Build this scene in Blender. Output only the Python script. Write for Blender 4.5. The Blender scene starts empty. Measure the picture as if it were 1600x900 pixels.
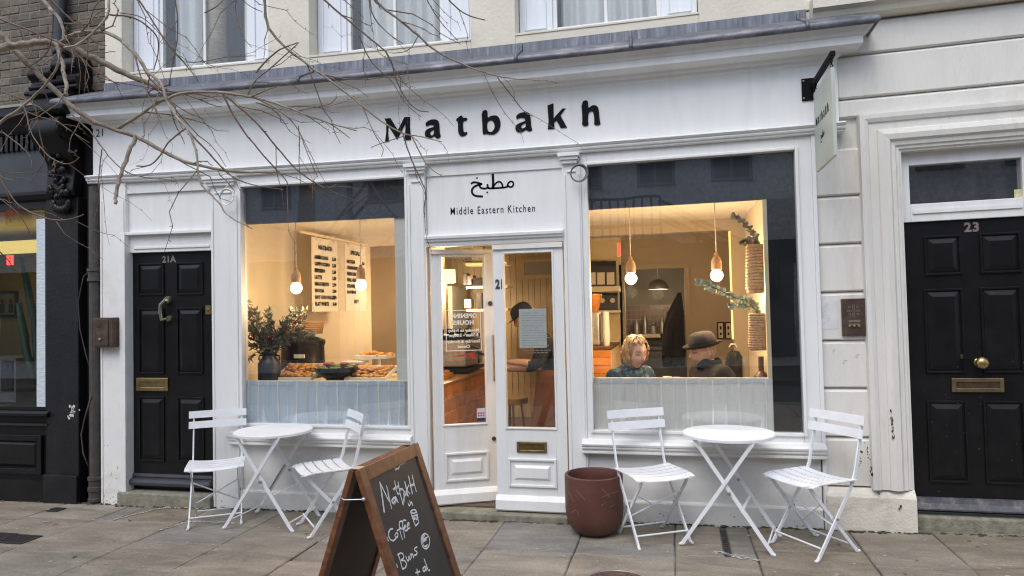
import bpy, bmesh, math, random
from mathutils import Vector, Matrix, noise
R = math.radians
rnd = random.Random(7)
scene = bpy.context.scene
COL = scene.collection

# ------------------------------------------------------------------ camera
S, EY = 5.2, 1.581                       # camera stands 5.2 m in front of the shop front (plane y = 0), eye height 1.58 m
FPX, YAW, PITCH, ROLL, PPY = 1075.0, -0.23198889, 0.030417017, -0.0223325257, 453.1
cy_, sy_ = math.cos(YAW), math.sin(YAW)
FWD = Vector((sy_*math.cos(PITCH), cy_*math.cos(PITCH), math.sin(PITCH)))
r0 = Vector((cy_, -sy_, 0)); u0 = r0.cross(FWD)
RT = r0*math.cos(ROLL) + u0*math.sin(ROLL)
UP = -r0*math.sin(ROLL) + u0*math.cos(ROLL)
cam_d = bpy.data.cameras.new('camera'); cam = bpy.data.objects.new('camera', cam_d); COL.objects.link(cam)
cam_d.sensor_width = 36; cam_d.lens = FPX/1600*36; cam_d.shift_y = (PPY-450)/1600
cam_d.clip_start = .05; cam_d.clip_end = 500
m = Matrix((RT, UP, -FWD)).transposed().to_4x4(); m.translation = Vector((0, -S, EY)); cam.matrix_world = m
scene.camera = cam

# ------------------------------------------------------------------ world, sun, exposure
SUN_EL, SUN_ROT = R(56), R(196)
w = bpy.data.worlds.new('World'); scene.world = w; w.use_nodes = True
nt = w.node_tree; bg = nt.nodes['Background']
sky = nt.nodes.new('ShaderNodeTexSky'); sky.sky_type = 'NISHITA'; sky.sun_disc = False
sky.sun_elevation = SUN_EL; sky.sun_rotation = SUN_ROT; sky.air_density = 1.0; sky.dust_density = 1.5; sky.ozone_density = 1.0
bw = nt.nodes.new('ShaderNodeRGBToBW'); mx = nt.nodes.new('ShaderNodeMix'); mx.data_type = 'RGBA'
mx.inputs[0].default_value = .44                      # overcast: most of the blue is gone
nt.links.new(sky.outputs[0], bw.inputs[0]); nt.links.new(sky.outputs[0], mx.inputs[6]); nt.links.new(bw.outputs[0], mx.inputs[7])
nt.links.new(mx.outputs[2], bg.inputs[0]); bg.inputs[1].default_value = .15
sl = bpy.data.lights.new('sun', 'SUN'); sun = bpy.data.objects.new('sun', sl); COL.objects.link(sun)
sl.energy = 0.85; sl.angle = R(40); sl.color = (1, .985, .965)
sd = Vector((math.sin(SUN_ROT)*math.cos(SUN_EL), math.cos(SUN_ROT)*math.cos(SUN_EL), math.sin(SUN_EL)))
sun.rotation_euler = sd.to_track_quat('Z', 'Y').to_euler(); sun.location = (0, -6, 12)
vs = scene.view_settings; vs.view_transform = 'Standard'; vs.look = 'None'; vs.gamma = 1; vs.use_curve_mapping = False
vs.exposure = 0.87
cy = scene.cycles; cy.filter_width = 1.15; cy.use_denoising = True; cy.max_bounces = 8; cy.transparent_max_bounces = 16; cy.glossy_bounces = 4
cy.diffuse_bounces = 4; cy.sample_clamp_indirect = 6; cy.caustics_reflective = False; cy.caustics_refractive = False

# ------------------------------------------------------------------ measuring helpers (a pixel of the 1600x900 photograph on a known plane)
def ray(px, py): return FWD + RT*((px-800)/FPX) - UP*((py-PPY)/FPX)
def at(px, py, y=0.0):
    d = ray(px, py); t = (S+y)/d.y; return Vector((d.x*t, y, EY+d.z*t))
def atz(px, py, z):
    d = ray(px, py); t = (z-EY)/d.z; return Vector((d.x*t, d.y*t-S, z))
def ground(x): return .0129*x
def gnd(px, py):
    d = ray(px, py); t = -EY/(d.z-.0129*d.x); return Vector((d.x*t, d.y*t-S, EY+d.z*t))
def sag(x, z):                                        # the old front sags a few centimetres in its middle
    t = (x+3.9)/6.5; return -max(0, z-.281)*.01046*4*t*(1-t)
def fac(px, py, y=0.0):                               # point on the shop front before the sag
    p = at(px, py, y); z = p.z
    for _ in range(4): z = p.z-sag(p.x, z)
    return Vector((p.x, y, z))
def dp(v, y): return v*(S+y)/S                        # x measured on y = 0 -> same sight line at depth y
def dz(v, y): return EY+(v-EY)*(S+y)/S

# ------------------------------------------------------------------ materials
def new_mat(name):
    m_ = bpy.data.materials.new(name); m_.use_nodes = True
    t = m_.node_tree; return m_, t, t.nodes['Principled BSDF']
def mat(name, c, rough=.5, metal=0, var=.12, scale=6, bump=.0, bscale=60, stretch=(1, 1, 1), spec=.5, dirt=None, dscale=2.0, damt=.5, rnd_obj=0, trans=0):
    m_, t, b = new_mat(name); N = t.nodes.new; L = t.links.new
    tc = N('ShaderNodeTexCoord'); mp = N('ShaderNodeMapping'); mp.inputs[3].default_value = stretch
    L(tc.outputs['Object'], mp.inputs[0])
    if rnd_obj:
        oi = N('ShaderNodeObjectInfo'); va = N('ShaderNodeVectorMath'); va.operation = 'ADD'
        sc_ = N('ShaderNodeVectorMath'); sc_.operation = 'SCALE'; cb = N('ShaderNodeCombineXYZ')
        for i in range(3): L(oi.outputs['Random'], cb.inputs[i])
        L(cb.outputs[0], sc_.inputs[0]); sc_.inputs[3].default_value = 37
        L(mp.outputs[0], va.inputs[0]); L(sc_.outputs[0], va.inputs[1]); vec = va.outputs[0]
    else: vec = mp.outputs[0]
    n = N('ShaderNodeTexNoise'); n.inputs['Scale'].default_value = scale; n.inputs['Detail'].default_value = 6; n.inputs['Roughness'].default_value = .6
    L(vec, n.inputs['Vector'])
    cr = N('ShaderNodeMapRange'); cr.inputs[1].default_value = .3; cr.inputs[2].default_value = .7; cr.inputs[3].default_value = 1-var; cr.inputs[4].default_value = 1+var
    L(n.outputs['Fac'], cr.inputs[0])
    mu = N('ShaderNodeVectorMath'); mu.operation = 'SCALE'; mu.inputs[0].default_value = c[:3]; L(cr.outputs[0], mu.inputs[3])
    out = mu.outputs[0]
    if rnd_obj:
        ro = N('ShaderNodeMapRange'); ro.inputs[3].default_value = 1-rnd_obj; ro.inputs[4].default_value = 1+rnd_obj; L(oi.outputs['Random'], ro.inputs[0])
        m2 = N('ShaderNodeVectorMath'); m2.operation = 'SCALE'; L(out, m2.inputs[0]); L(ro.outputs[0], m2.inputs[3]); out = m2.outputs[0]
    if dirt:
        n2 = N('ShaderNodeTexNoise'); n2.inputs['Scale'].default_value = dscale; n2.inputs['Detail'].default_value = 8; n2.inputs['Roughness'].default_value = .7
        L(vec, n2.inputs['Vector'])
        r2 = N('ShaderNodeMapRange'); r2.inputs[1].default_value = .52; r2.inputs[2].default_value = .72; r2.inputs[4].default_value = damt; L(n2.outputs['Fac'], r2.inputs[0])
        mm = N('ShaderNodeMix'); mm.data_type = 'RGBA'; L(r2.outputs[0], mm.inputs[0]); L(out, mm.inputs[6]); mm.inputs[7].default_value = (*dirt, 1); out = mm.outputs[2]
    L(out, b.inputs['Base Color'])
    b.inputs['Roughness'].default_value = rough; b.inputs['Metallic'].default_value = metal; b.inputs['Specular IOR Level'].default_value = spec
    if bump:
        n3 = N('ShaderNodeTexNoise'); n3.inputs['Scale'].default_value = bscale; n3.inputs['Detail'].default_value = 5; L(vec, n3.inputs['Vector'])
        bp = N('ShaderNodeBump'); bp.inputs['Strength'].default_value = bump; bp.inputs['Distance'].default_value = .01
        L(n3.outputs['Fac'], bp.inputs['Height']); L(bp.outputs[0], b.inputs['Normal'])
    return m_
def emit(name, c, s):
    m_, t, b = new_mat(name); b.inputs['Base Color'].default_value = (*c, 1)
    b.inputs['Emission Color'].default_value = (*c, 1); b.inputs['Emission Strength'].default_value = s; return m_
def glass_mat(name, tint=(1, 1, 1), refl=1.0):
    m_ = bpy.data.materials.new(name); m_.use_nodes = True; t = m_.node_tree; t.nodes.clear(); N = t.nodes.new; L = t.links.new
    o = N('ShaderNodeOutputMaterial'); tr = N('ShaderNodeBsdfTransparent'); tr.inputs[0].default_value = (*tint, 1)
    gl = N('ShaderNodeBsdfGlossy'); gl.inputs['Roughness'].default_value = .0; fr = N('ShaderNodeFresnel'); fr.inputs[0].default_value = 1.5
    ge = N('ShaderNodeNewGeometry'); io = N('ShaderNodeMapRange'); io.inputs[3].default_value = 1.5; io.inputs[4].default_value = 1/1.5   # same reflectance on both faces of the pane
    L(ge.outputs['Backfacing'], io.inputs[0]); L(io.outputs[0], fr.inputs[0])
    mu = N('ShaderNodeMath'); mu.operation = 'MULTIPLY'; mu.inputs[1].default_value = refl; L(fr.outputs[0], mu.inputs[0])
    n = N('ShaderNodeTexNoise'); n.inputs['Scale'].default_value = 1.3; tc = N('ShaderNodeTexCoord'); L(tc.outputs['Object'], n.inputs['Vector'])
    bp = N('ShaderNodeBump'); bp.inputs['Strength'].default_value = .06; bp.inputs['Distance'].default_value = .02; L(n.outputs['Fac'], bp.inputs['Height']); L(bp.outputs[0], gl.inputs['Normal'])
    mx_ = N('ShaderNodeMixShader'); L(mu.outputs[0], mx_.inputs[0]); L(tr.outputs[0], mx_.inputs[1]); L(gl.outputs[0], mx_.inputs[2]); L(mx_.outputs[0], o.inputs[0])
    return m_
def cloth_mat(name, c, stripes=None, transl=.35, transp=.12, period=.09):
    m_ = bpy.data.materials.new(name); m_.use_nodes = True; t = m_.node_tree; t.nodes.clear(); N = t.nodes.new; L = t.links.new
    o = N('ShaderNodeOutputMaterial'); df = N('ShaderNodeBsdfDiffuse'); tl = N('ShaderNodeBsdfTranslucent'); tp = N('ShaderNodeBsdfTransparent')
    tc = N('ShaderNodeTexCoord'); n = N('ShaderNodeTexNoise'); n.inputs['Scale'].default_value = 90; L(tc.outputs['Object'], n.inputs['Vector'])
    mr = N('ShaderNodeMapRange'); mr.inputs[3].default_value = .88; mr.inputs[4].default_value = 1.08; L(n.outputs['Fac'], mr.inputs[0])
    sc_ = N('ShaderNodeVectorMath'); sc_.operation = 'SCALE'; sc_.inputs[0].default_value = c; L(mr.outputs[0], sc_.inputs[3]); colr = sc_.outputs[0]
    m1 = N('ShaderNodeMixShader'); m2 = N('ShaderNodeMixShader'); m1.inputs[0].default_value = transl; m2.inputs[0].default_value = transp
    if stripes:
        sx = N('ShaderNodeSeparateXYZ'); L(tc.outputs['Object'], sx.inputs[0])
        md = N('ShaderNodeMath'); md.operation = 'PINGPONG'; md.inputs[1].default_value = period/2; L(sx.outputs[0], md.inputs[0])
        lt = N('ShaderNodeMath'); lt.operation = 'LESS_THAN'; lt.inputs[1].default_value = .0045; L(md.outputs[0], lt.inputs[0])
        mm = N('ShaderNodeMix'); mm.data_type = 'RGBA'; L(lt.outputs[0], mm.inputs[0]); L(colr, mm.inputs[6]); mm.inputs[7].default_value = (*stripes, 1); colr = mm.outputs[2]
        iv = N('ShaderNodeMath'); iv.operation = 'MULTIPLY_ADD'; iv.inputs[1].default_value = -transp; iv.inputs[2].default_value = transp; L(lt.outputs[0], iv.inputs[0]); L(iv.outputs[0], m2.inputs[0])
    L(colr, df.inputs[0]); L(colr, tl.inputs[0])
    L(df.outputs[0], m1.inputs[1]); L(tl.outputs[0], m1.inputs[2]); L(m1.outputs[0], m2.inputs[1]); L(tp.outputs[0], m2.inputs[2]); L(m2.outputs[0], o.inputs[0])
    return m_
def wood_mat(name, c1, c2, stretch=(1, 1, 1), scale=14, rough=.5):
    m_, t, b = new_mat(name); N = t.nodes.new; L = t.links.new
    tc = N('ShaderNodeTexCoord'); mp = N('ShaderNodeMapping'); mp.inputs[3].default_value = stretch; L(tc.outputs['Object'], mp.inputs[0])
    n = N('ShaderNodeTexNoise'); n.inputs['Scale'].default_value = scale; n.inputs['Detail'].default_value = 8; n.inputs['Distortion'].default_value = 1.6; L(mp.outputs[0], n.inputs['Vector'])
    cr = N('ShaderNodeValToRGB'); cr.color_ramp.elements[0].position = .3; cr.color_ramp.elements[1].position = .72
    cr.color_ramp.elements[0].color = (*c1, 1); cr.color_ramp.elements[1].color = (*c2, 1); L(n.outputs['Fac'], cr.inputs[0]); L(cr.outputs[0], b.inputs['Base Color'])
    bp = N('ShaderNodeBump'); bp.inputs['Strength'].default_value = .25; bp.inputs['Distance'].default_value = .004; L(n.outputs['Fac'], bp.inputs['Height']); L(bp.outputs[0], b.inputs['Normal'])
    b.inputs['Roughness'].default_value = rough; return m_
def stone_mat(name):                                  # York stone flags: each its own tint, streaks, lichen, gum spots
    m_, t, b = new_mat(name); N = t.nodes.new; L = t.links.new
    tc = N('ShaderNodeTexCoord'); oi = N('ShaderNodeObjectInfo')
    cr = N('ShaderNodeValToRGB'); cr.color_ramp.interpolation = 'LINEAR'
    cols = [(.235, .195, .15), (.27, .232, .185), (.22, .212, .195), (.235, .19, .142), (.285, .252, .205), (.225, .21, .185), (.26, .22, .168)]
    while len(cr.color_ramp.elements) < len(cols): cr.color_ramp.elements.new(.5)
    for i, e in enumerate(cr.color_ramp.elements): e.position = i/(len(cols)-1); e.color = (*cols[i], 1)
    L(oi.outputs['Random'], cr.inputs[0])
    mp = N('ShaderNodeMapping'); mp.inputs[3].default_value = (1, 3.2, 1); L(tc.outputs['Object'], mp.inputs[0])
    n1 = N('ShaderNodeTexNoise'); n1.inputs['Scale'].default_value = 2.2; n1.inputs['Detail'].default_value = 9; n1.inputs['Roughness'].default_value = .68; n1.inputs['Distortion'].default_value = .6; L(mp.outputs[0], n1.inputs['Vector'])
    r1 = N('ShaderNodeMapRange'); r1.inputs[1].default_value = .3; r1.inputs[2].default_value = .72; r1.inputs[3].default_value = .60; r1.inputs[4].default_value = 1.32; L(n1.outputs['Fac'], r1.inputs[0])
    s1 = N('ShaderNodeVectorMath'); s1.operation = 'SCALE'; L(cr.outputs[0], s1.inputs[0]); L(r1.outputs[0], s1.inputs[3])
    n2 = N('ShaderNodeTexNoise'); n2.inputs['Scale'].default_value = 1.1; n2.inputs['Detail'].default_value = 7; n2.inputs['Roughness'].default_value = .7; L(tc.outputs['Object'], n2.inputs['Vector'])
    r2 = N('ShaderNodeMapRange'); r2.inputs[1].default_value = .52; r2.inputs[2].default_value = .75; r2.inputs[4].default_value = .72; L(n2.outputs['Fac'], r2.inputs[0])
    mg = N('ShaderNodeMix'); mg.data_type = 'RGBA'; L(r2.outputs[0], mg.inputs[0]); L(s1.outputs[0], mg.inputs[6]); mg.inputs[7].default_value = (.135, .112, .09, 1)
    n4 = N('ShaderNodeTexNoise'); n4.inputs['Scale'].default_value = 70; n4.inputs['Detail'].default_value = 3; L(tc.outputs['Object'], n4.inputs['Vector'])
    r4 = N('ShaderNodeMapRange'); r4.inputs[1].default_value = .3; r4.inputs[2].default_value = .7; r4.inputs[3].default_value = .84; r4.inputs[4].default_value = 1.16; L(n4.outputs['Fac'], r4.inputs[0])
    s2 = N('ShaderNodeVectorMath'); s2.operation = 'SCALE'; L(mg.outputs[2], s2.inputs[0]); L(r4.outputs[0], s2.inputs[3])
    # moss and lichen in the damp strip along the house
    sp = N('ShaderNodeSeparateXYZ'); L(tc.outputs['Object'], sp.inputs[0])
    ry = N('ShaderNodeMapRange'); ry.inputs[1].default_value = -.55; ry.inputs[2].default_value = -.05; L(sp.outputs[1], ry.inputs[0])
    n5 = N('ShaderNodeTexNoise'); n5.inputs['Scale'].default_value = 5; n5.inputs['Detail'].default_value = 8; n5.inputs['Roughness'].default_value = .75; L(tc.outputs['Object'], n5.inputs['Vector'])
    r5 = N('ShaderNodeMapRange'); r5.inputs[1].default_value = .45; r5.inputs[2].default_value = .68; L(n5.outputs['Fac'], r5.inputs[0])
    ml = N('ShaderNodeMath'); ml.operation = 'MULTIPLY'; L(ry.outputs[0], ml.inputs[0]); L(r5.outputs[0], ml.inputs[1])
    m3 = N('ShaderNodeMath'); m3.operation = 'MULTIPLY'; m3.inputs[1].default_value = .6; L(ml.outputs[0], m3.inputs[0])
    mo = N('ShaderNodeMix'); mo.data_type = 'RGBA'; L(m3.outputs[0], mo.inputs[0]); L(s2.outputs[0], mo.inputs[6]); mo.inputs[7].default_value = (.15, .14, .07, 1)
    v = N('ShaderNodeTexVoronoi'); v.inputs['Scale'].default_value = 5.5; L(tc.outputs['Object'], v.inputs['Vector'])
    lt = N('ShaderNodeMath'); lt.operation = 'LESS_THAN'; lt.inputs[1].default_value = .055; L(v.outputs['Distance'], lt.inputs[0])
    gm = N('ShaderNodeMix'); gm.data_type = 'RGBA'; L(lt.outputs[0], gm.inputs[0]); L(mo.outputs[2], gm.inputs[6]); gm.inputs[7].default_value = (.36, .35, .32, 1)
    L(gm.outputs[2], b.inputs['Base Color'])
    rr = N('ShaderNodeMapRange'); rr.inputs[3].default_value = .55; rr.inputs[4].default_value = .9; L(n1.outputs['Fac'], rr.inputs[0]); L(rr.outputs[0], b.inputs['Roughness'])
    ad = N('ShaderNodeMath'); ad.operation = 'MULTIPLY_ADD'; ad.inputs[1].default_value = .35; L(n4.outputs['Fac'], ad.inputs[0]); L(n1.outputs['Fac'], ad.inputs[2])
    bp = N('ShaderNodeBump'); bp.inputs['Strength'].default_value = .5; bp.inputs['Distance'].default_value = .012; L(ad.outputs[0], bp.inputs['Height']); L(bp.outputs[0], b.inputs['Normal'])
    return m_
M = {}
M['white'] = mat('white_paint', (.775, .78, .775), .42, var=.035, scale=3.5, bump=.10, bscale=26, stretch=(3, 1, .5), dirt=(.58, .56, .51), dscale=2.0, damt=.38)
M['white_low'] = mat('white_paint_weathered', (.79, .785, .765), .5, var=.05, scale=4, bump=.14, bscale=30, stretch=(1, 1, 1), dirt=(.50, .48, .43), dscale=3.2, damt=.45)
M['cream'] = mat('cream_masonry_paint', (.70, .655, .55), .7, var=.07, scale=3, bump=.35, bscale=34, dirt=(.47, .43, .35), dscale=1.7, damt=.45)
M['stucco'] = mat('stucco', (.72, .70, .655), .7, var=.08, scale=2.2, bump=.28, bscale=42, dirt=(.48, .44, .37), dscale=2.2, damt=.6, stretch=(2.2, 1, .5))
M['stucco_base'] = mat('stucco_plinth', (.70, .65, .57), .78, var=.10, scale=5, bump=.5, bscale=60, dirt=(.38, .34, .27), dscale=4.5, damt=.7)
M['lead'] = mat('lead_sheet', (.12, .125, .145), .5, .35, var=.35, scale=5, bump=.35, bscale=14, dirt=(.42, .42, .45), dscale=2.6, damt=.6, stretch=(1, 1, 2.2))
M['black'] = mat('black_gloss_paint', (.0075, .007, .008), .36, var=.3, scale=7, bump=.12, bscale=22, spec=.28, dirt=(.016, .015, .016), dscale=3, damt=.6)
M['black_dull'] = mat('black_masonry_paint', (.010, .010, .012), .5, var=.3, scale=5, bump=.3, bscale=40, spec=.3, dirt=(.024, .023, .025), dscale=3.5, damt=.6)
M['pipe'] = mat('old_black_pipe', (.055, .048, .044), .55, var=.3, scale=9, bump=.3, bscale=50, dirt=(.13, .115, .10), dscale=6, damt=.6)
M['brick'] = mat('stock_brick', (.135, .112, .086), .85, var=.30, scale=16, bump=.6, bscale=70, dirt=(.07, .062, .055), dscale=7, damt=.75, rnd_obj=.38)
M['mortar'] = mat('mortar', (.19, .172, .15), .9, var=.2, scale=20, bump=.5, bscale=90)
M['step'] = mat('worn_stone_step', (.24, .225, .175), .85, var=.30, scale=18, bump=.6, bscale=70, dirt=(.10, .10, .065), dscale=5, damt=.7)
M['flag'] = stone_mat('york_stone')
M['bed'] = mat('joint_mortar', (.085, .078, .066), .95, var=.35, scale=12, bump=.5, bscale=60, dirt=(.16, .15, .13), dscale=3, damt=.6)
M['asphalt'] = mat('asphalt', (.055, .055, .057), .9, var=.25, scale=40, bump=.5, bscale=160)
M['brass'] = mat('aged_brass', (.46, .34, .15), .34, 1.0, var=.25, scale=14, bump=.1, bscale=40)
M['bronze'] = mat('bronze_panel', (.115, .075, .062), .42, .6, var=.3, scale=14, bump=.2, bscale=80, dirt=(.2, .15, .12), dscale=8, damt=.5)
M['iron'] = mat('cast_iron', (.07, .065, .066), .5, .6, var=.3, scale=14, bump=.4, bscale=60)
M['chair'] = mat('white_powder_coat', (.79, .81, .84), .38, var=.05, scale=9, dirt=(.60, .59, .57), dscale=11, damt=.35)
M['steel'] = mat('worn_steel', (.42, .40, .38), .45, .8, var=.25, scale=20)
M['corten'] = mat('red_brown_planter', (.098, .036, .025), .5, var=.22, scale=6, bump=.22, bscale=50, dirt=(.12, .058, .045), dscale=4, damt=.5)
M['soil'] = mat('dark_inside', (.022, .013, .011), .9, var=.4, scale=20, bump=.6, bscale=40)
M['board_wood'] = wood_mat('stained_frame_wood', (.085, .028, .012), (.22, .085, .035), (1, 1, 1), 16, .42)
M['chalkboard'] = mat('chalkboard', (.022, .021, .023), .55, var=.3, scale=5, dirt=(.05, .05, .052), dscale=3, damt=.5)
M['backboard'] = mat('board_back', (.05, .04, .033), .7, var=.2, scale=5)
M['chalk'] = mat('chalk_line', (.72, .76, .80), .9, var=.25, scale=90)
M['ink'] = mat('black_lettering', (.006, .006, .008), .7, var=.1, spec=.15)
M['number'] = mat('grey_number', (.22, .20, .19), .5, var=.15, scale=20)
M['sign'] = mat('sage_sign', (.50, .545, .485), .45, var=.04, scale=4)
M['glass'] = glass_mat('window_glass', (.96, .965, .96), 2.2)
M['glass_up'] = glass_mat('upper_window_glass', (.97, .98, .98), 1.3)
M['darkpanel'] = mat('dark_window_panel', (.038, .045, .062), .5, var=.25, scale=3, dirt=(.05, .053, .06), dscale=2, damt=.5)
M['curtain'] = cloth_mat('cafe_curtain_cloth', (.77, .80, .80), None, .05, .02)
M['curtain_b'] = cloth_mat('blue_grey_cafe_curtain_cloth', (.64, .76, .88), None, .05, .01)
M['drape'] = cloth_mat('pale_drape', (.84, .85, .85), None, .2, .0)
M['bark'] = mat('pale_bark', (.29, .24, .185), .8, var=.4, scale=26, bump=.6, bscale=45, dirt=(.42, .37, .30), dscale=9, damt=.6)
M['twig'] = mat('twig_bark', (.17, .115, .082), .75, var=.35, scale=30, bump=.3, bscale=70, dirt=(.23, .17, .13), dscale=10, damt=.5)
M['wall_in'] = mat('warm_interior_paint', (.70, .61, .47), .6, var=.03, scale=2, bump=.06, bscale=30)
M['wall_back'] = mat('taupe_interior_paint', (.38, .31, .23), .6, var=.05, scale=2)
M['ceil'] = mat('ceiling_paint', (.72, .67, .58), .7, var=.03)
M['floor_in'] = mat('brown_tile', (.14, .062, .036), .4, var=.2, scale=4)
M['boards'] = mat('tongue_and_groove', (.56, .45, .30), .5, var=.10, scale=5, stretch=(6, 1, .4))
M['tile'] = mat('orange_glazed_tile', (.60, .22, .035), .22, var=.18, scale=6, rnd_obj=.22)
M['grout'] = mat('tile_grout', (.74, .56, .36), .8, var=.1)
M['kitchen'] = mat('kitchen_wall', (.30, .29, .25), .6, var=.08, scale=3)
M['kittile'] = mat('mauve_wall_tile', (.20, .145, .145), .3, var=.15, scale=4, rnd_obj=.12)
M['shelf'] = mat('cream_shelf', (.74, .64, .44), .5, var=.05)
M['menu'] = mat('menu_card', (.84, .79, .69), .6, var=.03)
M['rope'] = mat('pale_wood_rail', (.72, .62, .47), .5, var=.1, stretch=(1, 6, 1))
M['bulb'] = emit('lit_bulb', (1.0, .76, .44), 14)
M['lampwood'] = wood_mat('lamp_holder_wood', (.42, .24, .13), (.62, .40, .25), (1, 1, .3), 20, .5)
M['cord'] = mat('pale_cord', (.75, .70, .62), .6)
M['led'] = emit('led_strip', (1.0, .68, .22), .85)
M['shade'] = emit('lit_lampshade', (1.0, .66, .30), 1.6)
M['wicker'] = wood_mat('wicker', (.16, .085, .035), (.46, .29, .14), (1, 1, 5), 40, .7)
M['seagrass'] = mat('seagrass_weave', (.44, .32, .22), .85, var=.35, scale=60, bump=.6, bscale=120)
M['kettle'] = mat('black_enamel', (.009, .009, .012), .35, var=.2, spec=.35)
M['churn'] = mat('blue_black_churn', (.03, .035, .047), .42, .3, var=.3, scale=9, bump=.1)
M['food'] = mat('golden_pastry', (.55, .26, .06), .6, var=.4, scale=60, bump=.5, bscale=80, dirt=(.25, .07, .02), dscale=40, damt=.8)
M['tray'] = mat('pale_tray', (.70, .68, .62), .35, var=.08)
M['leaf_dry'] = mat('grey_green_leaf', (.17, .18, .135), .7, var=.35, scale=30, rnd_obj=.2)
M['leaf_euc'] = mat('eucalyptus_leaf', (.44, .52, .42), .6, var=.3, scale=20)
M['leaf_dark'] = mat('dim_leaf', (.20, .205, .17), .7, var=.3, scale=20)
M['berry'] = mat('dark_red_berry', (.11, .022, .03), .5, var=.4, scale=40)
M['salad'] = mat('salad', (.12, .20, .04), .6, var=.5, scale=40, dirt=(.5, .05, .04), dscale=14, damt=.9)
M['coat'] = mat('black_coat_cloth', (.008, .008, .010), .9, var=.3, scale=12, bump=.4, bscale=20)
M['skin'] = mat('skin', (.60, .385, .31), .5, var=.08, scale=30, spec=.4)
M['skin_arm'] = mat('skin_arm', (.50, .29, .20), .5, var=.06, scale=20)
M['lips'] = mat('lips', (.42, .20, .18), .45, var=.08)
M['lash'] = mat('eyelid', (.36, .215, .17), .6, var=.1)
M['hair'] = mat('blonde_hair', (.42, .285, .165), .45, var=.55, scale=60, stretch=(1, 1, .18), bump=.7, bscale=60)
M['blouse'] = mat('blue_flowered_blouse', (.016, .045, .085), .8, var=.3, scale=20, dirt=(.26, .42, .50), dscale=26, damt=1.0)
M['jacket'] = mat('dark_wool_coat', (.014, .0125, .012), .9, var=.3, scale=50, bump=.5, bscale=120)
M['felt'] = mat('grey_felt_hat', (.030, .027, .029), .9, var=.2, scale=30, bump=.3, bscale=80)
M['navy'] = mat('navy_cloth', (.012, .014, .024), .85, var=.25, scale=20, bump=.3, bscale=40)
M['paper'] = mat('paper', (.72, .78, .76), .7, var=.02)
M['sticker'] = mat('sticker', (.70, .66, .72), .5, var=.05)
M['redneon'] = emit('red_neon', (1.0, .03, .02), 3.5)
M['yellowlight'] = emit('yellow_panel_light', (1.0, .80, .25), .5)
M['cactus'] = mat('cactus_green', (.03, .075, .035), .6, var=.3, scale=14)
M['cabinet'] = mat('grey_cabinet', (.13, .135, .145), .6, var=.2, scale=5)
M['beige'] = mat('beige_wall', (.30, .265, .21), .7, var=.06)
M['frost'] = mat('frosted_glass', (.30, .29, .27), .35, var=.35, scale=60, bump=.4, bscale=60)
M['trouser'] = mat('dark_trouser', (.03, .03, .035), .9, var=.2)
M['apron'] = mat('brown_apron', (.13, .055, .033), .8, var=.2, scale=10)
M['yellowstool'] = mat('mustard_seat', (.26, .17, .05), .6, var=.1)
M['card'] = mat('dark_bag', (.035, .033, .042), .6, var=.2)
M['cardlabel'] = mat('cream_label', (.66, .58, .46), .6, var=.08, scale=20)
M['yellowcard'] = mat('yellow_sticker', (.60, .57, .32), .5, var=.2, scale=40)
M['opp'] = mat('street_pale_stucco', (.66, .66, .66), .9, var=.3, scale=9, bump=.3, bscale=40)  # pale wall tone, raised so its reflection veils the shop glass
M['oppwin'] = mat('dim_window', (.05, .055, .065), .2, var=.3, scale=3)
M['oppwhite'] = mat('grey_trim', (.22, .22, .22), .6, var=.1)
M['graff'] = mat('grey_scribble', (.52, .505, .48), .7, var=.3, scale=60)
M['blackspot'] = mat('flaked_paint', (.10, .09, .08), .8, var=.3, scale=60)
M['bluewhite'] = mat('white_paint_sky_tinted', (.74, .77, .83), .5, var=.05, scale=5, stretch=(6, 1, .5), dirt=(.66, .67, .70), dscale=3, damt=.4)  # the blue of sky-lit shade is put into this white

# ------------------------------------------------------------------ building blocks
def wloc(o):
    v = Vector((0, 0, 0))
    while o is not None: v += o.location; o = o.parent
    return v
def link_mesh(name, verts, faces, mats, parent=None, midx=None, smooth=False, local=False, bevel=0):
    me = bpy.data.meshes.new(name)
    off = Vector((0, 0, 0)) if (local or parent is None) else wloc(parent)
    me.from_pydata([tuple(Vector(v)-off) for v in verts], [], faces)
    bm = bmesh.new(); bm.from_mesh(me); bmesh.ops.recalc_face_normals(bm, faces=bm.faces); bm.to_mesh(me); bm.free()
    for k in (mats if isinstance(mats, (list, tuple)) else [mats]): me.materials.append(M[k] if isinstance(k, str) else k)
    if midx: me.polygons.foreach_set('material_index', midx)
    if smooth:
        me.polygons.foreach_set('use_smooth', [True]*len(me.polygons))
        if smooth == 'auto':
            try: me.set_sharp_from_angle(angle=R(40))
            except Exception: pass
    o = bpy.data.objects.new(name, me); COL.objects.link(o)
    if parent is not None: o.parent = parent
    if bevel:
        bv = o.modifiers.new('bevel', 'BEVEL'); bv.width = bevel; bv.segments = 2; bv.limit_method = 'ANGLE'; bv.angle_limit = R(50)
    return o
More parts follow.
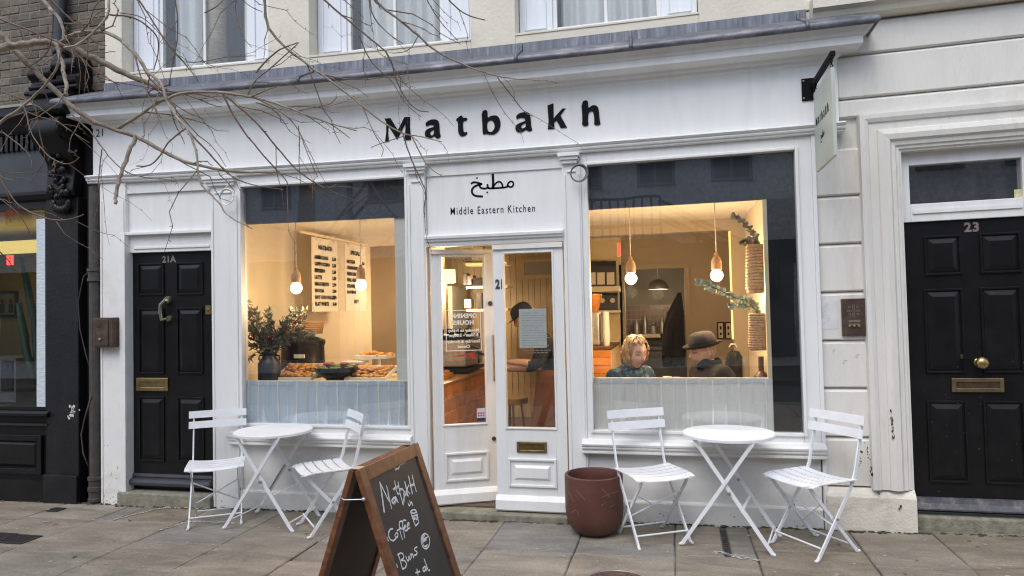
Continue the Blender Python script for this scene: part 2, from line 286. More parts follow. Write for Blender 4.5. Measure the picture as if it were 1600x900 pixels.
class MB:
    def __init__(s, warp=False, xf=None): s.v = []; s.f = []; s.mi = []; s.warp = warp; s.xf = xf; s.cur = 0
    def add(s, vs_, fs_):
        n = len(s.v); s.v += [Vector(a) for a in vs_]; s.f += [tuple(i+n for i in f) for f in fs_]; s.mi += [s.cur]*len(fs_)
    def prof(s, pts, x0, x1, seg=None, caps=True):    # closed (y,z) profile swept along x
        n = len(pts); k = seg or max(1, math.ceil(abs(x1-x0)/.7)); V = []; F = []
        for i in range(k+1):
            x = x0+(x1-x0)*i/k; V += [(x, p[0], p[1]) for p in pts]
        for i in range(k):
            for j in range(n): F.append((i*n+j, i*n+(j+1) % n, (i+1)*n+(j+1) % n, (i+1)*n+j))
        if caps: F.append(tuple(range(n))[::-1]); F.append(tuple(k*n+j for j in range(n)))
        s.add(V, F)
    def box(s, x0, x1, y0, y1, z0, z1): s.prof([(y0, z0), (y1, z0), (y1, z1), (y0, z1)], x0, x1)
    def vprof(s, pts, z0, z1):                         # closed (x,y) profile swept along z
        n = len(pts); s.add([(p[0], p[1], z0) for p in pts]+[(p[0], p[1], z1) for p in pts],
            [(j, (j+1) % n, n+(j+1) % n, n+j) for j in range(n)]+[tuple(range(n))[::-1], tuple(range(n, 2*n))])
    def panel(s, x0, x1, z0, z1, y, d, e=.02):         # raised field: bevelled block standing d proud of y
        s.add([(x0, y, z0), (x1, y, z0), (x1, y, z1), (x0, y, z1), (x0+e, y-d, z0+e), (x1-e, y-d, z0+e), (x1-e, y-d, z1-e), (x0+e, y-d, z1-e)],
              [(4, 5, 6, 7), (0, 1, 5, 4), (1, 2, 6, 5), (2, 3, 7, 6), (3, 0, 4, 7), (3, 2, 1, 0)])
    def ring(s, x0, x1, z0, z1, y0, y1, wd):           # rectangular frame, wd wide
        w4 = wd if isinstance(wd, (list, tuple)) else (wd,)*4   # left, right, bottom, top
        s.box(x0, x0+w4[0], y0, y1, z0, z1); s.box(x1-w4[1], x1, y0, y1, z0, z1)
        s.box(x0+w4[0], x1-w4[1], y0, y1, z0, z0+w4[2]); s.box(x0+w4[0], x1-w4[1], y0, y1, z1-w4[3], z1)
    def beam(s, a, b, w_, h_, up=(0, 0, 1)):           # rectangular bar from a to b
        a = Vector(a); b = Vector(b); d = (b-a).normalized(); u = Vector(up)
        if abs(d.dot(u)) > .98: u = Vector((0, 1, 0))
        r = d.cross(u).normalized(); u = r.cross(d).normalized(); V = []
        for p in (a, b):
            for sx, sz in ((-1, -1), (1, -1), (1, 1), (-1, 1)): V.append(p+r*(sx*w_/2)+u*(sz*h_/2))
        s.add(V, [(0, 1, 2, 3), (7, 6, 5, 4), (0, 4, 5, 1), (1, 5, 6, 2), (2, 6, 7, 3), (3, 7, 4, 0)])
    def tube(s, pts, rad, n=8, caps=True):
        pts = [Vector(p) for p in pts]; k = len(pts); V = []; F = []
        rr = rad if isinstance(rad, (list, tuple)) else [rad]*k
        pv = None
        for i, p in enumerate(pts):
            d = (pts[min(i+1, k-1)]-pts[max(i-1, 0)])
            if d.length < 1e-9: d = Vector((0, 0, 1))
            d.normalize()
            if pv is None:
                u = Vector((0, 0, 1)) if abs(d.z) < .9 else Vector((1, 0, 0)); u = (u-d*u.dot(d)).normalized()
            else:
                u = pv-d*pv.dot(d); u = u.normalized() if u.length > 1e-6 else d.orthogonal().normalized()
            pv = u; v_ = d.cross(u)
            for j in range(n):
                a = 2*math.pi*j/n; V.append(p+(u*math.cos(a)+v_*math.sin(a))*rr[i])
        for i in range(k-1):
            for j in range(n): F.append((i*n+j, i*n+(j+1) % n, (i+1)*n+(j+1) % n, (i+1)*n+j))
        if caps: F.append(tuple(range(n))[::-1]); F.append(tuple((k-1)*n+j for j in range(n)))
        s.add(V, F)
    def lathe(s, prof, c=(0, 0, 0), n=24, axis='z'):
        V = []; F = []; c = Vector(c)
        for r_, z in prof:
            for j in range(n):
                a = 2*math.pi*j/n; p = (r_*math.cos(a), r_*math.sin(a), z)
                if axis == 'y': p = (p[0], p[2], p[1])
                if axis == 'x': p = (p[2], p[0], p[1])
                V.append(c+Vector(p))
        for i in range(len(prof)-1):
            for j in range(n): F.append((i*n+j, i*n+(j+1) % n, (i+1)*n+(j+1) % n, (i+1)*n+j))
        s.add(V, F)
    def ball(s, c, r, nu=12, nv=8, sc=(1, 1, 1)):
        pr = [(max(1e-4, r*math.sin(math.pi*i/nv)), -r*math.cos(math.pi*i/nv)) for i in range(nv+1)]; n0 = len(s.v)
        s.lathe(pr, (0, 0, 0), nu); c = Vector(c)
        for i in range(n0, len(s.v)): v = s.v[i]; s.v[i] = Vector((v.x*sc[0], v.y*sc[1], v.z*sc[2]))+c
    def build(s, name, mats, parent=None, smooth=False, local=False, bevel=0):
        V = s.v
        if s.xf: V = [s.xf(v) for v in V]
        if s.warp: V = [Vector((v.x, v.y, v.z+sag(v.x, v.z))) for v in V]
        return link_mesh(name, V, s.f, mats, parent, s.mi, smooth, local, bevel)
def thing(name, label, cat, loc=(0, 0, 0), rz=0, group=None):
    o = bpy.data.objects.new(name, None); COL.objects.link(o); o.location = loc; o.rotation_euler = (0, 0, rz)
    o.empty_display_size = .1; o['label'] = label; o['category'] = cat
    if group: o['group'] = group
    return o
def tag(o, label, cat, group=None):
    o['label'] = label; o['category'] = cat
    if group: o['group'] = group
    return o
def struct(o): o['kind'] = 'structure'; return o
def text2d(body, size=1, spacing=1.0, align='LEFT', bold=0, res=3):
    cu = bpy.data.curves.new('t', 'FONT'); cu.body = body; cu.size = size; cu.space_character = spacing; cu.align_x = align; cu.resolution_u = res; cu.offset = bold
    o = bpy.data.objects.new('t', cu); COL.objects.link(o); bpy.context.view_layer.update()
    me = bpy.data.meshes.new_from_object(o.evaluated_get(bpy.context.evaluated_depsgraph_get()))
    V = [v.co.copy() for v in me.vertices]; F = [tuple(p.vertices) for p in me.polygons]
    bpy.data.objects.remove(o); bpy.data.curves.remove(cu); bpy.data.meshes.remove(me); return V, F
def text(name, body, size, org, u, v, mats, parent=None, spacing=1.0, align='LEFT', bold=0, warp=False, local=False):
    V, F = text2d(body, size, spacing, align, bold); org = Vector(org); u = Vector(u); v = Vector(v); b = MB(warp)
    b.add([org+u*p.x+v*p.y for p in V], F); return b.build(name, mats, parent, local=local)
def filled(loops, depth):                              # 2-D outline with holes -> extruded solid (x, z in the plane, y thickness)
    cu = bpy.data.curves.new('g', 'CURVE'); cu.dimensions = '2D'; cu.fill_mode = 'BOTH'; cu.extrude = depth/2
    for lp in loops:
        sp = cu.splines.new('POLY'); sp.points.add(len(lp)-1); sp.use_cyclic_u = True
        for i, p in enumerate(lp): sp.points[i].co = (p[0], p[1], 0, 1)
    o = bpy.data.objects.new('g', cu); COL.objects.link(o); bpy.context.view_layer.update()
    me = bpy.data.meshes.new_from_object(o.evaluated_get(bpy.context.evaluated_depsgraph_get()))
    V = [v.co.copy() for v in me.vertices]; F = [tuple(p.vertices) for p in me.polygons]
    bpy.data.objects.remove(o); bpy.data.curves.remove(cu); bpy.data.meshes.remove(me); return V, F
def chaikin(lp, closed=True, it=1):
    for _ in range(it):
        o = []; n = len(lp)
        for i in range(n if closed else n-1):
            a = Vector(lp[i]); b = Vector(lp[(i+1) % n]); o += [a*.75+b*.25, a*.25+b*.75]
        if not closed: o = [Vector(lp[0])]+o+[Vector(lp[-1])]
        lp = o
    return lp
def ribbon(b, pts, w_, nrm):                           # flat stroke lying in the plane whose normal is nrm
    pts = [Vector(p) for p in pts]; n = len(pts); V = []; F = []; nrm = Vector(nrm)
    for i, p in enumerate(pts):
        d = pts[min(i+1, n-1)]-pts[max(i-1, 0)]
        d = d.normalized() if d.length > 1e-9 else Vector((1, 0, 0))
        s_ = d.cross(nrm).normalized(); ww = w_[i] if isinstance(w_, (list, tuple)) else w_
        e = d*(ww*.35)*(-1 if i == 0 else 1 if i == n-1 else 0)
        V += [p+s_*ww/2+e, p-s_*ww/2+e]
    for i in range(n-1): F.append((2*i, 2*i+1, 2*i+3, 2*i+2))
    b.add(V, F)
def grid(b, nu, nv, fn):
    V = [fn(i/nu, j/nv) for j in range(nv+1) for i in range(nu+1)]
    b.add(V, [(j*(nu+1)+i, j*(nu+1)+i+1, (j+1)*(nu+1)+i+1, (j+1)*(nu+1)+i) for j in range(nv) for i in range(nu)])
def copy_tree(o, parent=None):
    c = o.copy(); COL.objects.link(c)
    if parent is not None: c.parent = parent
    for ch in [k for k in bpy.data.objects if k.parent == o]: copy_tree(ch, c)
    return c
# ================================================================== THE GROUND
b = MB(); b.add([(-260, -260, -4.2), (260, -260, 2.5), (260, 260, 2.5), (-260, 260, -4.2)], [(0, 1, 2, 3)])
for v in b.v: v.z = ground(v.x)-.09
struct(b.build('ground', 'asphalt'))
b = MB(); V = [(-14, -6.2), (10, -6.2), (10, .25), (-14, .25)]
b.add([(x, y, ground(x)-.012) for x, y in V]+[(x, y, ground(x)-.085) for x, y in V], [(0, 1, 2, 3), (0, 1, 5, 4), (1, 2, 6, 5), (2, 3, 7, 6), (3, 0, 4, 7)])
pavement = struct(b.build('pavement', 'bed'))
b = MB(); b.add([(x, y, ground(x)-.082) for x, y in ((-60, -9.6), (60, -9.6), (60, -6.25), (-60, -6.25))], [(0, 1, 2, 3)]); struct(b.build('road', 'asphalt'))
b = MB(); b.prof([(-13.0, -.3), (-9.6, -.3), (-9.6, .03), (-13.0, .03)], -30, 30, 20)
for v in b.v: v.z += ground(v.x)
struct(b.build('far_pavement', 'bed'))
def flag(x0, x1, y0, y1, gap=.007):
    j = lambda: rnd.uniform(-.006, .006)
    x0 += gap/2; x1 -= gap/2; y0, y1 = min(y0, y1)+gap/2, max(y0, y1)-gap/2
    q = [(x0+j(), y0+j()), (x1+j(), y0+j()), (x1+j(), y1+j()), (x0+j(), y1+j())]
    dz_ = rnd.uniform(-.003, .003); tx, ty = rnd.uniform(-.004, .004), rnd.uniform(-.004, .004)
    e = .007; cx_, cy2 = (x0+x1)/2, (y0+y1)/2
    def pt(p, ins, dn):
        x = p[0]+(e if p[0] < cx_ else -e)*ins; y = p[1]+(e if p[1] < cy2 else -e)*ins
        return (x, y, ground(x)+dz_+tx*(x-cx_)+ty*(y-cy2)-dn)
    V = [pt(p, 0, .05) for p in q]+[pt(p, 0, .007) for p in q]+[pt(p, 1, 0) for p in q]
    F = [(8, 9, 10, 11)]+[(a+i, a+(i+1) % 4, a+4+(i+1) % 4, a+4+i) for a in (0, 4) for i in range(4)]
    link_mesh('flagstone', V, F, 'flag', pavement)
COLS = [-9.6, -8.7, -7.9, -7.1, -6.25, -5.41, -4.71, -3.905, -3.205, -2.525, -1.845, -1.305, -.69, -.045, .455, 1.115, 1.645, 2.45, 3.3, 4.2, 5.2]
near = {5: [(.0, -.42), (-.42, -1.10)], 6: [(.0, -.43), (-.43, -1.10), (-1.10, -1.66)], 7: [(.0, -.38), (-.38, -.86), (-.86, -1.36)], 8: [(.0, -.685), (-.685, -1.55)],
        9: [(.0, -.68), (-.68, -1.07), (-1.07, -1.72)], 10: [(-.09, -.70), (-.70, -1.125), (-1.125, -1.8)], 11: [(-.09, -.715), (-.715, -1.13), (-1.13, -1.6)],
        12: [(.0, -.45), (-.45, -.70), (-.70, -1.72)], 13: [(.0, -.42), (-.42, -.63), (-.63, -1.25)], 14: [(.0, -.475), (-.475, -1.05)], 15: [(.0, -.685), (-.685, -1.2)], 16: [(.05, -.565), (-.565, -1.3)], 17: [(.05, -.6), (-.6, -1.2)]}
for i in range(len(COLS)-1):
    rows = near.get(i, [(.0, -.5)])
    for y0, y1 in rows:
        if i == 13 and y0 > -.6:                       # narrow stones either side of the iron channel
            flag(COLS[i], .262, y0, y1)
        elif i == 6 and y0 == .0:
            flag(COLS[i], -4.53, y0, y1); flag(-4.53, COLS[7], y0, y1)
        elif i == 7 and y0 == .0: flag(COLS[i], COLS[8], y0, y1)
        else: flag(COLS[i], COLS[i+1], y0, y1)
    if i == 13: flag(.305, COLS[14], .0, -.63)
    y = rows[-1][1]
    while y > -5.9:
        n_ = max(-6.2, y-rnd.choice((.45, .55, .62, .75, .9)))
        if n_ < -5.75: n_ = -6.2
        flag(COLS[i], COLS[i+1], y, n_); y = n_
b = MB(); k = 40                                        # kerb at the edge of the road
b.prof([(-6.36, -.10), (-6.205, -.10), (-6.205, .012), (-6.345, .012), (-6.36, -.004)], -14, 10, k)
for v in b.v: v.z += ground(v.x)
struct(b.build('kerb', 'step'))
# iron channel, drain covers, manhole
b = MB(); g = ground(.28)
b.box(.268, .300, -.56, -.07, g-.05, g-.006)
for i in range(12): b.box(.272, .296, -.55+i*.04, -.528+i*.04, g-.006, g-.002)
tag(b.build('drain_channel', 'iron'), 'narrow dark iron drain channel let into the paving below the right round table', 'drain')
def grate(name, x0, x1, y0, y1, n, label):
    z = ground((x0+x1)/2)+.003; t = thing(name, label, 'drain cover', ((x0+x1)/2, (y0+y1)/2, z)); b = MB()
    b.ring(x0, x1, 0, 1, 0, 1, .01) if False else None
    b.box(x0, x1, y0, y0+.018, z-.03, z+.004); b.box(x0, x1, y1-.018, y1, z-.03, z+.004); b.box(x0, x0+.018, y0+.018, y1-.018, z-.03, z+.004); b.box(x1-.018, x1, y0+.018, y1-.018, z-.03, z+.004)
    b.build('frame', 'iron', t); b = MB(); p_ = (x1-x0-.036)/n
    for i in range(n): b.box(x0+.018+p_*(i+.2), x0+.018+p_*(i+.8), y0+.018, y1-.018, z-.025, z+.001)
    b.build('grille', 'iron', t); b = MB(); b.add([(x0+.01, y0+.01, z-.012), (x1-.01, y0+.01, z-.012), (x1-.01, y1-.01, z-.012), (x0+.01, y1-.01, z-.012)], [(0, 1, 2, 3)]); b.build('pit', 'soil', t)
grate('drain_cover', -4.985, -4.755, -1.045, -.86, 9, 'square black iron drain cover nearest the drainpipe, right of its twin')
grate('drain_cover', -5.25, -5.01, -1.03, -.84, 9, 'square black iron drain cover at the left edge of the photo, left of its twin')
grate('drain_cover', -5.37, -5.26, -.27, -.17, 5, 'small dark drain grating by the foot of the black shopfront')
t = thing('manhole_cover', 'round dark red-brown manhole cover set in the pavement in front of the planter', 'manhole cover', (-.37, -1.16, ground(-.37)))
b = MB(); b.lathe([(.205, .002), (.205, .006), (.188, .007), (.186, .003)], (-.37, -1.16, ground(-.37)), 40); b.build('rim', 'steel', t, smooth='auto')
b = MB(); b.lathe([(.001, .005), (.06, .005), (.062, .0075), (.10, .0075), (.102, .005), (.145, .005), (.147, .0075), (.16, .0075), (.162, .005), (.184, .005)], (-.37, -1.16, ground(-.37)), 40)
for i in range(10):
    a = i*math.pi/5; b.beam((-.37+.03*math.cos(a), -1.16+.03*math.sin(a), ground(-.37)+.006), (-.37+.17*math.cos(a), -1.16+.17*math.sin(a), ground(-.37)+.006), .012, .005)
b.build('cover', mat('manhole_paint', (.085, .05, .052), .5, .3, var=.3, scale=20, bump=.3, bscale=80), t, smooth='auto')
# spilt white paint along a few joints
def splash(pts, w_, lab):                              # many small overlapping flat blots, so that the edge is ragged
    b = MB(); P = chaikin([Vector((x, y, 0)) for x, y in pts], False, 3); k3 = 0
    for i in range(len(P)-1):
        n_ = max(2, int((P[i+1]-P[i]).length/.006))
        for q in range(n_):
            if rnd.random() < .16: continue
            c = P[i].lerp(P[i+1], q/n_)+Vector((rnd.gauss(0, w_*.30), rnd.gauss(0, w_*.30), 0)); s_ = rnd.uniform(.003, .0085); a0 = rnd.uniform(0, 6); k3 += 1
            b.add([(c.x+s_*1.5*math.cos(a0+k*1.047)*rnd.uniform(.6, 1.3), c.y+s_*math.sin(a0+k*1.047)*rnd.uniform(.6, 1.3), ground(c.x)+.0052+.0004*(k3 % 5)) for k in range(6)], [(0, 1, 2, 3, 4, 5)])
    o = tag(b.build('paint_stain', M['paintspill']), lab, 'paint stain'); o['kind'] = 'stuff' if False else 'thing'; return o
M['paintspill'] = mat('spilt_white_paint', (.50, .49, .455), .8, var=.25, scale=40, dirt=(.27, .25, .21), dscale=22, damt=.9)
splash([(-4.33, -.05), (-4.40, -.13), (-4.45, -.25), (-4.52, -.43)], .028, 'white paint stain along the joint below the black door step')
splash([(-4.33, -.05), (-4.15, -.055), (-3.93, -.05)], .018, 'thin white paint line along the foot of the stone step under the black door 21A')
splash([(-3.42, -.39), (-3.62, -.38), (-3.8, -.40), (-3.88, -.47), (-3.90, -.62)], .028, 'white paint stain running past the feet of the leftmost chair')
splash([(.22, -.57), (.30, -.60), (.36, -.66), (.45, -.68)], .045, 'white paint splash at the end of the drain channel')

# old gum spots and grit on the flags, soil gathered along the foot of the walls
b = MB()
for k in range(150):
    x = rnd.uniform(-7, 3.5); y = -.1-4.2*rnd.random()**1.3; s_ = rnd.uniform(.005, .013); z = ground(x)+.0048; a0 = rnd.uniform(0, 6)
    b.add([(x+s_*1.25*math.cos(a0+j*.785)*rnd.uniform(.8, 1.2), y+s_*math.sin(a0+j*.785)*rnd.uniform(.8, 1.2), z) for j in range(8)], [tuple(range(8))])
o = b.build('gum_spots', mat('old_gum', (.36, .35, .33), .85, var=.4, scale=9)); o['kind'] = 'stuff'
b = MB()
for k in range(620):
    x = rnd.uniform(-6.6, 3.2); y = rnd.choice((-.004-abs(rnd.gauss(0, .012)), -.004-abs(rnd.gauss(0, .012)), -.09-abs(rnd.gauss(0, .012)) if -1.9 < x < -.85 else -.006)); s_ = rnd.uniform(.004, .014)
    if 1.0 < x < 1.56: y -= .012
    if -1.93 < x < -.82 and y > -.08: y -= .085
    if -4.86 < x < -3.91: y -= .035
    b.ball((x, y, ground(x)+.001), s_, 6, 4, (1.8, .8, rnd.uniform(.4, .9)))
o = b.build('wall_foot_soil', mat('damp_soil', (.055, .05, .03), .95, var=.5, scale=30, dirt=(.10, .11, .035), dscale=9, damt=.8)); o['kind'] = 'stuff'
b = MB()
for k in range(26):
    x = rnd.uniform(-5.5, 2.2); y = -.05-1.2*rnd.random()**2; a = rnd.uniform(0, 6.3); L_ = rnd.uniform(.012, .03); d = Vector((math.cos(a), math.sin(a), 0)); n = Vector((-d.y, d.x, 0)); o_ = Vector((x, y, ground(x)+.006))
    b.add([o_-d*L_, o_+n*L_*.4+Vector((0, 0, .004)), o_+d*L_, o_-n*L_*.4+Vector((0, 0, .002))], [(0, 1, 2), (0, 2, 3)])
o = b.build('leaf_litter', mat('dry_litter', (.22, .13, .06), .8, var=.5, scale=30)); o['kind'] = 'stuff'
# ================================================================== CAFE BUILDING (white shop front, cream wall above)
cafe = thing('cafe_building', 'white painted cafe shopfront with black name lettering and two large lit windows', 'building', (-2, 0, 0))
Wp = lambda: MB(True)
M['lead_up'] = mat('lead_upstand', (.13, .14, .17), .5, .3, var=.3, scale=9, stretch=(5, 1, .35), dirt=(.36, .38, .44), dscale=5, damt=.7, bump=.2, bscale=20)
# --- wall above the shop front, with three window openings
WIN = [(-4.86, -3.36), (-2.965, -1.535), (-1.165, .235)]
b = Wp(); xs = [-5.045]
for a, c in WIN: xs += [a, c]
xs.append(1.16)
for i in range(0, len(xs), 2): b.box(xs[i], xs[i+1], .05, .45, 3.72, 6.2)
for a, c in WIN: b.box(a, c, .052, .45, 3.72, 3.802); b.box(a, c, .05, .45, 5.7, 6.2)
b.box(-5.045, 1.16, .06, .45, 2.86, 3.715)
b.build('upper_wall', 'cream', cafe, bevel=.006)
b = Wp(); b.prof([(.059, 3.63), (.059, 3.724), (.040, 3.724), (.036, 3.64)], -5.045, .975); b.build('flashing', 'lead_up', cafe)
for k, (a, c) in enumerate(WIN):
    wn = MB(True); wn.ring(a+.005, c-.005, 3.804, 5.7, .19, .26, (.27, .27, .03, .1)); wf = wn.build('sash_window', 'bluewhite', cafe, bevel=.004)
    gl_, gr_ = a+.275, c-.275; mid = (gl_+gr_)/2
    b = Wp(); b.ring(gl_, gr_, 3.834, 5.6, .205, .245, (.035, .035, .05, .05)); b.box(mid-.013, mid+.013, .207, .243, 3.88, 5.55); b.build('sash', 'white', wf, bevel=.003)
    for s0 in (a+.05, c-.225): b = Wp(); b.ring(s0, s0+.175, 3.88, 5.6, .18, .19, .012); b.build('shutter_moulding', 'bluewhite', wf)
    b = Wp(); b.box(gl_+.03, gr_-.03, .222, .226, 3.88, 5.56); b.build('pane', 'glass_up', wf)
    b = MB(True); ph = k*1.3
    def drp(u, v, x0=gl_+.04, x1=gr_-.04, full=(k > 0)):
        ww = .30 if not full else .55
        x = x0+(x1-x0)*u
        return (x, .36+.035*math.sin(u*38+ph+math.sin(u*9)*1.2)+.012*math.sin(v*7+u*11), 3.86+v*1.75)
    if k: grid(b, 90, 5, drp); b.build('curtain', 'drape', wf, smooth=True)
    else:
        grid(b, 26, 5, lambda u, v: drp(u*.34, v)); grid(b, 16, 5, lambda u, v: drp(.84+u*.16, v)); b.build('curtain', 'drape', wf, smooth=True)
        b = MB(True); b.tube([(-4.08, .33, 3.86), (-4.075, .34, 4.2), (-4.07, .33, 4.6), (-4.06, .34, 5.3)], [.11, .085, .095, .11], 14); b.build('tied_drape', mat('ribbed_beige_drape', (.36, .31, .23), .8, var=.35, scale=12, stretch=(1, 1, 6)), wf, smooth=True)
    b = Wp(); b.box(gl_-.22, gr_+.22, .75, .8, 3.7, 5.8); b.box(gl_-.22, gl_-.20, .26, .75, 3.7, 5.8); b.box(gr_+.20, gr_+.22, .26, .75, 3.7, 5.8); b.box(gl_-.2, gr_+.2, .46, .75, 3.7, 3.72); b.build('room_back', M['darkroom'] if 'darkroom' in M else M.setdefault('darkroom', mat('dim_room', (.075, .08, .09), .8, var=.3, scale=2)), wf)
    b = Wp(); b.prof([(.046, 3.79), (.06, 3.79), (.19, 3.806), (.19, 3.812), (.046, 3.808)], a-.0, c+.0); b.build('window_sill', 'cream', wf, bevel=.003)
# --- cornice: bed mould, soffit, lead covering
FR = 1.163                                             # right end of the fascia
corn = MB(True)
cp = [(.05, 3.30), (.02, 3.30), (.004, 3.315), (.0, 3.335), (-.018, 3.345), (-.03, 3.362), (-.12, 3.372), (-.135, 3.376), (-.137, 3.425), (-.15, 3.432), (-.16, 3.455), (-.185, 3.478), (-.2, 3.484), (-.2, 3.506), (.05, 3.60)]
NX = 14
XL = -5.15
def cornice_ring(pr, x0=XL, x1=FR):
    V = []; n = len(pr)
    for i in range(NX+1):
        t = i/NX
        for (y, z) in pr:
            e1 = max(0, -y) if i == NX else -max(0, -y) if i == 0 else 0; V.append((x0+(x1-x0)*t+e1, y, z))
    V += [(FR+max(0, -y), .06, z) for (y, z) in pr]     # the return at the right end
    F = [(i*n+j, i*n+(j+1) % n, (i+1)*n+(j+1) % n, (i+1)*n+j) for i in range(NX+1) for j in range(n)]
    o = len(V); V += [(XL-max(0, -y), .06, z) for (y, z) in pr]   # and at the left end
    F += [(o+j, o+(j+1) % n, (j+1) % n, j) for j in range(n)]
    return V, F
V, F = cornice_ring(cp); corn.add(V, F); corn.build('cornice', 'white', cafe)
lead = MB(True)
lp = [(.05, 3.60), (-.198, 3.508), (-.2, 3.476), (-.208, 3.471), (-.219, 3.478), (-.225, 3.495), (-.222, 3.514), (-.208, 3.53), (-.18, 3.545), (.0, 3.636), (.035, 3.65), (.05, 3.65)]
V, F = cornice_ring(lp); lead.add(V, F)
lf = lead.build('lead_roof', 'lead', cafe, smooth='auto')
for x in (-4.35, -2.93, -1.12, -.27, .92):               # rolled joints in the lead
    b = Wp(); P = [(x, .036, 3.715), (x, .03, 3.65), (x+.006, -.02, 3.630), (x+.012, -.18, 3.55), (x+.014, -.212, 3.532), (x+.014, -.230, 3.5), (x+.012, -.222, 3.474)]
    b.tube(P, [.012, .013, .014, .014, .014, .013, .009], 8); b.build('lead_joint', 'lead', cafe, smooth=True)
# --- fascia board with the moulding under it
b = Wp(); b.box(XL, FR, .02, .055, 2.86, 3.30); b.prof([(.02, 2.862), (.02, 2.874), (.008, 2.874), (.008, 2.862)], XL, FR); b.build('fascia', 'white', cafe)
b = Wp(); mp_ = [(.05, 2.80), (-.012, 2.80), (-.018, 2.806), (-.018, 2.818), (-.03, 2.822), (-.034, 2.832), (-.03, 2.842), (-.04, 2.846), (-.05, 2.858), (-.048, 2.866), (-.02, 2.875), (.019, 2.885), (.05, 2.885)]
b.prof(mp_, XL-.03, FR+.03); b.build('fascia_moulding', 'white', cafe)
b = Wp(); b.prof([(.05, 2.70), (.018, 2.70), (.018, 2.805), (.05, 2.805)], -5.06, .995); b.build('architrave', 'white', cafe)
# --- the name in black letters
GX = lambda x, y, ox: at(ox+x*.12219, 140+y*.12222, .019)
LET = [('M', 590, [[(90,374),(166,366),(262,520),(346,354),(416,350),(414,470),(428,640),(352,648),(360,480),(357,430),(280,585),(250,640),(140,462),(135,560),(147,662),(99,670),(114,540),(115,420)]]),
 ('a', 590, [[(615,430),(650,400),(700,382),(745,382),(778,400),(790,440),(795,560),(812,600),(775,628),(745,620),(728,590),(690,620),(650,625),(618,610),(605,570),(615,525),(650,500),(720,480),(728,468),(700,448),(660,452),(622,478)],[(728,510),(690,525),(672,550),(675,578),(700,590),(722,570)]]),
 ('t', 590, [[(995,390),(1080,322),(1088,365),(1150,360),(1138,400),(1090,402),(1095,520),(1108,550),(1152,540),(1140,575),(1100,598),(1065,595),(1040,570),(1032,530),(1032,410)]]),
 ('b', 590, [[(1330,280),(1405,252),(1405,370),(1450,337),(1510,330),(1545,345),(1568,395),(1574,450),(1555,520),(1513,562),(1473,577),(1420,572),(1385,565),(1345,580),(1342,440)],[(1400,420),(1440,390),(1475,400),(1500,450),(1495,510),(1460,545),(1420,540),(1400,500)]]),
 ('a', 770, [[(300,340),(330,308),(390,290),(440,290),(475,315),(485,370),(490,470),(508,515),(480,535),(445,530),(425,510),(385,540),(340,550),(300,535),(288,495),(300,455),(340,430),(415,405),(415,375),(385,360),(340,362),(305,382)],[(425,425),(385,440),(362,465),(365,492),(390,500),(425,480)]]),
 ('k', 770, [[(700,205),(775,178),(778,370),(890,245),(930,243),(865,330),(950,485),(870,492),(815,395),(785,420),(788,500),(705,508),(715,400)]]),
 ('h', 770, [[(1132,158),(1218,130),(1220,245),(1265,205),(1310,200),(1345,220),(1358,280),(1368,400),(1382,450),(1295,458),(1300,400),(1290,300),(1270,272),(1225,290),(1215,380),(1228,462),(1140,468),(1148,380)]])]
SIGN = []                                               # kept for the small hanging sign
for ch, ox, loops in LET:
    L2 = []
    for lp in loops:
        P = [GX(x, y, ox) for x, y in lp]
        P = [(p.x, p.z) for p in P]
        if ch in 'abth' : P = [(q[0], q[1]) for q in chaikin([Vector((a, c, 0)) for a, c in P], True, 1)]
        L2.append(P)
    V, F = filled(L2, .012); SIGN.append(L2)
    b = MB(); b.add([(p.x, .019-.001+p.z, p.y) for p in V], F); b.build('letter', 'ink', cafe)
AR = [([(1030,290),(1048,250),(1090,228),(1126,258),(1116,308),(1080,327),(1045,312),(1030,290)], 2.0), ([(1044,308),(1000,326),(955,332),(880,337),(800,343),(742,343),(724,330),(716,285)], 2.1),
 ([(955,332),(948,275),(915,238),(870,243),(830,280),(802,338)], 2.0), ([(800,130),(806,235),(802,338)], 2.9), ([(742,343),(716,330),(690,347),(640,346),(604,330),(592,300),(604,268)], 2.2),
 ([(466,266),(505,245),(560,254),(622,276)], 2.3), ([(622,276),(560,292),(500,322),(468,372),(480,430),(530,464),(634,470)], 2.4)]
def arabic(name, mp, wd, nrm, parent, mats):
    b = MB()
    for pts, w_ in AR: ribbon(b, [mp(x, y) for x, y in [(p.x, p.y) for p in chaikin([Vector((x, y, 0)) for x, y in pts], False, 2)]], w_*wd, nrm)
    for cx2, cy3 in ((552, 182), (713, 407)): b.add([mp(cx2+15*math.cos(k*.524), cy3+15*math.sin(k*.524)) for k in range(12)], [tuple(range(12))])
    return b.build(name, mats, parent)
# --- transom panel over the doors: the Arabic word and the line under it
b = Wp(); b.box(-1.925, -.79, .03, .08, 2.215, 2.80); b.build('transom_panel', 'white', cafe)
arabic('arabic_lettering', lambda x, y: at(690+x*.1, 260+y*.1, .0285), .0072, (0, 1, 0), cafe, 'ink')
p0 = at(703.4, 335.6, .0285); p1 = at(836, 330.6, .0285); d = (p1-p0); W3 = [text2d(q, .083, 1.27, 'LEFT', .0) for q in ('Middle ', 'Middle Eastern ', 'Middle Eastern Kitchen')]
wd = max(p.x for p in W3[2][0]); u = d/wd
for k, word in enumerate(('Middle', 'Eastern', 'Kitchen')):   # one raised word each, spaced along the sloping line
    V, F = text2d(word, .083, 1.27, 'LEFT', .0006); x0 = (0, max(p.x for p in W3[0][0])+.05, max(p.x for p in W3[1][0])+.05)[k]
    b = MB(); b.add([p0+u*(p.x+x0)+Vector((0, 0, p.y)) for p in V], F); b.build('tagline_word', 'ink', cafe)
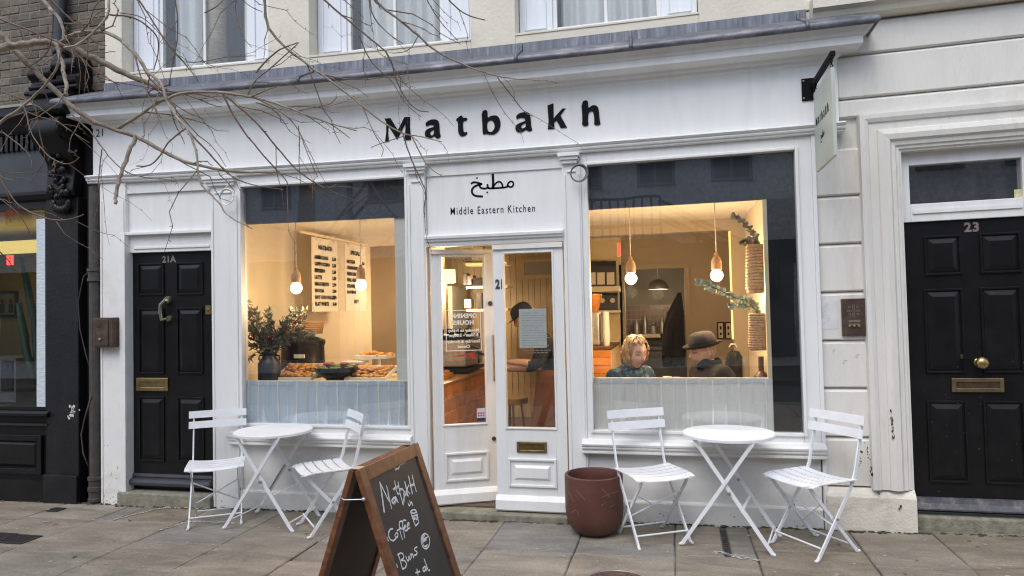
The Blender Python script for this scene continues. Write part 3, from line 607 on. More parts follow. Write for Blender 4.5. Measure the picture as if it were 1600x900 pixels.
p0 = at(149.5, 214, .018); text('street_number', '21', .10, p0, (1, 0, 0), (0, 0, 1), 'ink', cafe, bold=.0)
# --- pilasters with their caps
def pilaster(x0, x1, zb, zt=2.80, cap=None, flute=True, m_='white'):
    b = Wp(); b.box(x0, x1, .0, .09, zb, zt)
    if flute:
        for xx in (x0+.012, x1-.028): b.box(xx, xx+.016, -.008, .0, zb+.02, zt-.16)
    p_ = b.build('pilaster', m_, cafe, bevel=.004)
    if cap:
        c0, c1 = cap; b = Wp()
        b.box(c0, c1, -.055, .0, 2.772, 2.799); b.box(c0+.012, c1-.012, -.042, .0, 2.748, 2.772); b.box(c0+.025, c1-.025, -.028, .0, 2.722, 2.748); b.box(x0+.04, x1-.04, -.012, .0, 2.655, 2.668)
        b.build('capital', 'white', p_, bevel=.003)
    return p_
pl = pilaster(-5.06, -4.785, -.08, m_='white_low'); b = Wp()
b.box(-4.84, -4.785, -.012, .0, .02, 2.345); b.build('door_casing', 'white_low', pl, bevel=.003)
pilaster(-3.905, -3.63, -.06, cap=(-3.955, -3.64)); pilaster(-2.085, -1.93, -.03, cap=(-2.095, -1.905)); pilaster(-.815, -.67, .0, cap=(-.838, -.672))
# --- door 21A with its panel above, step
b = Wp(); b.box(-4.785, -3.905, .04, .09, 2.345, 2.80); b.build('overdoor_panel', 'white', cafe)
b = Wp(); b.box(-4.8, -3.905, .0, .04, 2.325, 2.35); b.box(-4.785, -3.905, .045, .09, 2.17, 2.325); b.box(-4.73, -3.95, .036, .045, 2.20, 2.222); b.build('door_head', 'white', cafe, bevel=.003)
b = Wp(); D = .085; zb, zt = dz(.125, D), dz(2.165, D); x0, x1 = -4.77*(S+D)/S-.0, -3.905*(S+D)/S
b.box(x0, x1, D, D+.05, zb, zt); bd = b.build('door', 'black', cafe); bd['label'] = 'black panelled front door numbered 21A'
def door_panels(rects, y, parent):
    for (a, c, e, f) in rects:
        b = Wp(); b.panel(a+.02, c-.02, e+.02, f-.02, y-.001, .014, .035); b.ring(a, c, e, f, y-.012, y, .014); b.build('panel', 'black', parent, bevel=.002)
def PD(px0, py0, px1, py1, y): p = fac(px0, py0, y); q = fac(px1, py1, y); return (p.x, q.x, q.z, p.z)
door_panels([PD(216, 412, 257, 461, D), PD(276, 410.5, 318, 460, D), PD(217, 482, 257.5, 584, D), PD(277, 481, 318, 584.5, D), PD(218, 619, 258, 721, D), PD(278, 620, 320, 722, D)], D, bd)
p = fac(239, 600.5, D); b = Wp()
b.ring(p.x-.165, p.x+.165, p.z-.058, p.z+.058, D-.016, D, .032); b.build('letterbox', 'brass', bd, bevel=.004)
b = Wp(); b.box(p.x-.134, p.x+.134, D-.008, D, p.z-.026, p.z+.026); b.build('letterbox_flap', mat('dark_brass', (.22, .165, .085), .45, .8, var=.3, scale=20), bd)
q = fac(262, 469, D); b = Wp(); b.lathe([(.001, -.03), (.03, -.028), (.036, -.012), (.036, 0)], (q.x+.01, D, q.z), 16, 'y')
q2 = fac(266, 498, D); b.lathe([(.001, -.026), (.024, -.024), (.03, -.012), (.03, 0)], (q2.x-.004, D, q2.z), 16, 'y')
b.tube([(q.x+.005, D-.04, q.z), (q.x-.03, D-.055, q.z-.04), (q.x-.03, D-.055, q.z-.11), (q.x-.02, D-.05, q2.z-.01), (q2.x-.01, D-.04, q2.z)], [.013, .014, .017, .018, .012], 10); b.build('knocker', mat('silvered_brass', (.42, .38, .28), .3, 1.0, var=.3, scale=20), bd, smooth='auto')
q = fac(325, 484, D); b = Wp(); b.box(q.x-.022, q.x+.03, D-.006, D, q.z-.04, q.z+.04); b.lathe([(.001, -.012), (.012, -.011), (.012, 0)], (q.x+.002, D-.006, q.z), 12, 'y'); b.build('lock_plate', 'brass', bd)
q = fac(264, 408.5, D-.002); text('door_number', '21A', .080, (q.x, D-.003, q.z), (1, 0, 0), (0, 0, 1), 'number', bd, align='CENTER', bold=.003, spacing=1.06)
b = Wp(); b.prof([(D, .20), (D-.012, .2), (D-.02, .175), (D-.012, .165), (D-.05, .155), (D-.06, .13), (D-.055, .105), (D, .105)], x0, x1); b.build('weather_bar', mat('grey_black_paint', (.05, .05, .06), .35, var=.2), bd)
b = Wp(); b.box(-4.86, -3.91, -.035, .25, -.10, .055); b.build('door_step', 'step', cafe, bevel=.012)
b = Wp(); b.box(-4.84, -3.91, .10, .25, .055, .11); b.build('threshold', 'black', cafe)
# --- the two shop windows
def shop_window(x0, x1, zs, zt, glx0, glx1, lab):
    b = Wp(); y0, y1 = .012, .085
    b.box(x0, glx0, y0, y1, zs, zt); b.box(glx1, x1, y0, y1, zs, zt); b.box(glx0, glx1, y0, y1, 2.705, zt); b.box(glx0, glx1, y0, y1, zs, .675)
    wf = b.build('shop_window', 'white', cafe, bevel=.004); wf['label'] = lab
    b = Wp()                                            # thin bead round the glass
    b.ring(glx0-.022, glx1+.022, .655, 2.725, -.004, .014, .0225); b.build('bead', 'white', wf, bevel=.004)
    b = Wp(); b.box(glx0, glx1, .045, .051, .67, 2.71); b.build('glass_pane', 'glass', wf)
    return wf
wl = shop_window(-3.63, -2.085, .60, 2.80, -3.61, -2.106, 'left shop window with a warm display behind a blue-grey half curtain')
wr = shop_window(-.67, .972, .60, 2.80, -.622, .86, 'right shop window with two diners behind a pale half curtain')
b = Wp(); b.box(-3.61, -2.106, .075, .10, 2.388, 2.71); b.build('blind_panel', 'darkpanel', wl)
b = Wp(); b.box(-.622, .86, .075, .10, 2.368, 2.71); b.build('blind_panel', 'darkpanel', wr)
b = Wp(); b.box(.668, .86, .075, .10, .67, 2.368); b.build('side_panel', mat('black_window_panel', (.012, .012, .014), .35, var=.2, scale=4), wr)
b = Wp(); b.box(.640, .668, .07, .12, .67, 2.368); b.build('inner_post', 'shelf', wr)
b = Wp(); b.box(-2.235, -2.106, .09, .16, .67, 2.388); b.build('inner_post', mat('pale_grey_post', (.86, .85, .78), .6, var=.04), wl)
for (x0, x1, zz) in ((-3.725, -2.07, .585), (-.706, .992, .588)):
    b = Wp(); b.prof([(.06, zz-.085), (-.035, zz-.085), (-.042, zz-.078), (-.042, zz-.064), (-.036, zz-.058), (-.036, zz-.05), (-.05, zz-.046), (-.053, zz-.036), (-.048, zz-.028), (-.06, zz-.022), (-.064, zz-.008), (-.05, zz+.012), (.012, zz+.022), (.06, zz+.022)], x0, x1)
    b.build('window_sill', 'white_low', cafe)
for (x0, x1, xr, zp) in ((-3.63, -2.085, -3.7, .105), (-.67, .965, -.69, .15)):
    b = Wp(); b.box(xr+.07 if xr < -3 else x0, x1, .03, .12, zp-.02, .505); b.build('stall_riser', 'white_low', cafe)
    b = Wp(); b.prof([(.12, -.12), (.008, -.12), (.008, zp-.012), (.014, zp), (.03, zp+.005), (.12, zp+.005)], x0 if xr < -3 else x0-.0, x1); b.build('skirting', 'white_low', cafe)
b = Wp(); b.box(-2.94, -2.925, .024, .03, .12, .5); b.build('joint_strip', 'white_low', cafe)
b = Wp(); b.box(.86+.112, .998, .0, .09, .0, 2.80); b.build('corner_post', 'white', cafe, bevel=.004)
# --- pair of glazed doors
b = Wp(); b.prof([(.09, 2.125), (.0, 2.125), (-.004, 2.14), (-.004, 2.16), (-.02, 2.165), (-.022, 2.18), (-.034, 2.186), (-.036, 2.205), (-.01, 2.216), (.09, 2.216)], -1.93, -.815); b.build('door_head', 'white', cafe)
def leaf(w_, zb, zt, ztp, name, labels, xf, lower, weather=True):
    st = .085; b = MB(True, xf); zg0, zg1 = .682, 2.05
    b.ring(0, w_, zb, zt, 0, .045, (st, st, zg0-zb, zt-zg1)); dr = b.build('door', 'white', cafe, bevel=.003); dr['label'] = labels
    b = MB(True, xf); b.ring(st-.012, w_-st+.012, zg0-.012, zg1+.01, -.008, .004, .014); b.build('glazing_bead', 'white', dr, bevel=.003)
    b = MB(True, xf); b.box(st-.005, w_-st+.005, .02, .026, zg0, zg1); b.build('glass_pane', 'glass', dr)
    x0, x1, z0, z1 = lower; b = MB(True, xf)
    b.ring(x0, x1, z0, z1, -.014, .002, .018); b.panel(x0+.045, x1-.045, z0+.05, z1-.05, .001, .015, .022); b.build('panel', 'white', dr, bevel=.003)
    b = MB(True, xf); b.prof([(0, zb+.115), (-.012, zb+.112), (-.035, zb+.08), (-.04, zb+.012), (-.03, zb), (0, zb)], -.008, w_+.004); b.build('weather_board', 'white', dr)
    b = MB(True, xf); b.box(0, w_, -.018, 0, zt-.03, zt+.004); b.build('top_bar', 'white', dr)
    return dr
rx0 = -1.382
rf = lambda v: Vector((rx0+v.x, .012+v.y, v.z))
dR = leaf(.556, .045, 2.112, 2.112, 'door', 'right leaf of the white cafe door with a paper notice', rf, (.09, .47, .225, .445))
an = R(25); lf_ = lambda v: Vector((-1.905+v.x*math.cos(an)-v.y*math.sin(an), .03+v.x*math.sin(an)+v.y*math.cos(an), v.z))
dL = leaf(.515, .05, 2.10, 2.10, 'door', 'left leaf of the white cafe door standing ajar', lf_, (.085, .44, .225, .455))
b = MB(True, rf)                                         # letterbox of the right leaf
lb = fac(831, 698.5, .012); lx = lb.x-rx0; b.ring(lx-.118, lx+.118, lb.z-.042, lb.z+.042, -.012, 0, .02); b.build('letterbox', mat('dull_brass', (.30, .205, .10), .4, .9, var=.3, scale=18), dR, bevel=.003)
b = MB(True, rf); b.box(lx-.098, lx+.098, -.006, 0, lb.z-.022, lb.z+.022); b.build('letterbox_flap', mat('worn_dark_brass', (.16, .105, .05), .5, .8, var=.4, scale=30), dR)
b = MB(True, rf); nx = fac(851, 600, .012)
pr = [fac(809, 483, .0), fac(851, 482, .0), fac(853, 543.5, .0), fac(810, 544.5, .0)]
b.add([(p.x-rx0, .029, p.z) for p in pr]+[(p.x-rx0, .0305, p.z) for p in pr], [(0, 1, 2, 3), (7, 6, 5, 4), (0, 1, 5, 4), (1, 2, 6, 5), (2, 3, 7, 6), (3, 0, 4, 7)]); notice = b.build('paper_notice', 'paper', dR)
b = MB(True, rf)
for i in range(17):
    z = pr[0].z-.035-i*.0195; x_ = pr[0].x-rx0+.02; wln = rnd.uniform(.16, .215) if i % 6 else .12
    xx = x_
    while xx < x_+wln:
        q_ = rnd.uniform(.012, .035); b.add([(xx, .0275, z), (xx+q_, .0275, z), (xx+q_, .0275, z+.005), (xx, .0275, z+.005)], [(0, 1, 2, 3)]); xx += q_+.006
b.build('notice_print', 'graff', dR)
q = fac(780.5, 450.5, .0); V, F = text2d('21', .098, 1.0, 'CENTER', .005); V = [Vector((p.x*.72, p.y, 0)) for p in V]; b = MB(True, rf); b.add([(q.x-rx0+p.x, -.003, q.z+p.y) for p in V], F)
b.build('door_number', mat('dark_number', (.06, .055, .05), .5), dR)
b = MB(True, lf_)                                        # brass plate and locks on the open leaf's edge
b.box(.495, .513, -.012, 0, 1.02, 1.40); b.build('finger_plate', 'brass', dL)
b = MB(True, lf_); b.lathe([(.001, -.012), (.018, -.01), (.02, 0)], (.482, 0, 1.66), 12, 'y'); b.lathe([(.001, -.012), (.016, -.01), (.018, 0)], (.488, 0, .55), 12, 'y'); b.build('lock', 'iron', dL)
# opening hours on the inside of the open leaf's glass (so it reads backwards from the street), bird sticker, card sticker
def decal(body, cx3, cz, size, mats, nm, mirror=True, bold=0):
    V, F = text2d(body, size, 1.05, 'CENTER', bold); b = MB(True, lf_); sg_ = -1 if mirror else 1
    b.add([(cx3+sg_*p.x, .0185, cz+p.y) for p in V], F); return b.build(nm, mats, dL)
ox, W_ = .255, 'decalwhite'; M[W_] = mat('white_window_decal', (.82, .82, .80), .6, var=.02)
b = MB(True, lf_); b.ring(.115, .405, 1.275, 1.61, .018, .019, .006); b.build('decal_frame', W_, dL)
for body, z, s_, bo in (('OPENING', 1.545, .050, .002), ('HOURS', 1.490, .050, .002), ('Monday to Friday', 1.432, .034, .001), ('8:30am - 5:00pm', 1.392, .034, .001), ('Saturday & Sunday', 1.342, .034, .001), ('Closed', 1.300, .034, .001)):
    decal(body, ox+.005, z, s_, W_, 'opening_hours_lettering', True, bo)
M['red'] = mat('red_sticker', (.62, .03, .03), .5)
b = MB(True, lf_); A_ = lambda P: b.add([(x, .0185, z) for x, z in P], [tuple(range(len(P)))])
A_([(.27, 1.243), (.335, 1.262), (.345, 1.25), (.31, 1.236)]); A_([(.30, 1.24), (.335, 1.205), (.355, 1.21), (.33, 1.24)]); A_([(.15, 1.232), (.26, 1.245), (.27, 1.24), (.26, 1.228)])
b.build('bird_sticker', 'red', dL)
b = MB(True, lf_); b.box(.355, .425, .016, .019, .695, .80); b.build('card_sticker', 'sticker', dL)
b = MB(True, lf_); b.box(.3555, .4245, .0145, .0158, .696, .722); b.build('sticker_band', mat('dark_blue_band', (.03, .03, .09), .5), dL)
b = MB(True, lf_)
for i in range(3):
    for j in range(2): b.box(.363+i*.02, .376+i*.02, .0145, .0158, .735+j*.02, .747+j*.02)
b.build('card_logo', mat('card_marks', (.4, .05, .08), .5), dL)
b = Wp(); b.box(-1.93, -.82, -.085, .35, -.12, .035); b.build('door_step', 'step', cafe, bevel=.01)
b = Wp(); b.box(-1.92, -1.39, .07, .35, .035, .047); b.build('door_mat', mat('brown_mat', (.10, .075, .055), .95, var=.3, scale=60, bump=.5, bscale=120), cafe)
# opposite-facing return of the shop front beside the stucco pier
b = Wp(); b.box(.998, FR, .03, .06, 2.86, 3.30); b.build('fascia_end', 'white', cafe)

b = MB(True)
for (x0, x1, z0, z1, n_, y) in ((-5.05, -4.85, -.05, .12, 34, -.0015), (-5.05, -4.85, .12, .5, 10, -.0015), (-3.89, -3.66, -.04, .08, 14, -.0015), (-3.4, -2.2, -.06, .1, 26, .0065), (-.6, .9, .0, .12, 30, .0065), (-2.07, -1.95, .0, .15, 10, -.0015), (-.8, -.69, .0, .2, 10, -.0015)):
    for k in range(n_):
        cx8 = rnd.uniform(x0, x1); cz8 = z0+(z1-z0)*rnd.random()**1.6; s_ = rnd.uniform(.002, .008)
        b.add([(cx8+s_*math.cos(j*1.05)*rnd.uniform(.4, 1.4), y, cz8+s_*math.sin(j*1.05)*rnd.uniform(.4, 1.2)) for j in range(6)], [tuple(range(6))])
o = b.build('paint_chip', mat('bare_chip', (.30, .27, .23), .8, var=.3, scale=40), cafe); o['kind'] = 'stuff'
# ================================================================== NUMBER 23 (stucco house on the right)
h23 = thing('stucco_house', 'cream stucco house with channelled courses and black door numbered 23', 'building', (3, 0, 0))
ZC = [.30, .648, .992, 1.329, 1.672, 2.014, 2.357, 2.70, 3.044, 3.354, 3.60]
FY = .04
def course(x0, x1, z0, z1, e=.024):
    b = MB(True); y0 = FY; y1 = .35
    b.prof([(y1, z0+.004), (y0+e, z0+.004), (y0, z0+e*.6), (y0, z1-e), (y0+e, z1-.004), (y1, z1-.004)], x0, x1); return b.build('stone_course', 'stucco', h23)
for i in range(len(ZC)-1):
    if ZC[i+1] <= 2.9: course(1.002, 1.285, ZC[i], ZC[i+1])
    else: course(1.168 if i > 6 else 1.002, 5.4, max(ZC[i], 2.905), ZC[i+1])
    if ZC[i+1] <= 2.9: course(2.60, 5.4, ZC[i], ZC[i+1])
b = MB(True); b.box(1.0, 1.29, .075, .38, .0, 2.9); b.box(1.165, 5.4, .075, .38, 2.9, 6.2); b.box(2.6, 5.4, .075, .38, 0, 2.9); b.build('wall', 'stucco', h23)
b = MB(True); b.prof([(.06, 3.60), (-.02, 3.605), (-.035, 3.62), (-.05, 3.655), (-.085, 3.675), (-.085, 3.75), (.06, 3.78)], 1.0, 5.4); b.build('string_course', 'cream', h23)
b = MB(True); b.box(1.161, 5.4, .05, .2, 3.78, 6.2); b.build('upper_wall', 'cream', h23)
b = MB(True); b.prof([(.2, -.1), (-.012, -.1), (-.012, .245), (.0, .268), (.03, .30), (.2, .30)], .985, 1.555); b.build('plinth', 'stucco_base', h23, bevel=.006)
b = MB(True); b.prof([(.2, -.1), (-.012, -.1), (-.012, .245), (.0, .268), (.03, .30), (.2, .30)], 2.42, 5.4); b.build('plinth', 'stucco_base', h23, bevel=.006)
# moulded door surround: left jamb, head, right jamb
JP = [(1.285, .2), (1.285, -.02), (1.315, -.02), (1.34, -.01), (1.345, .0), (1.395, .0), (1.40, -.012), (1.435, -.024), (1.47, -.018), (1.485, .0), (1.51, .004), (1.517, .016), (1.535, .018), (1.54, .03), (1.553, .032), (1.556, .2)]
def surround_loop(o, y):                                # one profile point swept up the left jamb, across the head, down the right jamb
    return [(1.556-o, y, .30), (1.556-o, y, 2.634+o), (2.35+o, y, 2.634+o), (2.35+o, y, .30)]
b = MB(True); LP = [surround_loop(1.556-x, y) for x, y in JP]; n_ = len(LP); b.add([p for L_ in LP for p in L_], [(i*4+k, i*4+k+1, (i+1)*4+k+1, (i+1)*4+k) for i in range(n_-1) for k in range(3)]); b.build('door_surround', 'stucco', h23)
# door, fanlight, transom
D = .12; K = (S+D)/S; X0, X1 = 1.52, 2.36
b = MB(True); b.ring(X0-.02, X1+.02, dz(2.135, D), 2.66, D-.02, D+.06, (dp(1.583, D)-X0+.02, .07, dz(2.258, D)-dz(2.135, D), 2.66-dz(2.525, D))); fl = b.build('fanlight', 'white', h23, bevel=.004)
b = MB(True); b.box(dp(1.595, D), X1-.06, D-.03, D-.02, dz(2.19, D), dz(2.215, D)); b.build('transom_moulding', 'white', fl)
b = MB(True); b.box(dp(1.58, D), X1-.05, D+.01, D+.015, dz(2.25, D), dz(2.53, D)); b.build('glass_pane', 'glass', fl)
b = MB(True); grid(b, 40, 3, lambda u, v: (1.6+u*.85, D+.14+.02*math.sin(u*30+v*2), 2.2+v*.5)); b.build('net_curtain', mat('dark_net', (.055, .058, .068), .8, var=.4, scale=5), fl, smooth=True)
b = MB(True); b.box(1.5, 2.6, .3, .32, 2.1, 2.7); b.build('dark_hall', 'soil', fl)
p = fac(1588, 305, D); b = MB(True); b.box(p.x-.01, p.x+.1, D+.004, D+.008, p.z-.045, p.z+.04); b.build('yellow_notice', 'yellowcard', fl)
b = MB(True); zb, zt = dz(.165, D), dz(2.135, D); b.box(X0, X1, D, D+.05, zb, zt); d23 = b.build('door', 'black', h23); d23['label'] = 'black panelled front door numbered 23'
def P23(a, c, e, f): return (dp(a, D), dp(c, D), dz(e, D), dz(f, D))
door_panels([P23(1.66, 1.885, 1.765, 2.035), P23(1.995, 2.235, 1.765, 2.035), P23(1.645, 1.882, 1.10, 1.672), P23(1.985, 2.225, 1.10, 1.672), P23(1.638, 1.878, .365, .915), P23(1.975, 2.215, .365, .915)], D, d23)
p = fac(1526.5, 601.5, D); b = MB(True); b.ring(p.x-.158, p.x+.158, p.z-.048, p.z+.048, D-.016, D, .026); b.build('letterbox', mat('old_brass', (.27, .20, .115), .42, .9, var=.3, scale=18), d23, bevel=.003)
b = MB(True); b.box(p.x-.132, p.x+.132, D-.008, D, p.z-.024, p.z+.024); b.build('letterbox_flap', mat('old_dark_brass', (.12, .085, .05), .5, .8, var=.4, scale=30), d23)
p = fac(1528, 566, D); b = MB(True); b.lathe([(.03, 0), (.03, -.012), (.016, -.02), (.016, -.04), (.034, -.052), (.043, -.066), (.04, -.082), (.026, -.094), (.001, -.097)], (p.x, D, p.z), 8, 'y'); b.build('door_knob', 'brass', d23, smooth='auto')
p = fac(1504, 557, D); b = MB(True); b.lathe([(.001, -.008), (.016, -.007), (.018, 0)], (p.x, D, p.z), 14, 'y'); b.build('keyhole', 'iron', d23)
p = fac(1518.5, 363, D); text('door_number', '23', .088, (p.x, D-.003, p.z), (1, 0, 0), (0, 0, 1), mat('worn_number', (.20, .16, .145), .5, var=.2, scale=30), d23, align='CENTER', bold=.0035, spacing=1.12)
b = MB(True); b.prof([(D, .235), (D-.02, .232), (D-.03, .20), (D-.05, .165), (D-.048, .155), (D, .155)], X0, X1); b.build('weather_bar', mat('flaking_grey_paint', (.07, .072, .085), .5, var=.3, scale=14, dirt=(.33, .28, .22), dscale=12, damt=.7), d23)
b = MB(True); b.box(1.50, 2.45, .05, .5, -.1, .118); b.build('door_step', 'step', h23, bevel=.012)
b = MB(True)
for k in range(30):                                      # scuffs and specks on the old black door
    px, py = ((rnd.gauss(1540, 22), rnd.gauss(690, 45)) if k % 2 else (rnd.uniform(1440, 1598), rnd.uniform(560, 770))); q = fac(px, py, D); s_ = rnd.uniform(.0012, .0036); a0 = rnd.uniform(0, 6)
    b.add([(q.x+s_*1.6*math.cos(a0+j*1.05)*rnd.uniform(.4, 1.4), D-.016, q.z+s_*math.sin(a0+j*1.05)*rnd.uniform(.4, 1.4)) for j in range(6)], [tuple(range(6))])
o = b.build('paint_speck', mat('dull_speck', (.13, .125, .12), .7), d23); o['kind'] = 'stuff'
# flaked paint streaks on the pier
b = MB(True)
for (pts, n_) in (([(1352, 690), (1358, 715), (1362, 745)], 20), ([(1346, 700), (1344, 728)], 9), ([(1393, 650), (1396, 685)], 26), ([(1289, 705), (1286, 735), (1286, 790), (1285, 815)], 34), ([(1408, 790), (1404, 800)], 6), ([(1391, 640), (1392, 645)], 5), ([(1372, 772), (1371, 768)], 4)):
    for k in range(n_):
        t = rnd.random()*(len(pts)-1); i = int(t); f_ = t-i; px = pts[i][0]*(1-f_)+pts[i+1][0]*f_+rnd.uniform(-2.0, 2.0); py = pts[i][1]*(1-f_)+pts[i+1][1]*f_
        q = fac(px, py, FY-.0015 if px < 1340 else -.0265); s_ = rnd.uniform(.0025, .007)
        if px > 1340 and not 1385 < px < 1400: q = fac(px, py, FY-.0015 if px < 1342 else -.022)
        a0 = rnd.uniform(0, 6)
        b.add([(q.x+s_*math.cos(a0+j*1.05)*rnd.uniform(.5, 1.2), q.y, q.z+s_*1.5*math.sin(a0+j*1.05)*rnd.uniform(.5, 1.4)) for j in range(6)], [tuple(range(6))])
b.build('flaked_paint', 'blackspot', h23)['kind'] = 'stuff'
b = MB(True); q = fac(1297, 493, FY-.0015); b.box(q.x-.062, q.x+.05, FY-.002, FY-.0005, q.z-.095, q.z+.105); b.build('torn_sticker', mat('torn_poster', (.66, .67, .68), .6, var=.08, scale=12, dirt=(.5, .47, .41), dscale=9, damt=.9), h23)
b = MB(True)
for (px, py, s_) in ((1292, 485, .014), (1296, 499, .011), (1289, 505, .008), (1303, 548, .009), (1320, 565, .012), (1340, 556, .012)):
    q = fac(px, py, FY-.0025); P = [(q.x+s_*math.cos(k*.9)*(1+.3*math.sin(k*2.1)), FY-.0028, q.z+s_*.9*math.sin(k*.9+.4)) for k in range(9)]; ribbon(b, P[:6], .004, (0, 1, 0))
b.build('scribble', 'graff', h23)

# ================================================================== BLACK SHOP ON THE LEFT
nb = thing('black_shop', 'old brick building with a black painted shopfront beside the white cafe', 'building', (-6.5, 0, 0))
b = MB(); b.box(-9.5, -5.055, .075, .4, 3.60, 6.2); b.build('wall', 'mortar', nb)
bk = bpy.data.meshes.new('brick'); bm = bmesh.new(); bmesh.ops.create_cube(bm, size=1)
for v in bm.verts: v.co = Vector((v.co.x*.215, v.co.y*.06, v.co.z*.066))
bmesh.ops.bevel(bm, geom=bm.edges[:], offset=.004, segments=1, affect='EDGES'); bm.to_mesh(bk); bm.free(); bk.materials.append(M['brick'])
r_ = 0
z = 3.66
while z < 4.75:
    x = -7.05+(.0 if r_ % 2 else .112)
    while x < -5.06:
        wdt = .215
        if x+wdt > -5.06: wdt = max(.06, -5.06-x)
        o = bpy.data.objects.new('brick', bk); COL.objects.link(o); o.parent = nb
        o.location = Vector((x+wdt/2, .099+rnd.uniform(-.003, .003), z))-nb.location; o.scale = (wdt/.215*.985, 1, rnd.uniform(.95, 1.0)); o.rotation_euler = (rnd.uniform(-.01, .01), rnd.uniform(-.012, .012), rnd.uniform(-.01, .01)); x += .226
    z += .0765; r_ += 1
b = MB(); b.prof([(.3, 3.575), (-.10, 3.575), (-.10, 3.60), (.02, 3.63), (.3, 3.64)], -9.5, -5.6); b.build('ledge', mat('grey_green_ledge', (.30, .30, .25), .8, var=.2, scale=8), nb)
b = MB(); b.prof([(.3, 3.34), (-.015, 3.34), (-.03, 3.36), (-.06, 3.44), (-.09, 3.50), (-.09, 3.572), (.3, 3.572)], -9.5, -5.56); b.build('cornice', 'black', nb)
b = MB(); b.box(-9.5, -5.56, .02, .3, 2.70, 3.34)
b.build('fascia', mat('blue_black_board', (.03, .033, .042), .4, var=.3, scale=4, dirt=(.06, .06, .065), dscale=3, damt=.5), nb)
for i in range(22):
    x = -6.9+i*.06; b = MB(); b.box(x, x+.032, -.012, .0195, 3.19, 3.335); b.build('dentil', 'black', nb)
b = MB(); b.prof([(.02, 2.70), (-.02, 2.72), (-.03, 2.76), (-.01, 2.78), (.02, 2.80)], -9.5, -5.56); b.build('fascia_moulding', 'black', nb)
b = MB(); b.box(-5.66, -5.30, .0, .3, -.1, 2.72); b.box(-5.665, -5.295, -.03, .0, -.1, .18); b.build('pilaster', 'black_dull', nb, bevel=.006)
b = MB(); b.box(-5.299, -5.065, .10, .3, -.1, 2.72); b.box(-5.56, -5.065, .10, .3, 2.72, 3.60); b.build('recess', mat('dark_recess', (.012, .011, .011), .8, var=.4, scale=6), nb)  # back of the recess in an almost black colour
# carved console bracket on the pilaster head
cx0, cx1 = -5.60, -5.30
PR = [(.05, 2.72), (-.03, 2.72), (-.06, 2.76), (-.05, 2.84), (-.035, 2.95), (-.05, 3.05), (-.12, 3.12), (-.2, 3.2), (-.235, 3.3), (-.21, 3.4), (-.13, 3.44), (.05, 3.44)]
PR = [(p.x, p.y) for p in chaikin([Vector((y, z, 0)) for y, z in PR], True, 2)]
b = MB(); b.prof(PR, cx0, cx1, 1); con = b.build('console_bracket', 'black', nb, smooth='auto', bevel=.006)
b = MB()
for sx in (cx0-.012, cx1-.012): b.lathe([(.001, 0), (.05, .0), (.06, .012), (.085, .012), (.095, .0), (.095, .024)], (sx, -.13, 3.30), 22, 'x'); b.lathe([(.001, .03), (.02, .028), (.026, .0)], (sx, -.13, 3.30), 14, 'x')
b.build('scroll', 'black', con, smooth='auto')
b = MB()
for i in range(30):
    t = i/29; z = 2.70+.40*t+rnd.uniform(-.02, .02); x = (cx0+cx1)/2+rnd.uniform(-.1, .1)*(1-.3*t); b.ball((x, -.055-.03*t+rnd.uniform(-.01, .01), z), rnd.uniform(.018, .034), 8, 5, (1, .8, 1.2))
for i in range(9):
    a = math.pi*(i/8)-math.pi; b.ball(((cx0+cx1)/2+.085*math.cos(a), -.035, 2.66+.06*math.sin(a)), .03, 8, 5, (1, .7, 1.3))
for i in range(7): b.ball((cx0+.03+i*.04, -.16, 3.36-.0*i), .022, 8, 5, (1, 1, 1.6))
b.build('carved_leaves', 'black', con, smooth=True)
b = MB(); b.prof([(.05, 3.44), (-.18, 3.44), (-.22, 3.47), (-.22, 3.51), (-.16, 3.53), (-.15, 3.60), (-.19, 3.63), (-.19, 3.66), (.05, 3.72)], cx0-.04, cx1+.06); b.build('bracket_cap', 'black', nb, bevel=.006)
b = MB()                                                 # upper scroll blocks above the cornice
for (c0, c1, zb3, zt3, dd) in ((-5.46, -5.2, 3.72, 4.0, 0), (-5.74, -5.50, 3.70, 3.93, .02)):
    h = zt3-zb3; Q = [(.08, 0), (-.10+dd, 0), (-.13+dd, h*.08), (-.13+dd, h*.2), (-.08, h*.25), (-.075, h*.42), (-.12+dd, h*.5), (-.145+dd, h*.66), (-.125+dd, h*.84), (-.06, h*.96), (.08, h)]
    Q = [(p.x, p.y) for p in chaikin([Vector((y, z, 0)) for y, z in Q], True, 1)]
    b.prof([(y, zb3+z) for y, z in Q], c0, c1, 1)
    for sx in (c0-.008, c1-.006): b.lathe([(.001, 0), (.03, 0), (.036, .008), (.05, .008), (.056, 0), (.056, .014)], (sx, -.07+dd*.5, zb3+h*.68), 16, 'x')
    b.prof([(.08, zb3-.05), (-.12, zb3-.05), (-.14, zb3-.03), (-.12, zb3-.002), (.08, zb3-.002)], c0-.02, c1+.02, 1)
b.build('corbel', 'black', nb, smooth='auto', bevel=.004)
b = MB(); b.tube([(-5.49, .0, 3.98), (-5.49, .0, 6.1)], .055, 14); b.lathe([(.062, 4.05), (.07, 4.06), (.07, 4.1), (.062, 4.11)], (-5.49, 0, 0), 14); b.build('upper_pipe', mat('navy_pipe', (.016, .018, .032), .4, var=.2), nb, smooth='auto')
b = MB(); b.ring(-9.3, -5.66, .76, 2.70, .02, .3, (.08, .03, .03, .06)); b.build('window_frame', 'black', nb)
b = MB(); b.vprof([(-5.80, .03), (-5.69, .02), (-5.69, .05), (-5.80, .06)], .79, 2.54); wfr = b.build('window_jamb', mat('pale_flaking_paint', (.56, .62, .66), .6, var=.08, scale=5, stretch=(1, 1, 5), bump=.5, bscale=14, dirt=(.38, .43, .47), dscale=5, damt=.7), nb)
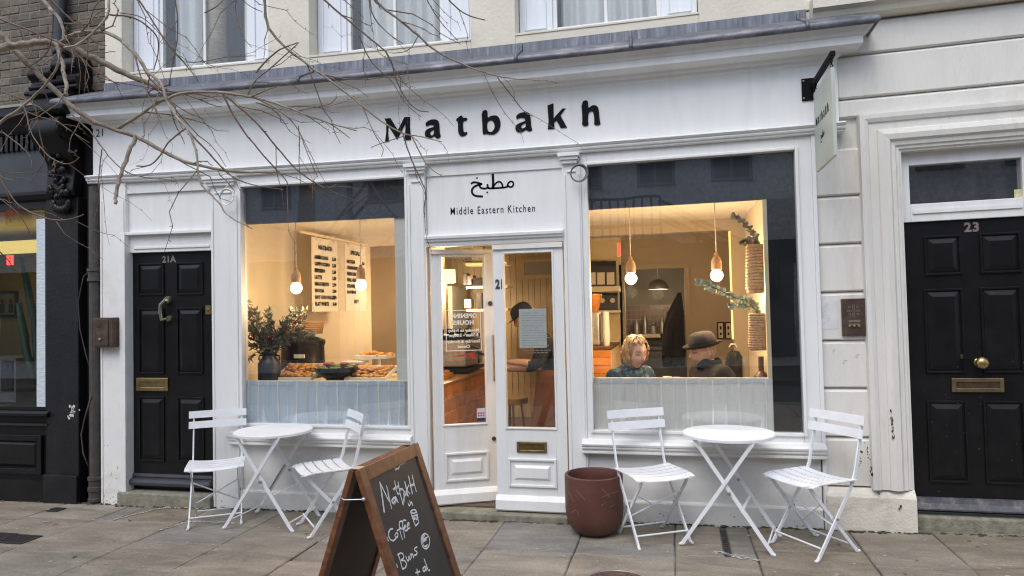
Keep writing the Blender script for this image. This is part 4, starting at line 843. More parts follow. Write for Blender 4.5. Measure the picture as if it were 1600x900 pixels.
for v in wfr.data.vertices:
    if v.co.z+nb.location.z < 1.5 and v.co.x+nb.location.x > -5.75: v.co.x += .05
b = MB(); b.box(-9.2, -5.75, .06, .066, .79, 2.64); b.build('glass_pane', 'glass', nb)
b = MB(); b.prof([(.3, .70), (-.02, .70), (-.035, .715), (-.035, .735), (.0, .755), (.3, .765)], -9.4, -5.62); b.build('window_sill', 'black', nb)
b = MB(); b.box(-9.4, -5.64, .03, .3, -.1, .70); b.prof([(.03, .645), (-.005, .64), (-.01, .62), (.03, .61)], -9.4, -5.64); b.prof([(.03, .13), (-.015, .12), (-.015, -.1), (.03, -.1)], -9.4, -5.66); b.build('stall_riser', 'black', nb)
for (a, c) in ((-7.0, -5.72), (-8.6, -7.2)):
    b = MB(); b.ring(a, c, .17, .53, .0, .03, .05); b.panel(a+.06, c-.06, .23, .47, .029, .02, .03); b.build('riser_panel', 'black', nb, bevel=.004)
b = MB()
for i in range(18):
    q = at(112+rnd.gauss(0, 4), 640+rnd.gauss(0, 6), -.0015 if i % 3 else -.002); s_ = rnd.uniform(.006, .02)
    b.add([(q.x+s_*math.cos(j*1.05)*rnd.uniform(.5, 1.2), q.y, q.z+s_*math.sin(j*1.05)*rnd.uniform(.5, 1.2)) for j in range(6)], [tuple(range(6))])
b.build('flaked_paint', mat('white_flake', (.62, .61, .60), .6), nb)['kind'] = 'stuff'
# inside the black shop
b = MB(); b.box(-9.4, -5.4, 2.6, 2.7, 0, 2.9); b.box(-9.4, -5.4, .3, 2.6, 2.75, 2.85); b.box(-5.5, -5.4, .3, 2.6, 0, 2.8); b.box(-9.4, -5.4, .3, 2.7, -.05, .0); b.box(-9.5, -9.4, .3, 2.7, -.05, 2.85); b.build('shop_interior', 'beige', nb)
LY = 1.6
b = MB(); b.box(-9.2, -5.6, 1.2, 1.95, 2.46, 2.52); tag(b.build('ceiling_light', 'yellowlight'), 'long yellow lit ceiling panel inside the dark shop on the left', 'ceiling light')
p = at(15, 406, 1.2); b = MB(); b.ring(p.x-.02, p.x+.055, p.z-.06, p.z+.05, 1.18, 1.20, .016); b.box(p.x-.005, p.x+.04, 1.17, 1.19, p.z-.01, p.z+.006); tag(b.build('neon_sign', 'redneon'), 'small glowing red neon sign inside the dark shop on the left', 'neon sign')
t = thing('framed_picture', 'small dark framed picture on the beige wall of the left shop', 'picture', at(8, 475, 2.58)); p = t.location
b = MB(); b.ring(p.x-.30, p.x+.21, p.z-.18, p.z+.18, 2.56, 2.6, .025); b.build('frame', 'black', t); b = MB(); b.box(p.x-.28, p.x+.19, 2.585, 2.598, p.z-.16, p.z+.16); b.build('mount', mat('grey_mount', (.22, .21, .19), .7), t)
b = MB()
for k in range(3):
    qx = p.x-.2+k*.15; b.ball((qx, 2.58, p.z+.04), .03, 8, 6, (1, .2, 1.2)); b.box(qx-.035, qx+.035, 2.578, 2.584, p.z-.12, p.z+.005)
b.build('portrait_figures', mat('print_ink', (.03, .03, .035), .7), t)
t = thing('cactus', 'tall green column cactus leaning behind the glass of the black shop', 'cactus', at(45, 600, .8))
def cactus_arm(pts, y, r_):
    b = MB(); P = [at(x_, y_, y) for x_, y_ in pts]; n0 = 0; b.tube(P, [r_*(.55+.45*math.sin(math.pi*min(1, (i+.6)/len(P)))) for i in range(len(P))], 12)
    for i, v in enumerate(b.v):
        c = P[i//12]; v += (v-c)*(.16 if i % 2 else -.1)
    return b.build('stem', 'cactus', t, smooth=True)
cactus_arm([(33, 402), (40, 430), (46, 465), (54, 500), (58, 560), (60, 640)], .8, .034); cactus_arm([(29, 473), (33, 500), (38, 525), (40, 545), (47, 570), (56, 600)], .75, .036)
b = MB(); p = at(0, 560, 1.0); b.box(p.x-.5, p.x+.22, 1.0, 1.5, .0, 1.18); cb_ = tag(b.build('cabinet', 'cabinet'), 'grey cabinet with dark openings inside the left shop', 'cabinet')
b = MB(); b.box(p.x-.40, p.x-.02, .985, 1.0, .85, 1.14); b.box(p.x+.03, p.x+.19, .985, 1.0, .82, 1.15); b.build('opening', 'soil', cb_)
# downpipe, loose cable, entry panels
t = thing('drainpipe', 'weathered black drainpipe between the black shop and the white cafe', 'drainpipe', (-5.135, -.02, ground(-5.1)))
b = MB(); b.tube([(-5.135, .03, -.06), (-5.135, .03, 2.80)], .055, 18, True); b.build('pipe', 'pipe', t, smooth='auto')
for zc in (2.02, .04, .14):
    b = MB(); b.lathe([(.055, zc-.09), (.07, zc-.085), (.07, zc-.06), (.063, zc-.055), (.063, zc), (.072, zc+.005), (.072, zc+.03), (.055, zc+.035)], (-5.135, .03, 0), 18); b.build('collar', 'pipe', t, smooth='auto')
b = MB(); b.tube([(-5.10, .02, 2.1), (-5.22, -.02, 1.98), (-5.29, -.01, 1.75), (-5.28, .0, 1.5), (-5.23, .02, 1.25), (-5.16, .0, 1.12)], .006, 6); b.tube([(-5.13, -.03, .9), (-5.22, -.01, .7), (-5.27, .0, .55), (-5.25, .0, .38), (-5.18, -.01, .26)], .007, 6)
tag(b.build('loose_cable', 'pipe', smooth=True), 'thin dark cable looping loose beside the drainpipe', 'cable')
t = thing('entry_panel', 'rusty brown entry phone box beside the black door 21A', 'entry phone', (-5.02, -.02, 1.45)); p0 = at(146, 543, -.06); p1 = at(178, 496, -.06)
b = MB(); b.box(p0.x+.012, p1.x, -.075, .0, p0.z, p1.z); b.build('case', 'bronze', t, bevel=.005); b = MB(); b.box(p0.x+.03, p1.x-.045, -.083, -.075, p0.z+.015, p1.z-.015); b.build('face_plate', 'bronze', t, bevel=.003)
cxp = (p0.x+p1.x)/2-.012; b = MB()
for k in range(19):
    rr = (0 if k == 0 else .014 if k < 7 else .028); aa = k*1.047 if k < 7 else k*.5236; b.lathe([(.001, -.002), (.0045, -.001), (.0045, 0)], (cxp+rr*math.cos(aa), -.083, p1.z-.085+rr*math.sin(aa)), 6, 'y')
b.build('speaker_hole', 'soil', t); b = MB(); b.lathe([(.001, -.014), (.012, -.012), (.014, 0)], (cxp, -.083, p0.z+.075), 12, 'y'); b.build('button', 'steel', t)
t = thing('entry_panel', 'dark bronze entry panel with three brass buttons on the stucco pier', 'entry phone', (1.2, .03, 1.5)); q0 = fac(1316, 525, .03); q1 = fac(1351, 466, .03)
b = MB(True); b.box(q0.x, q1.x, .018, FY, q0.z, q1.z); b.build('face_plate', 'bronze', t, bevel=.003); b = MB(True); cx4 = (q0.x+q1.x)/2
for k in range(13):
    rr = .0 if k == 0 else .02 if k < 5 else .036; aa = k*math.pi/2 if k < 5 else k*math.pi/4; b.ring(cx4+rr*math.cos(aa)-.007, cx4+rr*math.cos(aa)+.007, q1.z-.085+rr*math.sin(aa)-.007, q1.z-.085+rr*math.sin(aa)+.007, .0165, .018, .0028)
b.box(cx4-.035, cx4+.04, .0168, .018, q1.z-.165, q1.z-.15); b.box(cx4-.03, cx4+.03, .0168, .018, q1.z-.185, q1.z-.175); b.build('speaker_pattern', mat('worn_bronze', (.27, .21, .17), .5, .5, var=.3, scale=60), t)
for k in range(3): b = MB(True); b.lathe([(.001, -.01), (.009, -.008), (.01, 0)], (cx4-.03+k*.03, .018, q0.z+.068), 10, 'y'); b.build('button', 'brass', t)
# wire coils left hanging on the pilasters
def coil(cx5, cz5, mats, lab, r_):
    b = MB()
    for k in range(3):
        P = [(cx5+(r_+k*.004)*math.cos(a*.314)+.004*k, -.062-.006*k+.004*math.sin(a), cz5+(r_*1.02+k*.003)*math.sin(a*.314)) for a in range(21)]; b.tube(P, .0052, 6, False)
    b.tube([(cx5-.02, -.06, cz5+r_*.98), (cx5+.0, -.058, cz5+r_+.03), (cx5+.012, -.04, cz5+r_+.06), (cx5-.005, -.03, cz5+r_+.075)], .004, 6)
    return tag(b.build('wire_coil', mats, smooth=True), lab, 'coiled wire')
q = at(904, 271, -.06); coil(q.x, q.z, mat('grey_cable', (.13, .135, .14), .5), 'grey coiled wire hanging on the pilaster right of the doors', .058)
q = at(354, 308, -.06); coil(q.x, q.z, mat('white_cable', (.70, .70, .69), .5), 'white coiled wire hanging on the pilaster left of the display window', .062)
# projecting sign
t = thing('hanging_sign', 'pale sage hanging sign with small black lettering on an iron bracket', 'sign', (1.0, -.2, 3.0))
q = fac(1262, 145, .018); b = MB(); b.box(q.x-.04, q.x+.045, .008, .02, q.z-.08, q.z+.08); b.build('wall_plate', 'ink', t, bevel=.003)
b = MB()
for sx, sz in ((-.028, -.062), (-.028, .062)): b.lathe([(.001, -.005), (.006, -.004), (.007, 0)], (q.x+sx, .008, q.z+sz), 8, 'y')
b.build('bolt', 'steel', t)
tip = at(1297, 99, -.52); ra = (q.x+.02, .01, q.z-.02); xs_ = tip.x*.3+q.x*.7+.02
sx0 = xs_ ; ya, yb = -.07, -.62
b = MB(); b.beam((sx0, .01, 3.13), (sx0, yb-.02, 3.13), .03, .032); b.beam((sx0, .0, 3.05), (sx0, -.09, 3.12), .012, .03); b.build('arm', 'ink', t, bevel=.003)
b = MB()
for yy in (ya-.03, yb+.03):
    for k in range(3): b.lathe([(.0085, -.003), (.0115, 0), (.0085, .003), (.0055, 0), (.0085, -.003)], (sx0, yy, 3.10-k*.016), 10, 'x' if k % 2 else 'y')
b.build('hook', 'ink', t, smooth=True)
zt_, zb_ = 3.05, 2.50
b = MB(); b.box(sx0-.011, sx0+.011, yb, ya, zb_, zt_); b.build('board', 'sign', t, bevel=.002)
# lettering on the side facing left (towards the doors) and on the other side
xmin = min(p[0] for L2 in SIGN for lp in L2 for p in lp); xmax = max(p[0] for L2 in SIGN for lp in L2 for p in lp); zmin = min(p[1] for L2 in SIGN for lp in L2 for p in lp)
kk = .40/(xmax-xmin)
for side in (-1, 1):
    for L2 in SIGN:
        V, F = filled([[((p[0]-xmin)*kk, (p[1]-zmin)*kk*1.35) for p in lp] for lp in L2], .002); b = MB()
        y_of = (lambda u: ya-.05-u) if side < 0 else (lambda u: yb+.05+u)
        b.add([(sx0+side*(.0118+p.z), y_of(p.x), 2.80+p.y) for p in V], F); b.build('letter', 'ink', t)
    arabic('arabic_lettering', lambda x, y: Vector((sx0+side*.0125, (ya-.19-(x-460)*.00017) if side < 0 else (yb+.2+(x-460)*.00017), 2.735-(y-130)*.00022)), .0034, (1, 0, 0), t, 'ink')
# buildings across the street (they show in the window glass and shade the lower sky)
for (x0, x1, hgt, lab) in ((-22, -9.2, 7.4, 'pale stucco terrace across the street, left part'), (-9, 3.2, 6.8, 'pale stucco terrace across the street with iron balcony'), (3.4, 18, 7.8, 'pale stucco terrace across the street, right part')):
    t = thing('terrace_house', lab, 'building', ((x0+x1)/2, -13, 0)); b = MB(); b.box(x0, x1, -16, -13, -.3, hgt); b.build('wall', 'opp', t)
    n_ = int((x1-x0)/1.9)
    for i in range(n_):
        for fz, fh in ((4.75, 1.5),):
            xx = x0+.5+i*1.9; b = MB(); b.ring(xx, xx+1.0, fz, fz+fh, -13, -12.93, .07); b.box(xx+.47, xx+.53, -12.99, -12.94, fz+.07, fz+fh-.07); w_ = b.build('window', 'oppwhite', t); b = MB(); b.box(xx+.06, xx+.94, -12.99, -12.97, fz+.06, fz+fh-.06); b.build('pane', 'oppwin', w_)
    b = MB(); b.box(x0+.3, x1-.3, -12.98, -12.9, .3, 2.6); b.build('shopfront', 'oppwin', t); b = MB(); b.box(x0+.2, x1-.2, -13, -12.85, 2.6, 3.2); b.build('shop_fascia', 'black_dull', t)
    if hgt < 7:
        b = MB()                                         # iron landing and stair on the front
        for i in range(12): b.beam((-2.6+i*.21, -12.0, 3.3), (-2.6+i*.21, -12.0, 4.35), .05, .05)
        for zz in (4.35, 4.0, 3.65): b.beam((-2.65, -12.0, zz), (-.3, -12.0, zz), .05, .06)
        b.box(-2.7, -.25, -13, -11.95, 3.12, 3.30); b.build('landing', 'black', t); b = MB()
        for yy in (-12.0, -12.9):
            for dz2 in (.0, .95, .6): b.beam((-.3, yy, 3.3+dz2), (2.4, yy, 1.75+dz2), .07, .08 if dz2 else .2)
            for i in range(4): b.beam((-.3+i*.9, yy, 3.3-i*.517), (-.3+i*.9, yy, 4.25-i*.517), .06, .06)
        b.build('stair', 'black', t)
# ================================================================== BISTRO CHAIRS AND TABLES
def make_chair():
    t = thing('bistro_chair', 'white metal folding bistro chair', 'chair')
    hw = .19
    for i in range(5):                                   # seat slats, dished across
        y0 = -.155+i*.073; b = MB()
        def sl(u, v, y0=y0, top=True): x = -.205+.41*u; return (x, y0+.062*v, .452-.014*(1-(x/.205)**2)+.004*(v if y0 > .1 else 0))
        n = 10; V = []; F = []
        for k in range(n+1):
            x = -.205+.41*k/n; z = .453-.015*(1-(x/.205)**2); zf = -.012 if i == 4 else 0
            V += [(x, y0, z), (x, y0+.062, z+zf), (x, y0+.062, z+zf-.006), (x, y0, z-.006)]
        for k in range(n):
            for j in range(4): F.append((k*4+j, k*4+(j+1) % 4, k*4+4+(j+1) % 4, k*4+4+j))
        F += [(3, 2, 1, 0), (n*4, n*4+1, n*4+2, n*4+3)]; b.add(V, F); b.build('seat_slat', 'chair', t, local=True)
    for z0, z1, yb in ((.772, .826, -.212), (.692, .746, -.194)):
        V = []; F = []; n = 10; b = MB()
        for k in range(n+1):
            x = -.212+.424*k/n; dy = -.012*(1-(x/.212)**2)
            V += [(x, yb+dy, z0), (x, yb+dy-.010, z1), (x, yb+dy-.017, z1), (x, yb+dy-.007, z0)]
        for k in range(n):
            for j in range(4): F.append((k*4+j, k*4+(j+1) % 4, k*4+4+(j+1) % 4, k*4+4+j))
        F += [(3, 2, 1, 0), (n*4, n*4+1, n*4+2, n*4+3)]; b.add(V, F); b.build('back_slat', 'chair', t, local=True)
    for sx in (-1, 1):
        x = sx*.178; b = MB()                            # back post running down to the front foot
        P = [(x, -.243, .815), (x, -.218, .69), (x, -.195, .60), (x, -.165, .48), (x, -.125, .40), (x*1.02, .155, .012)]
        for a, c in zip(P[:-1], P[1:]): b.beam(a, c, .0095, .021, (0, 1, 0))
        b.tube([(x*1.02, .148, .03), (x*1.02, .158, .010), (x*1.02+sx*.004, .176, .007), (x*1.02, .184, .009)], [.008, .010, .010, .007], 8); b.build('leg', 'chair', t, local=True)
        x = sx*.160; b = MB(); P = [(x, .185, .440), (x, .16, .40), (x, -.175, .012)]
        for a, c in zip(P[:-1], P[1:]): b.beam(a, c, .0095, .021, (0, 1, 0))
        b.tube([(x, -.168, .03), (x, -.178, .010), (x, -.195, .007), (x, -.203, .009)], [.008, .010, .010, .007], 8); b.build('leg', 'chair', t, local=True)
        b = MB(); xx = sx*.172; b.lathe([(.001, .0155), (.009, .0155), (.009, -.0155), (.001, -.0155)], (xx, -.003, .227), 8, 'x'); b.build('pivot', 'steel', t, local=True)
        b = MB(); b.beam((sx*.166, -.16, .441), (sx*.166, .215, .437), .008, .014); b.build('seat_rail', 'chair', t, local=True)
    b = MB(); b.tube([(-.18, .134, .075), (.18, .134, .075)], .0058, 8); b.build('stretcher', 'chair', t, local=True)
    b = MB(); b.tube([(-.16, -.146, .05), (.16, -.146, .05)], .0058, 8); b.build('stretcher', 'chair', t, local=True)
    for s in (-1, 1):
        b = MB(); b.beam((-.158*s, .09+.004*s, .325), (.158*s, -.083+.004*s, .125), .013, .005, (0, .5, .8)); b.build('brace', 'chair', t, local=True)
    return t
CH = [('white metal folding chair in front of the black door 21A, leftmost of the four', (-3.624, -.333), (.536, -.844)),
      ('white metal folding chair between the left round table and the chalkboard', (-2.621, -.391), (-.751, -.661)),
      ('white metal folding chair beside the red-brown planter', (-.189, -.34), (.487, -.873)),
      ('white metal folding chair in front of the stucco pier, rightmost of the four', (.826, -.406), (-.816, -.578))]
proto = make_chair()
for i, (lab, (x, y), (fx, fy)) in enumerate(CH):
    c = proto if i == 0 else copy_tree(proto)
    c['label'] = lab; c['group'] = 'white folding bistro chairs outside the cafe'
    c.location = (x, y, ground(x)); c.scale = (1.045, 1.03, 1.035); c.rotation_euler = (0, -math.atan(.0129)*0, math.atan2(-fx, fy))
def make_table():
    t = thing('bistro_table', 'round white metal bistro table', 'table')
    b = MB(); b.lathe([(.001, .708), (.27, .709), (.297, .711), (.302, .706), (.302, .690), (.298, .688), (.296, .702), (.27, .702), (.001, .701)], (0, 0, 0), 56); b.build('table_top', 'chair', t, smooth='auto', local=True)
    b = MB(); b.beam((-.2, -.17, .692), (-.2, .19, .692), .02, .012); b.beam((.17, -.17, .692), (.17, .19, .692), .02, .012); b.build('top_bracket', 'chair', t, local=True)
    for y, k in ((-.225, 1), (.185, -1)):
        for s in (-1, 1):
            yy = y+s*k*.006; b = MB(); P = [(s*.283, yy, .012), (s*.255, yy, .05), (-s*.187, yy, .690)]
            for a, c in zip(P[:-1], P[1:]): b.beam(a, c, .011, .024, (1, 0, 0))
            b.tube([(s*.278, yy, .018), (s*.288, yy, .009), (s*.30, yy, .008)], [.009, .011, .008], 8); b.build('leg', 'chair', t, local=True)
        b = MB(); b.lathe([(.001, .02), (.011, .02), (.011, -.02), (.001, -.02)], (.03, y, .36), 8, 'y'); b.build('pivot', 'steel', t, local=True)
    for s in (-1, 1):
        b = MB(); b.tube([(s*.252, -.225, .062), (s*.252, .185, .062)], .006, 8); b.build('stretcher', 'chair', t, local=True)
    b = MB(); b.beam((.10, -.22, .25), (.10, .18, .25), .018, .006); b.build('stretcher', 'chair', t, local=True)
    b = MB(); b.beam((-.02, .18, .40), (-.16, .18, .20), .012, .007); b.build('strut', 'steel', t, local=True)
    return t
tb = make_table(); tb['label'] = 'round white folding table left of the chalkboard, beneath the display window'; tb['group'] = 'round white bistro tables'
tb.scale = (1.0, 1.0, 1.018); tb.location = (-3.125, -.30, ground(-3.1)); tb.rotation_euler = (0, 0, R(0))
t2 = copy_tree(tb); t2['label'] = 'round white folding table right of the planter, beneath the window with diners'; t2.location = (.328, -.30, ground(.33)); t2.rotation_euler = (0, 0, R(-13))

# ================================================================== PLANTER
t = thing('planter', 'red-brown round-bottomed empty planter pot standing by the doors', 'planter', (-.60, -.26, ground(-.6)))
g_ = ground(-.6); H_ = .418
b = MB(); b.lathe([(.001, .0), (.085, .0), (.125, .010), (.160, .036), (.186, .075), (.201, .125), (.206, .18), (.207, H_-.012), (.205, H_-.003), (.199, H_), (.186, H_), (.182, H_-.006), (.181, H_-.07), (.176, .20), (.001, .18)], (-.60, -.26, g_), 56)
b.build('pot', 'corten', t, smooth='auto'); b = MB(); b.lathe([(.001, .185), (.176, .185)], (-.6, -.26, g_), 40); b.build('soil', 'soil', t)
b = MB()
for k in range(14):
    a = rnd.uniform(3.6, 5.6); z = g_+rnd.uniform(.10, .33); n = Vector((math.cos(a), math.sin(a), 0)); tg = Vector((-math.sin(a), math.cos(a), 0)); th = rnd.uniform(-1.2, 1.2); L_ = rnd.uniform(.01, .045)
    P = [Vector((-.60, -.26, 0))+n*.2085+tg*(math.cos(th)*L_*q)+Vector((0, 0, z+math.sin(th)*L_*q)) for q in (-1, 0, 1)]
    if z-g_ > .18: ribbon(b, P, .0022, n)
b.build('scratch', mat('pale_scratch', (.33, .22, .18), .7), t)

# ================================================================== CHALKBOARD A-SIGN
tp = .95
A0 = Vector((-1.283, -2.622, tp)); B0 = Vector((-1.256, -2.034, tp)); dL_ = (B0-A0).normalized(); nF = Vector((dL_.y, -dL_.x, 0)).normalized()
gz = ground(-1.27); kT = .335
t = thing('chalkboard_sign', 'brown wooden A-frame chalkboard with white handwritten cafe menu', 'chalkboard', (-1.27, -2.33, gz))
WD = (B0-A0).length
def panel_xf(sgn):
    dn = Vector((nF.x*kT*sgn, nF.y*kT*sgn, -1)).normalized(); nn = dL_.cross(dn)*(-1)
    if nn.dot(nF*sgn) < 0: nn = -nn
    o0 = A0+nF*sgn*.012
    return lambda v: o0+dL_*v.x+dn*v.z+nn*v.y, dn, nn, o0
LEN = (tp-gz)*math.sqrt(1+kT*kT)-.002
for sgn, nm in ((1, 'front'), (-1, 'rear')):
    xf, dn, nn, o0 = panel_xf(sgn)
    for (a, c, e, f) in ((0, .052, 0, LEN), (WD-.052, WD, 0, LEN), (.052, WD-.052, 0, .058), (.052, WD-.052, LEN-.23, LEN-.17)):
        b = MB(False, xf); b.box(a, c, -.012, .012, e, f); b.build('frame_rail', 'board_wood', t, bevel=.003)
    b = MB(False, xf); b.box(.048, WD-.048, -.003, .003, .05, LEN-.2); b.build('board', 'chalkboard' if sgn > 0 else 'backboard', t)
b = MB(); p = A0+dL_*.03; b.beam(p-nF*.02+Vector((0, 0, .004)), p+nF*.02+Vector((0, 0, .004)), .05, .003); p = B0-dL_*.05; b.beam(p-nF*.02+Vector((0, 0, .004)), p+nF*.02+Vector((0, 0, .004)), .05, .003); b.build('hinge', 'steel', t)
xf, dn, nn, o0 = panel_xf(1)
hk0 = Vector(xf(Vector((-.004, 0, .115)))); xr, dnr, nnr, o1 = panel_xf(-1); hk1 = Vector(xr(Vector((-.004, 0, .115))))
b = MB(); b.tube([hk1, hk1+Vector((0, -.012, 0)), hk1+(hk0-hk1)*.12+Vector((0, -.014, -.006)), hk1+(hk0-hk1)*.9+Vector((0, -.014, .0)), hk0+Vector((0, -.012, 0)), hk0], .0028, 6); b.ball(hk0+Vector((0, -.01, 0)), .008, 8, 6); b.build('stay_hook', mat('zinc', (.55, .60, .66), .35, .8, var=.1), t, smooth=True)
# the chalk writing, on the plane of the front board
pl0 = Vector(xf(Vector((0, .0042, 0))))
def onb(px, py):
    d = ray(px, py); o = Vector((0, -S, EY)); return o+d*((pl0-o).dot(nn)/d.dot(nn))
def C(x, y): return (580+x*.24433, 680+y*.24433)
ST = [  # strokes in crop pixels of the photo's board
 [(55,300),(62,345),(70,400),(82,490)], [(55,300),(70,330),(95,385),(112,420)], [(112,420),(108,370),(98,325)], [(98,325),(108,370),(122,430),(130,468)],
 [(158,395),(142,398),(130,418),(138,438),(152,425),(160,395),(163,420),(170,425)], [(150,292),(158,340),(170,380),(182,372)], [(140,345),(175,322)],
 [(172,300),(180,350),(192,400),(203,440)], [(180,345),(200,340),(212,365),(208,410),(200,440)],
 [(214,358),(206,375),(212,392),(222,378),(222,350),(228,385)], [(214,295),(224,345),(234,388)], [(240,320),(226,348),(248,375)],
 [(238,262),(250,320),(262,372)], [(262,255),(274,310),(288,358)], [(248,322),(270,312)],
 [(150,205),(158,228),(165,205),(170,222),(180,200)], [(180,190),(195,185),(208,178)], [(214,172),(217,176)],
 [(138,598),(120,600),(108,630),(118,665),(140,678),(158,660)], [(160,625),(150,640),(158,658),(172,645),(170,625),(160,625)],
 [(200,552),(182,548),(178,580),(188,630),(200,665)], [(166,610),(192,592)], [(222,545),(204,540),(200,575),(208,620),(215,655)], [(195,600),(215,585)],
 [(205,598),(220,590),(222,575),(212,578),(210,600),(222,615),(235,598)], [(228,585),(242,575),(242,558),(232,562),(230,585),(238,600),(248,590)],
 [(102,655),(108,680),(110,672)],
 [(252,490),(262,478),(280,476),(290,486),(280,498),(262,500),(252,490)], [(252,492),(268,540),(284,580)], [(290,488),(298,530),(303,560)], [(284,580),(303,560)], [(262,515),(278,545),(276,520),(292,548),(292,510)], [(262,520),(296,508)],
 [(236,435),(243,455),(250,440)], [(246,420),(254,440),(256,425),(262,442)], [(260,430),(266,448)],
 [(172,760),(185,800),(200,855)], [(170,765),(190,750),(210,765),(205,790),(190,800)], [(190,800),(215,800),(228,825),(218,850),(200,855)], [(222,775),(232,805),(242,800),(240,765),(250,795)], [(252,760),(258,790),(256,765),(265,758),(272,785)], [(292,715),(276,722),(278,738),(295,745),(290,765),(275,768)],
 [(162,825),(170,850),(168,840)],
 [(345,628),(325,640),(318,675),(328,715),(350,730),(370,710),(376,670),(365,640),(345,628)], [(340,640),(328,662),(330,700),(345,715),(360,700)], [(325,655),(345,665),(360,650)], [(330,672),(350,655)], [(335,680),(352,668)],
 [(292,858),(300,895)], [(284,880),(310,872)], [(345,838),(330,850),(332,872),(345,868),(350,840),(355,868)], [(338,790),(352,830),(366,868),(374,862)]]
GROUPS = [('chalk_word', range(0, 15)), ('chalk_flourish', range(15, 18)), ('chalk_word', range(18, 26)), ('chalk_bullet', range(26, 27)), ('chalk_drawing', range(27, 36)), ('chalk_word', range(36, 42)), ('chalk_bullet', range(42, 43)), ('chalk_drawing', range(43, 48)), ('chalk_word', range(48, len(ST)))]
for gname, rg in GROUPS:                                 # one part for each written word and each little drawing
    b = MB()
    for k in rg:
        P = [onb(*C(x, y)) for x, y in [(q.x, q.y) for q in chaikin([Vector((x, y, 0)) for x, y in ST[k]], False, 2)]]; ribbon(b, P, [.0066*rnd.uniform(.75, 1.2) for _ in P], nn)
        if k < 15 and k % 2 == 0: ribbon(b, [p+dn*.006+dL_*.003+nn*.0004 for p in P], .003, nn)
    b.build(gname, 'chalk', t)

# ================================================================== BARE STREET TREE (trunk left of the picture)
t = thing('street_tree', 'bare pale-barked winter tree whose branches reach across the upper left of the shopfront', 'tree', (-4.6, -2.7, ground(-4.6)))
b = MB(); TK = Vector((-4.6, -2.7, 0)); P = [TK+Vector((.02*math.sin(i*.9), .02*math.cos(i*1.3), -.06+i*.42)) for i in range(12)]; b.tube(P, [.15-.006*i+(.05 if i == 0 else 0) for i in range(12)], 16); b.build('trunk', 'bark', t, smooth=True)
BR = {}
thick = MB(); thin = MB()
def c1(*a): return [(x/3, y/3) for x, y in a]
def c2(*a): return [(400+x/3, y/3) for x, y in a]
def c5(*a): return [(x/3, 300+y/3) for x, y in a]
def branch(key, pts, w0, w1, parent=None, dd=.0, d0=-2.15, pre=None, tw=1.0):
    w0, w1 = (w0*1.12, w1*1.05) if w0 >= 7 else (w0*1.1, w1*1.08)
    pts = [(float(x), float(y)) for x, y in pts]
    if parent:
        pp, dpth = BR[parent]; i = min(range(len(pp)), key=lambda i: (pp[i][0]-pts[0][0])**2+(pp[i][1]-pts[0][1])**2); d0 = dpth[i]
    n = len(pts); L_ = [0]
    for i in range(1, n): L_.append(L_[-1]+math.hypot(pts[i][0]-pts[i-1][0], pts[i][1]-pts[i-1][1]))
    Vs = chaikin([Vector((pts[i][0], pts[i][1], d0+dd*L_[i]/L_[-1])) for i in range(n)], False, 2)
    BR[key] = ([(v.x, v.y) for v in Vs], [v.z for v in Vs])
    P = []; r_ = []; m_ = len(Vs)
    for i, v in enumerate(Vs):
        q = at(v.x, v.y, v.z); j = .25*(w0+(w1-w0)*i/(m_-1))*(S+v.z)/FPX
        P.append(q+Vector((rnd.uniform(-j, j), rnd.uniform(-j, j), rnd.uniform(-j, j)))*.7); r_.append(max(.0012, .5*(w0+(w1-w0)*i/(m_-1))*(S+v.z)/FPX*rnd.uniform(.93, 1.1)))
    if pre: P = [Vector(a) for a in pre]+P; r_ = [r_[0]*1.25]*len(pre)+r_
    big = max(w0, w1) >= 5; (thick if big else thin).tube(P, r_, 9 if big else 6)
    # buds and short spurs
    ln = 0
    for i in range(1, len(P)-1):
        ln += (P[i]-P[i-1]).length
        if ln > .075/tw and r_[i] < .02:
            ln = rnd.uniform(-.06, .03); d = (P[i+1]-P[i-1]).normalized(); s_ = Vector((rnd.uniform(-1, 1), rnd.uniform(-1, 1), rnd.uniform(-1, 1))); s_ = (s_-d*s_.dot(d)).normalized()
            l_ = rnd.choice((.012, .015, .02, .03, .10, .16, .24)); e = P[i]+(s_*.7+d*.85+Vector((0, 0, -.25))).normalized()*l_
            mid = (P[i]+e)/2+Vector((rnd.uniform(-1, 1), rnd.uniform(-1, 1), rnd.uniform(-1, 1)))*l_*.10
            rr = min(r_[i]*.6, .0035)
            if l_ < .05: thin.tube([P[i], mid, e], [rr, rr*.8, max(.0013, rr*.6)], 5)
            else:
                Q = [P[i], mid, e]; kx = e
                for _ in range(3): kx = kx+((e-mid).normalized()+Vector((rnd.uniform(-.5, .5), rnd.uniform(-.5, .5), rnd.uniform(-.7, .2)))).normalized()*l_*.28; Q.append(kx)
                thin.tube(Q, [rr*(1-.12*q) for q in range(len(Q))], 5)
                for q in range(1, len(Q)-1): thin.tube([Q[q], Q[q]+Vector((rnd.uniform(-1, 1), rnd.uniform(-1, 1), rnd.uniform(-1, 1))).normalized()*.014], [rr*.7, .0013], 5)
    return P
over = [TK+Vector((0, 0, 3.4)), Vector((-4.0, -2.5, 3.9)), Vector((-3.0, -2.3, 4.2)), Vector((-2.0, -2.1, 4.3)), Vector((-1.0, -2.0, 4.35))]
thick.tube(over, [.07, .055, .045, .034, .022], 12)
tk = lambda z: [tuple(TK+Vector((.05, 0, z)))]
branch('limb', c1((-60,228),(0,225),(120,205),(245,195),(330,225),(430,265),(560,335),(700,395),(780,425)), 14, 8, None, .35, -2.35, tk(2.2), .5)
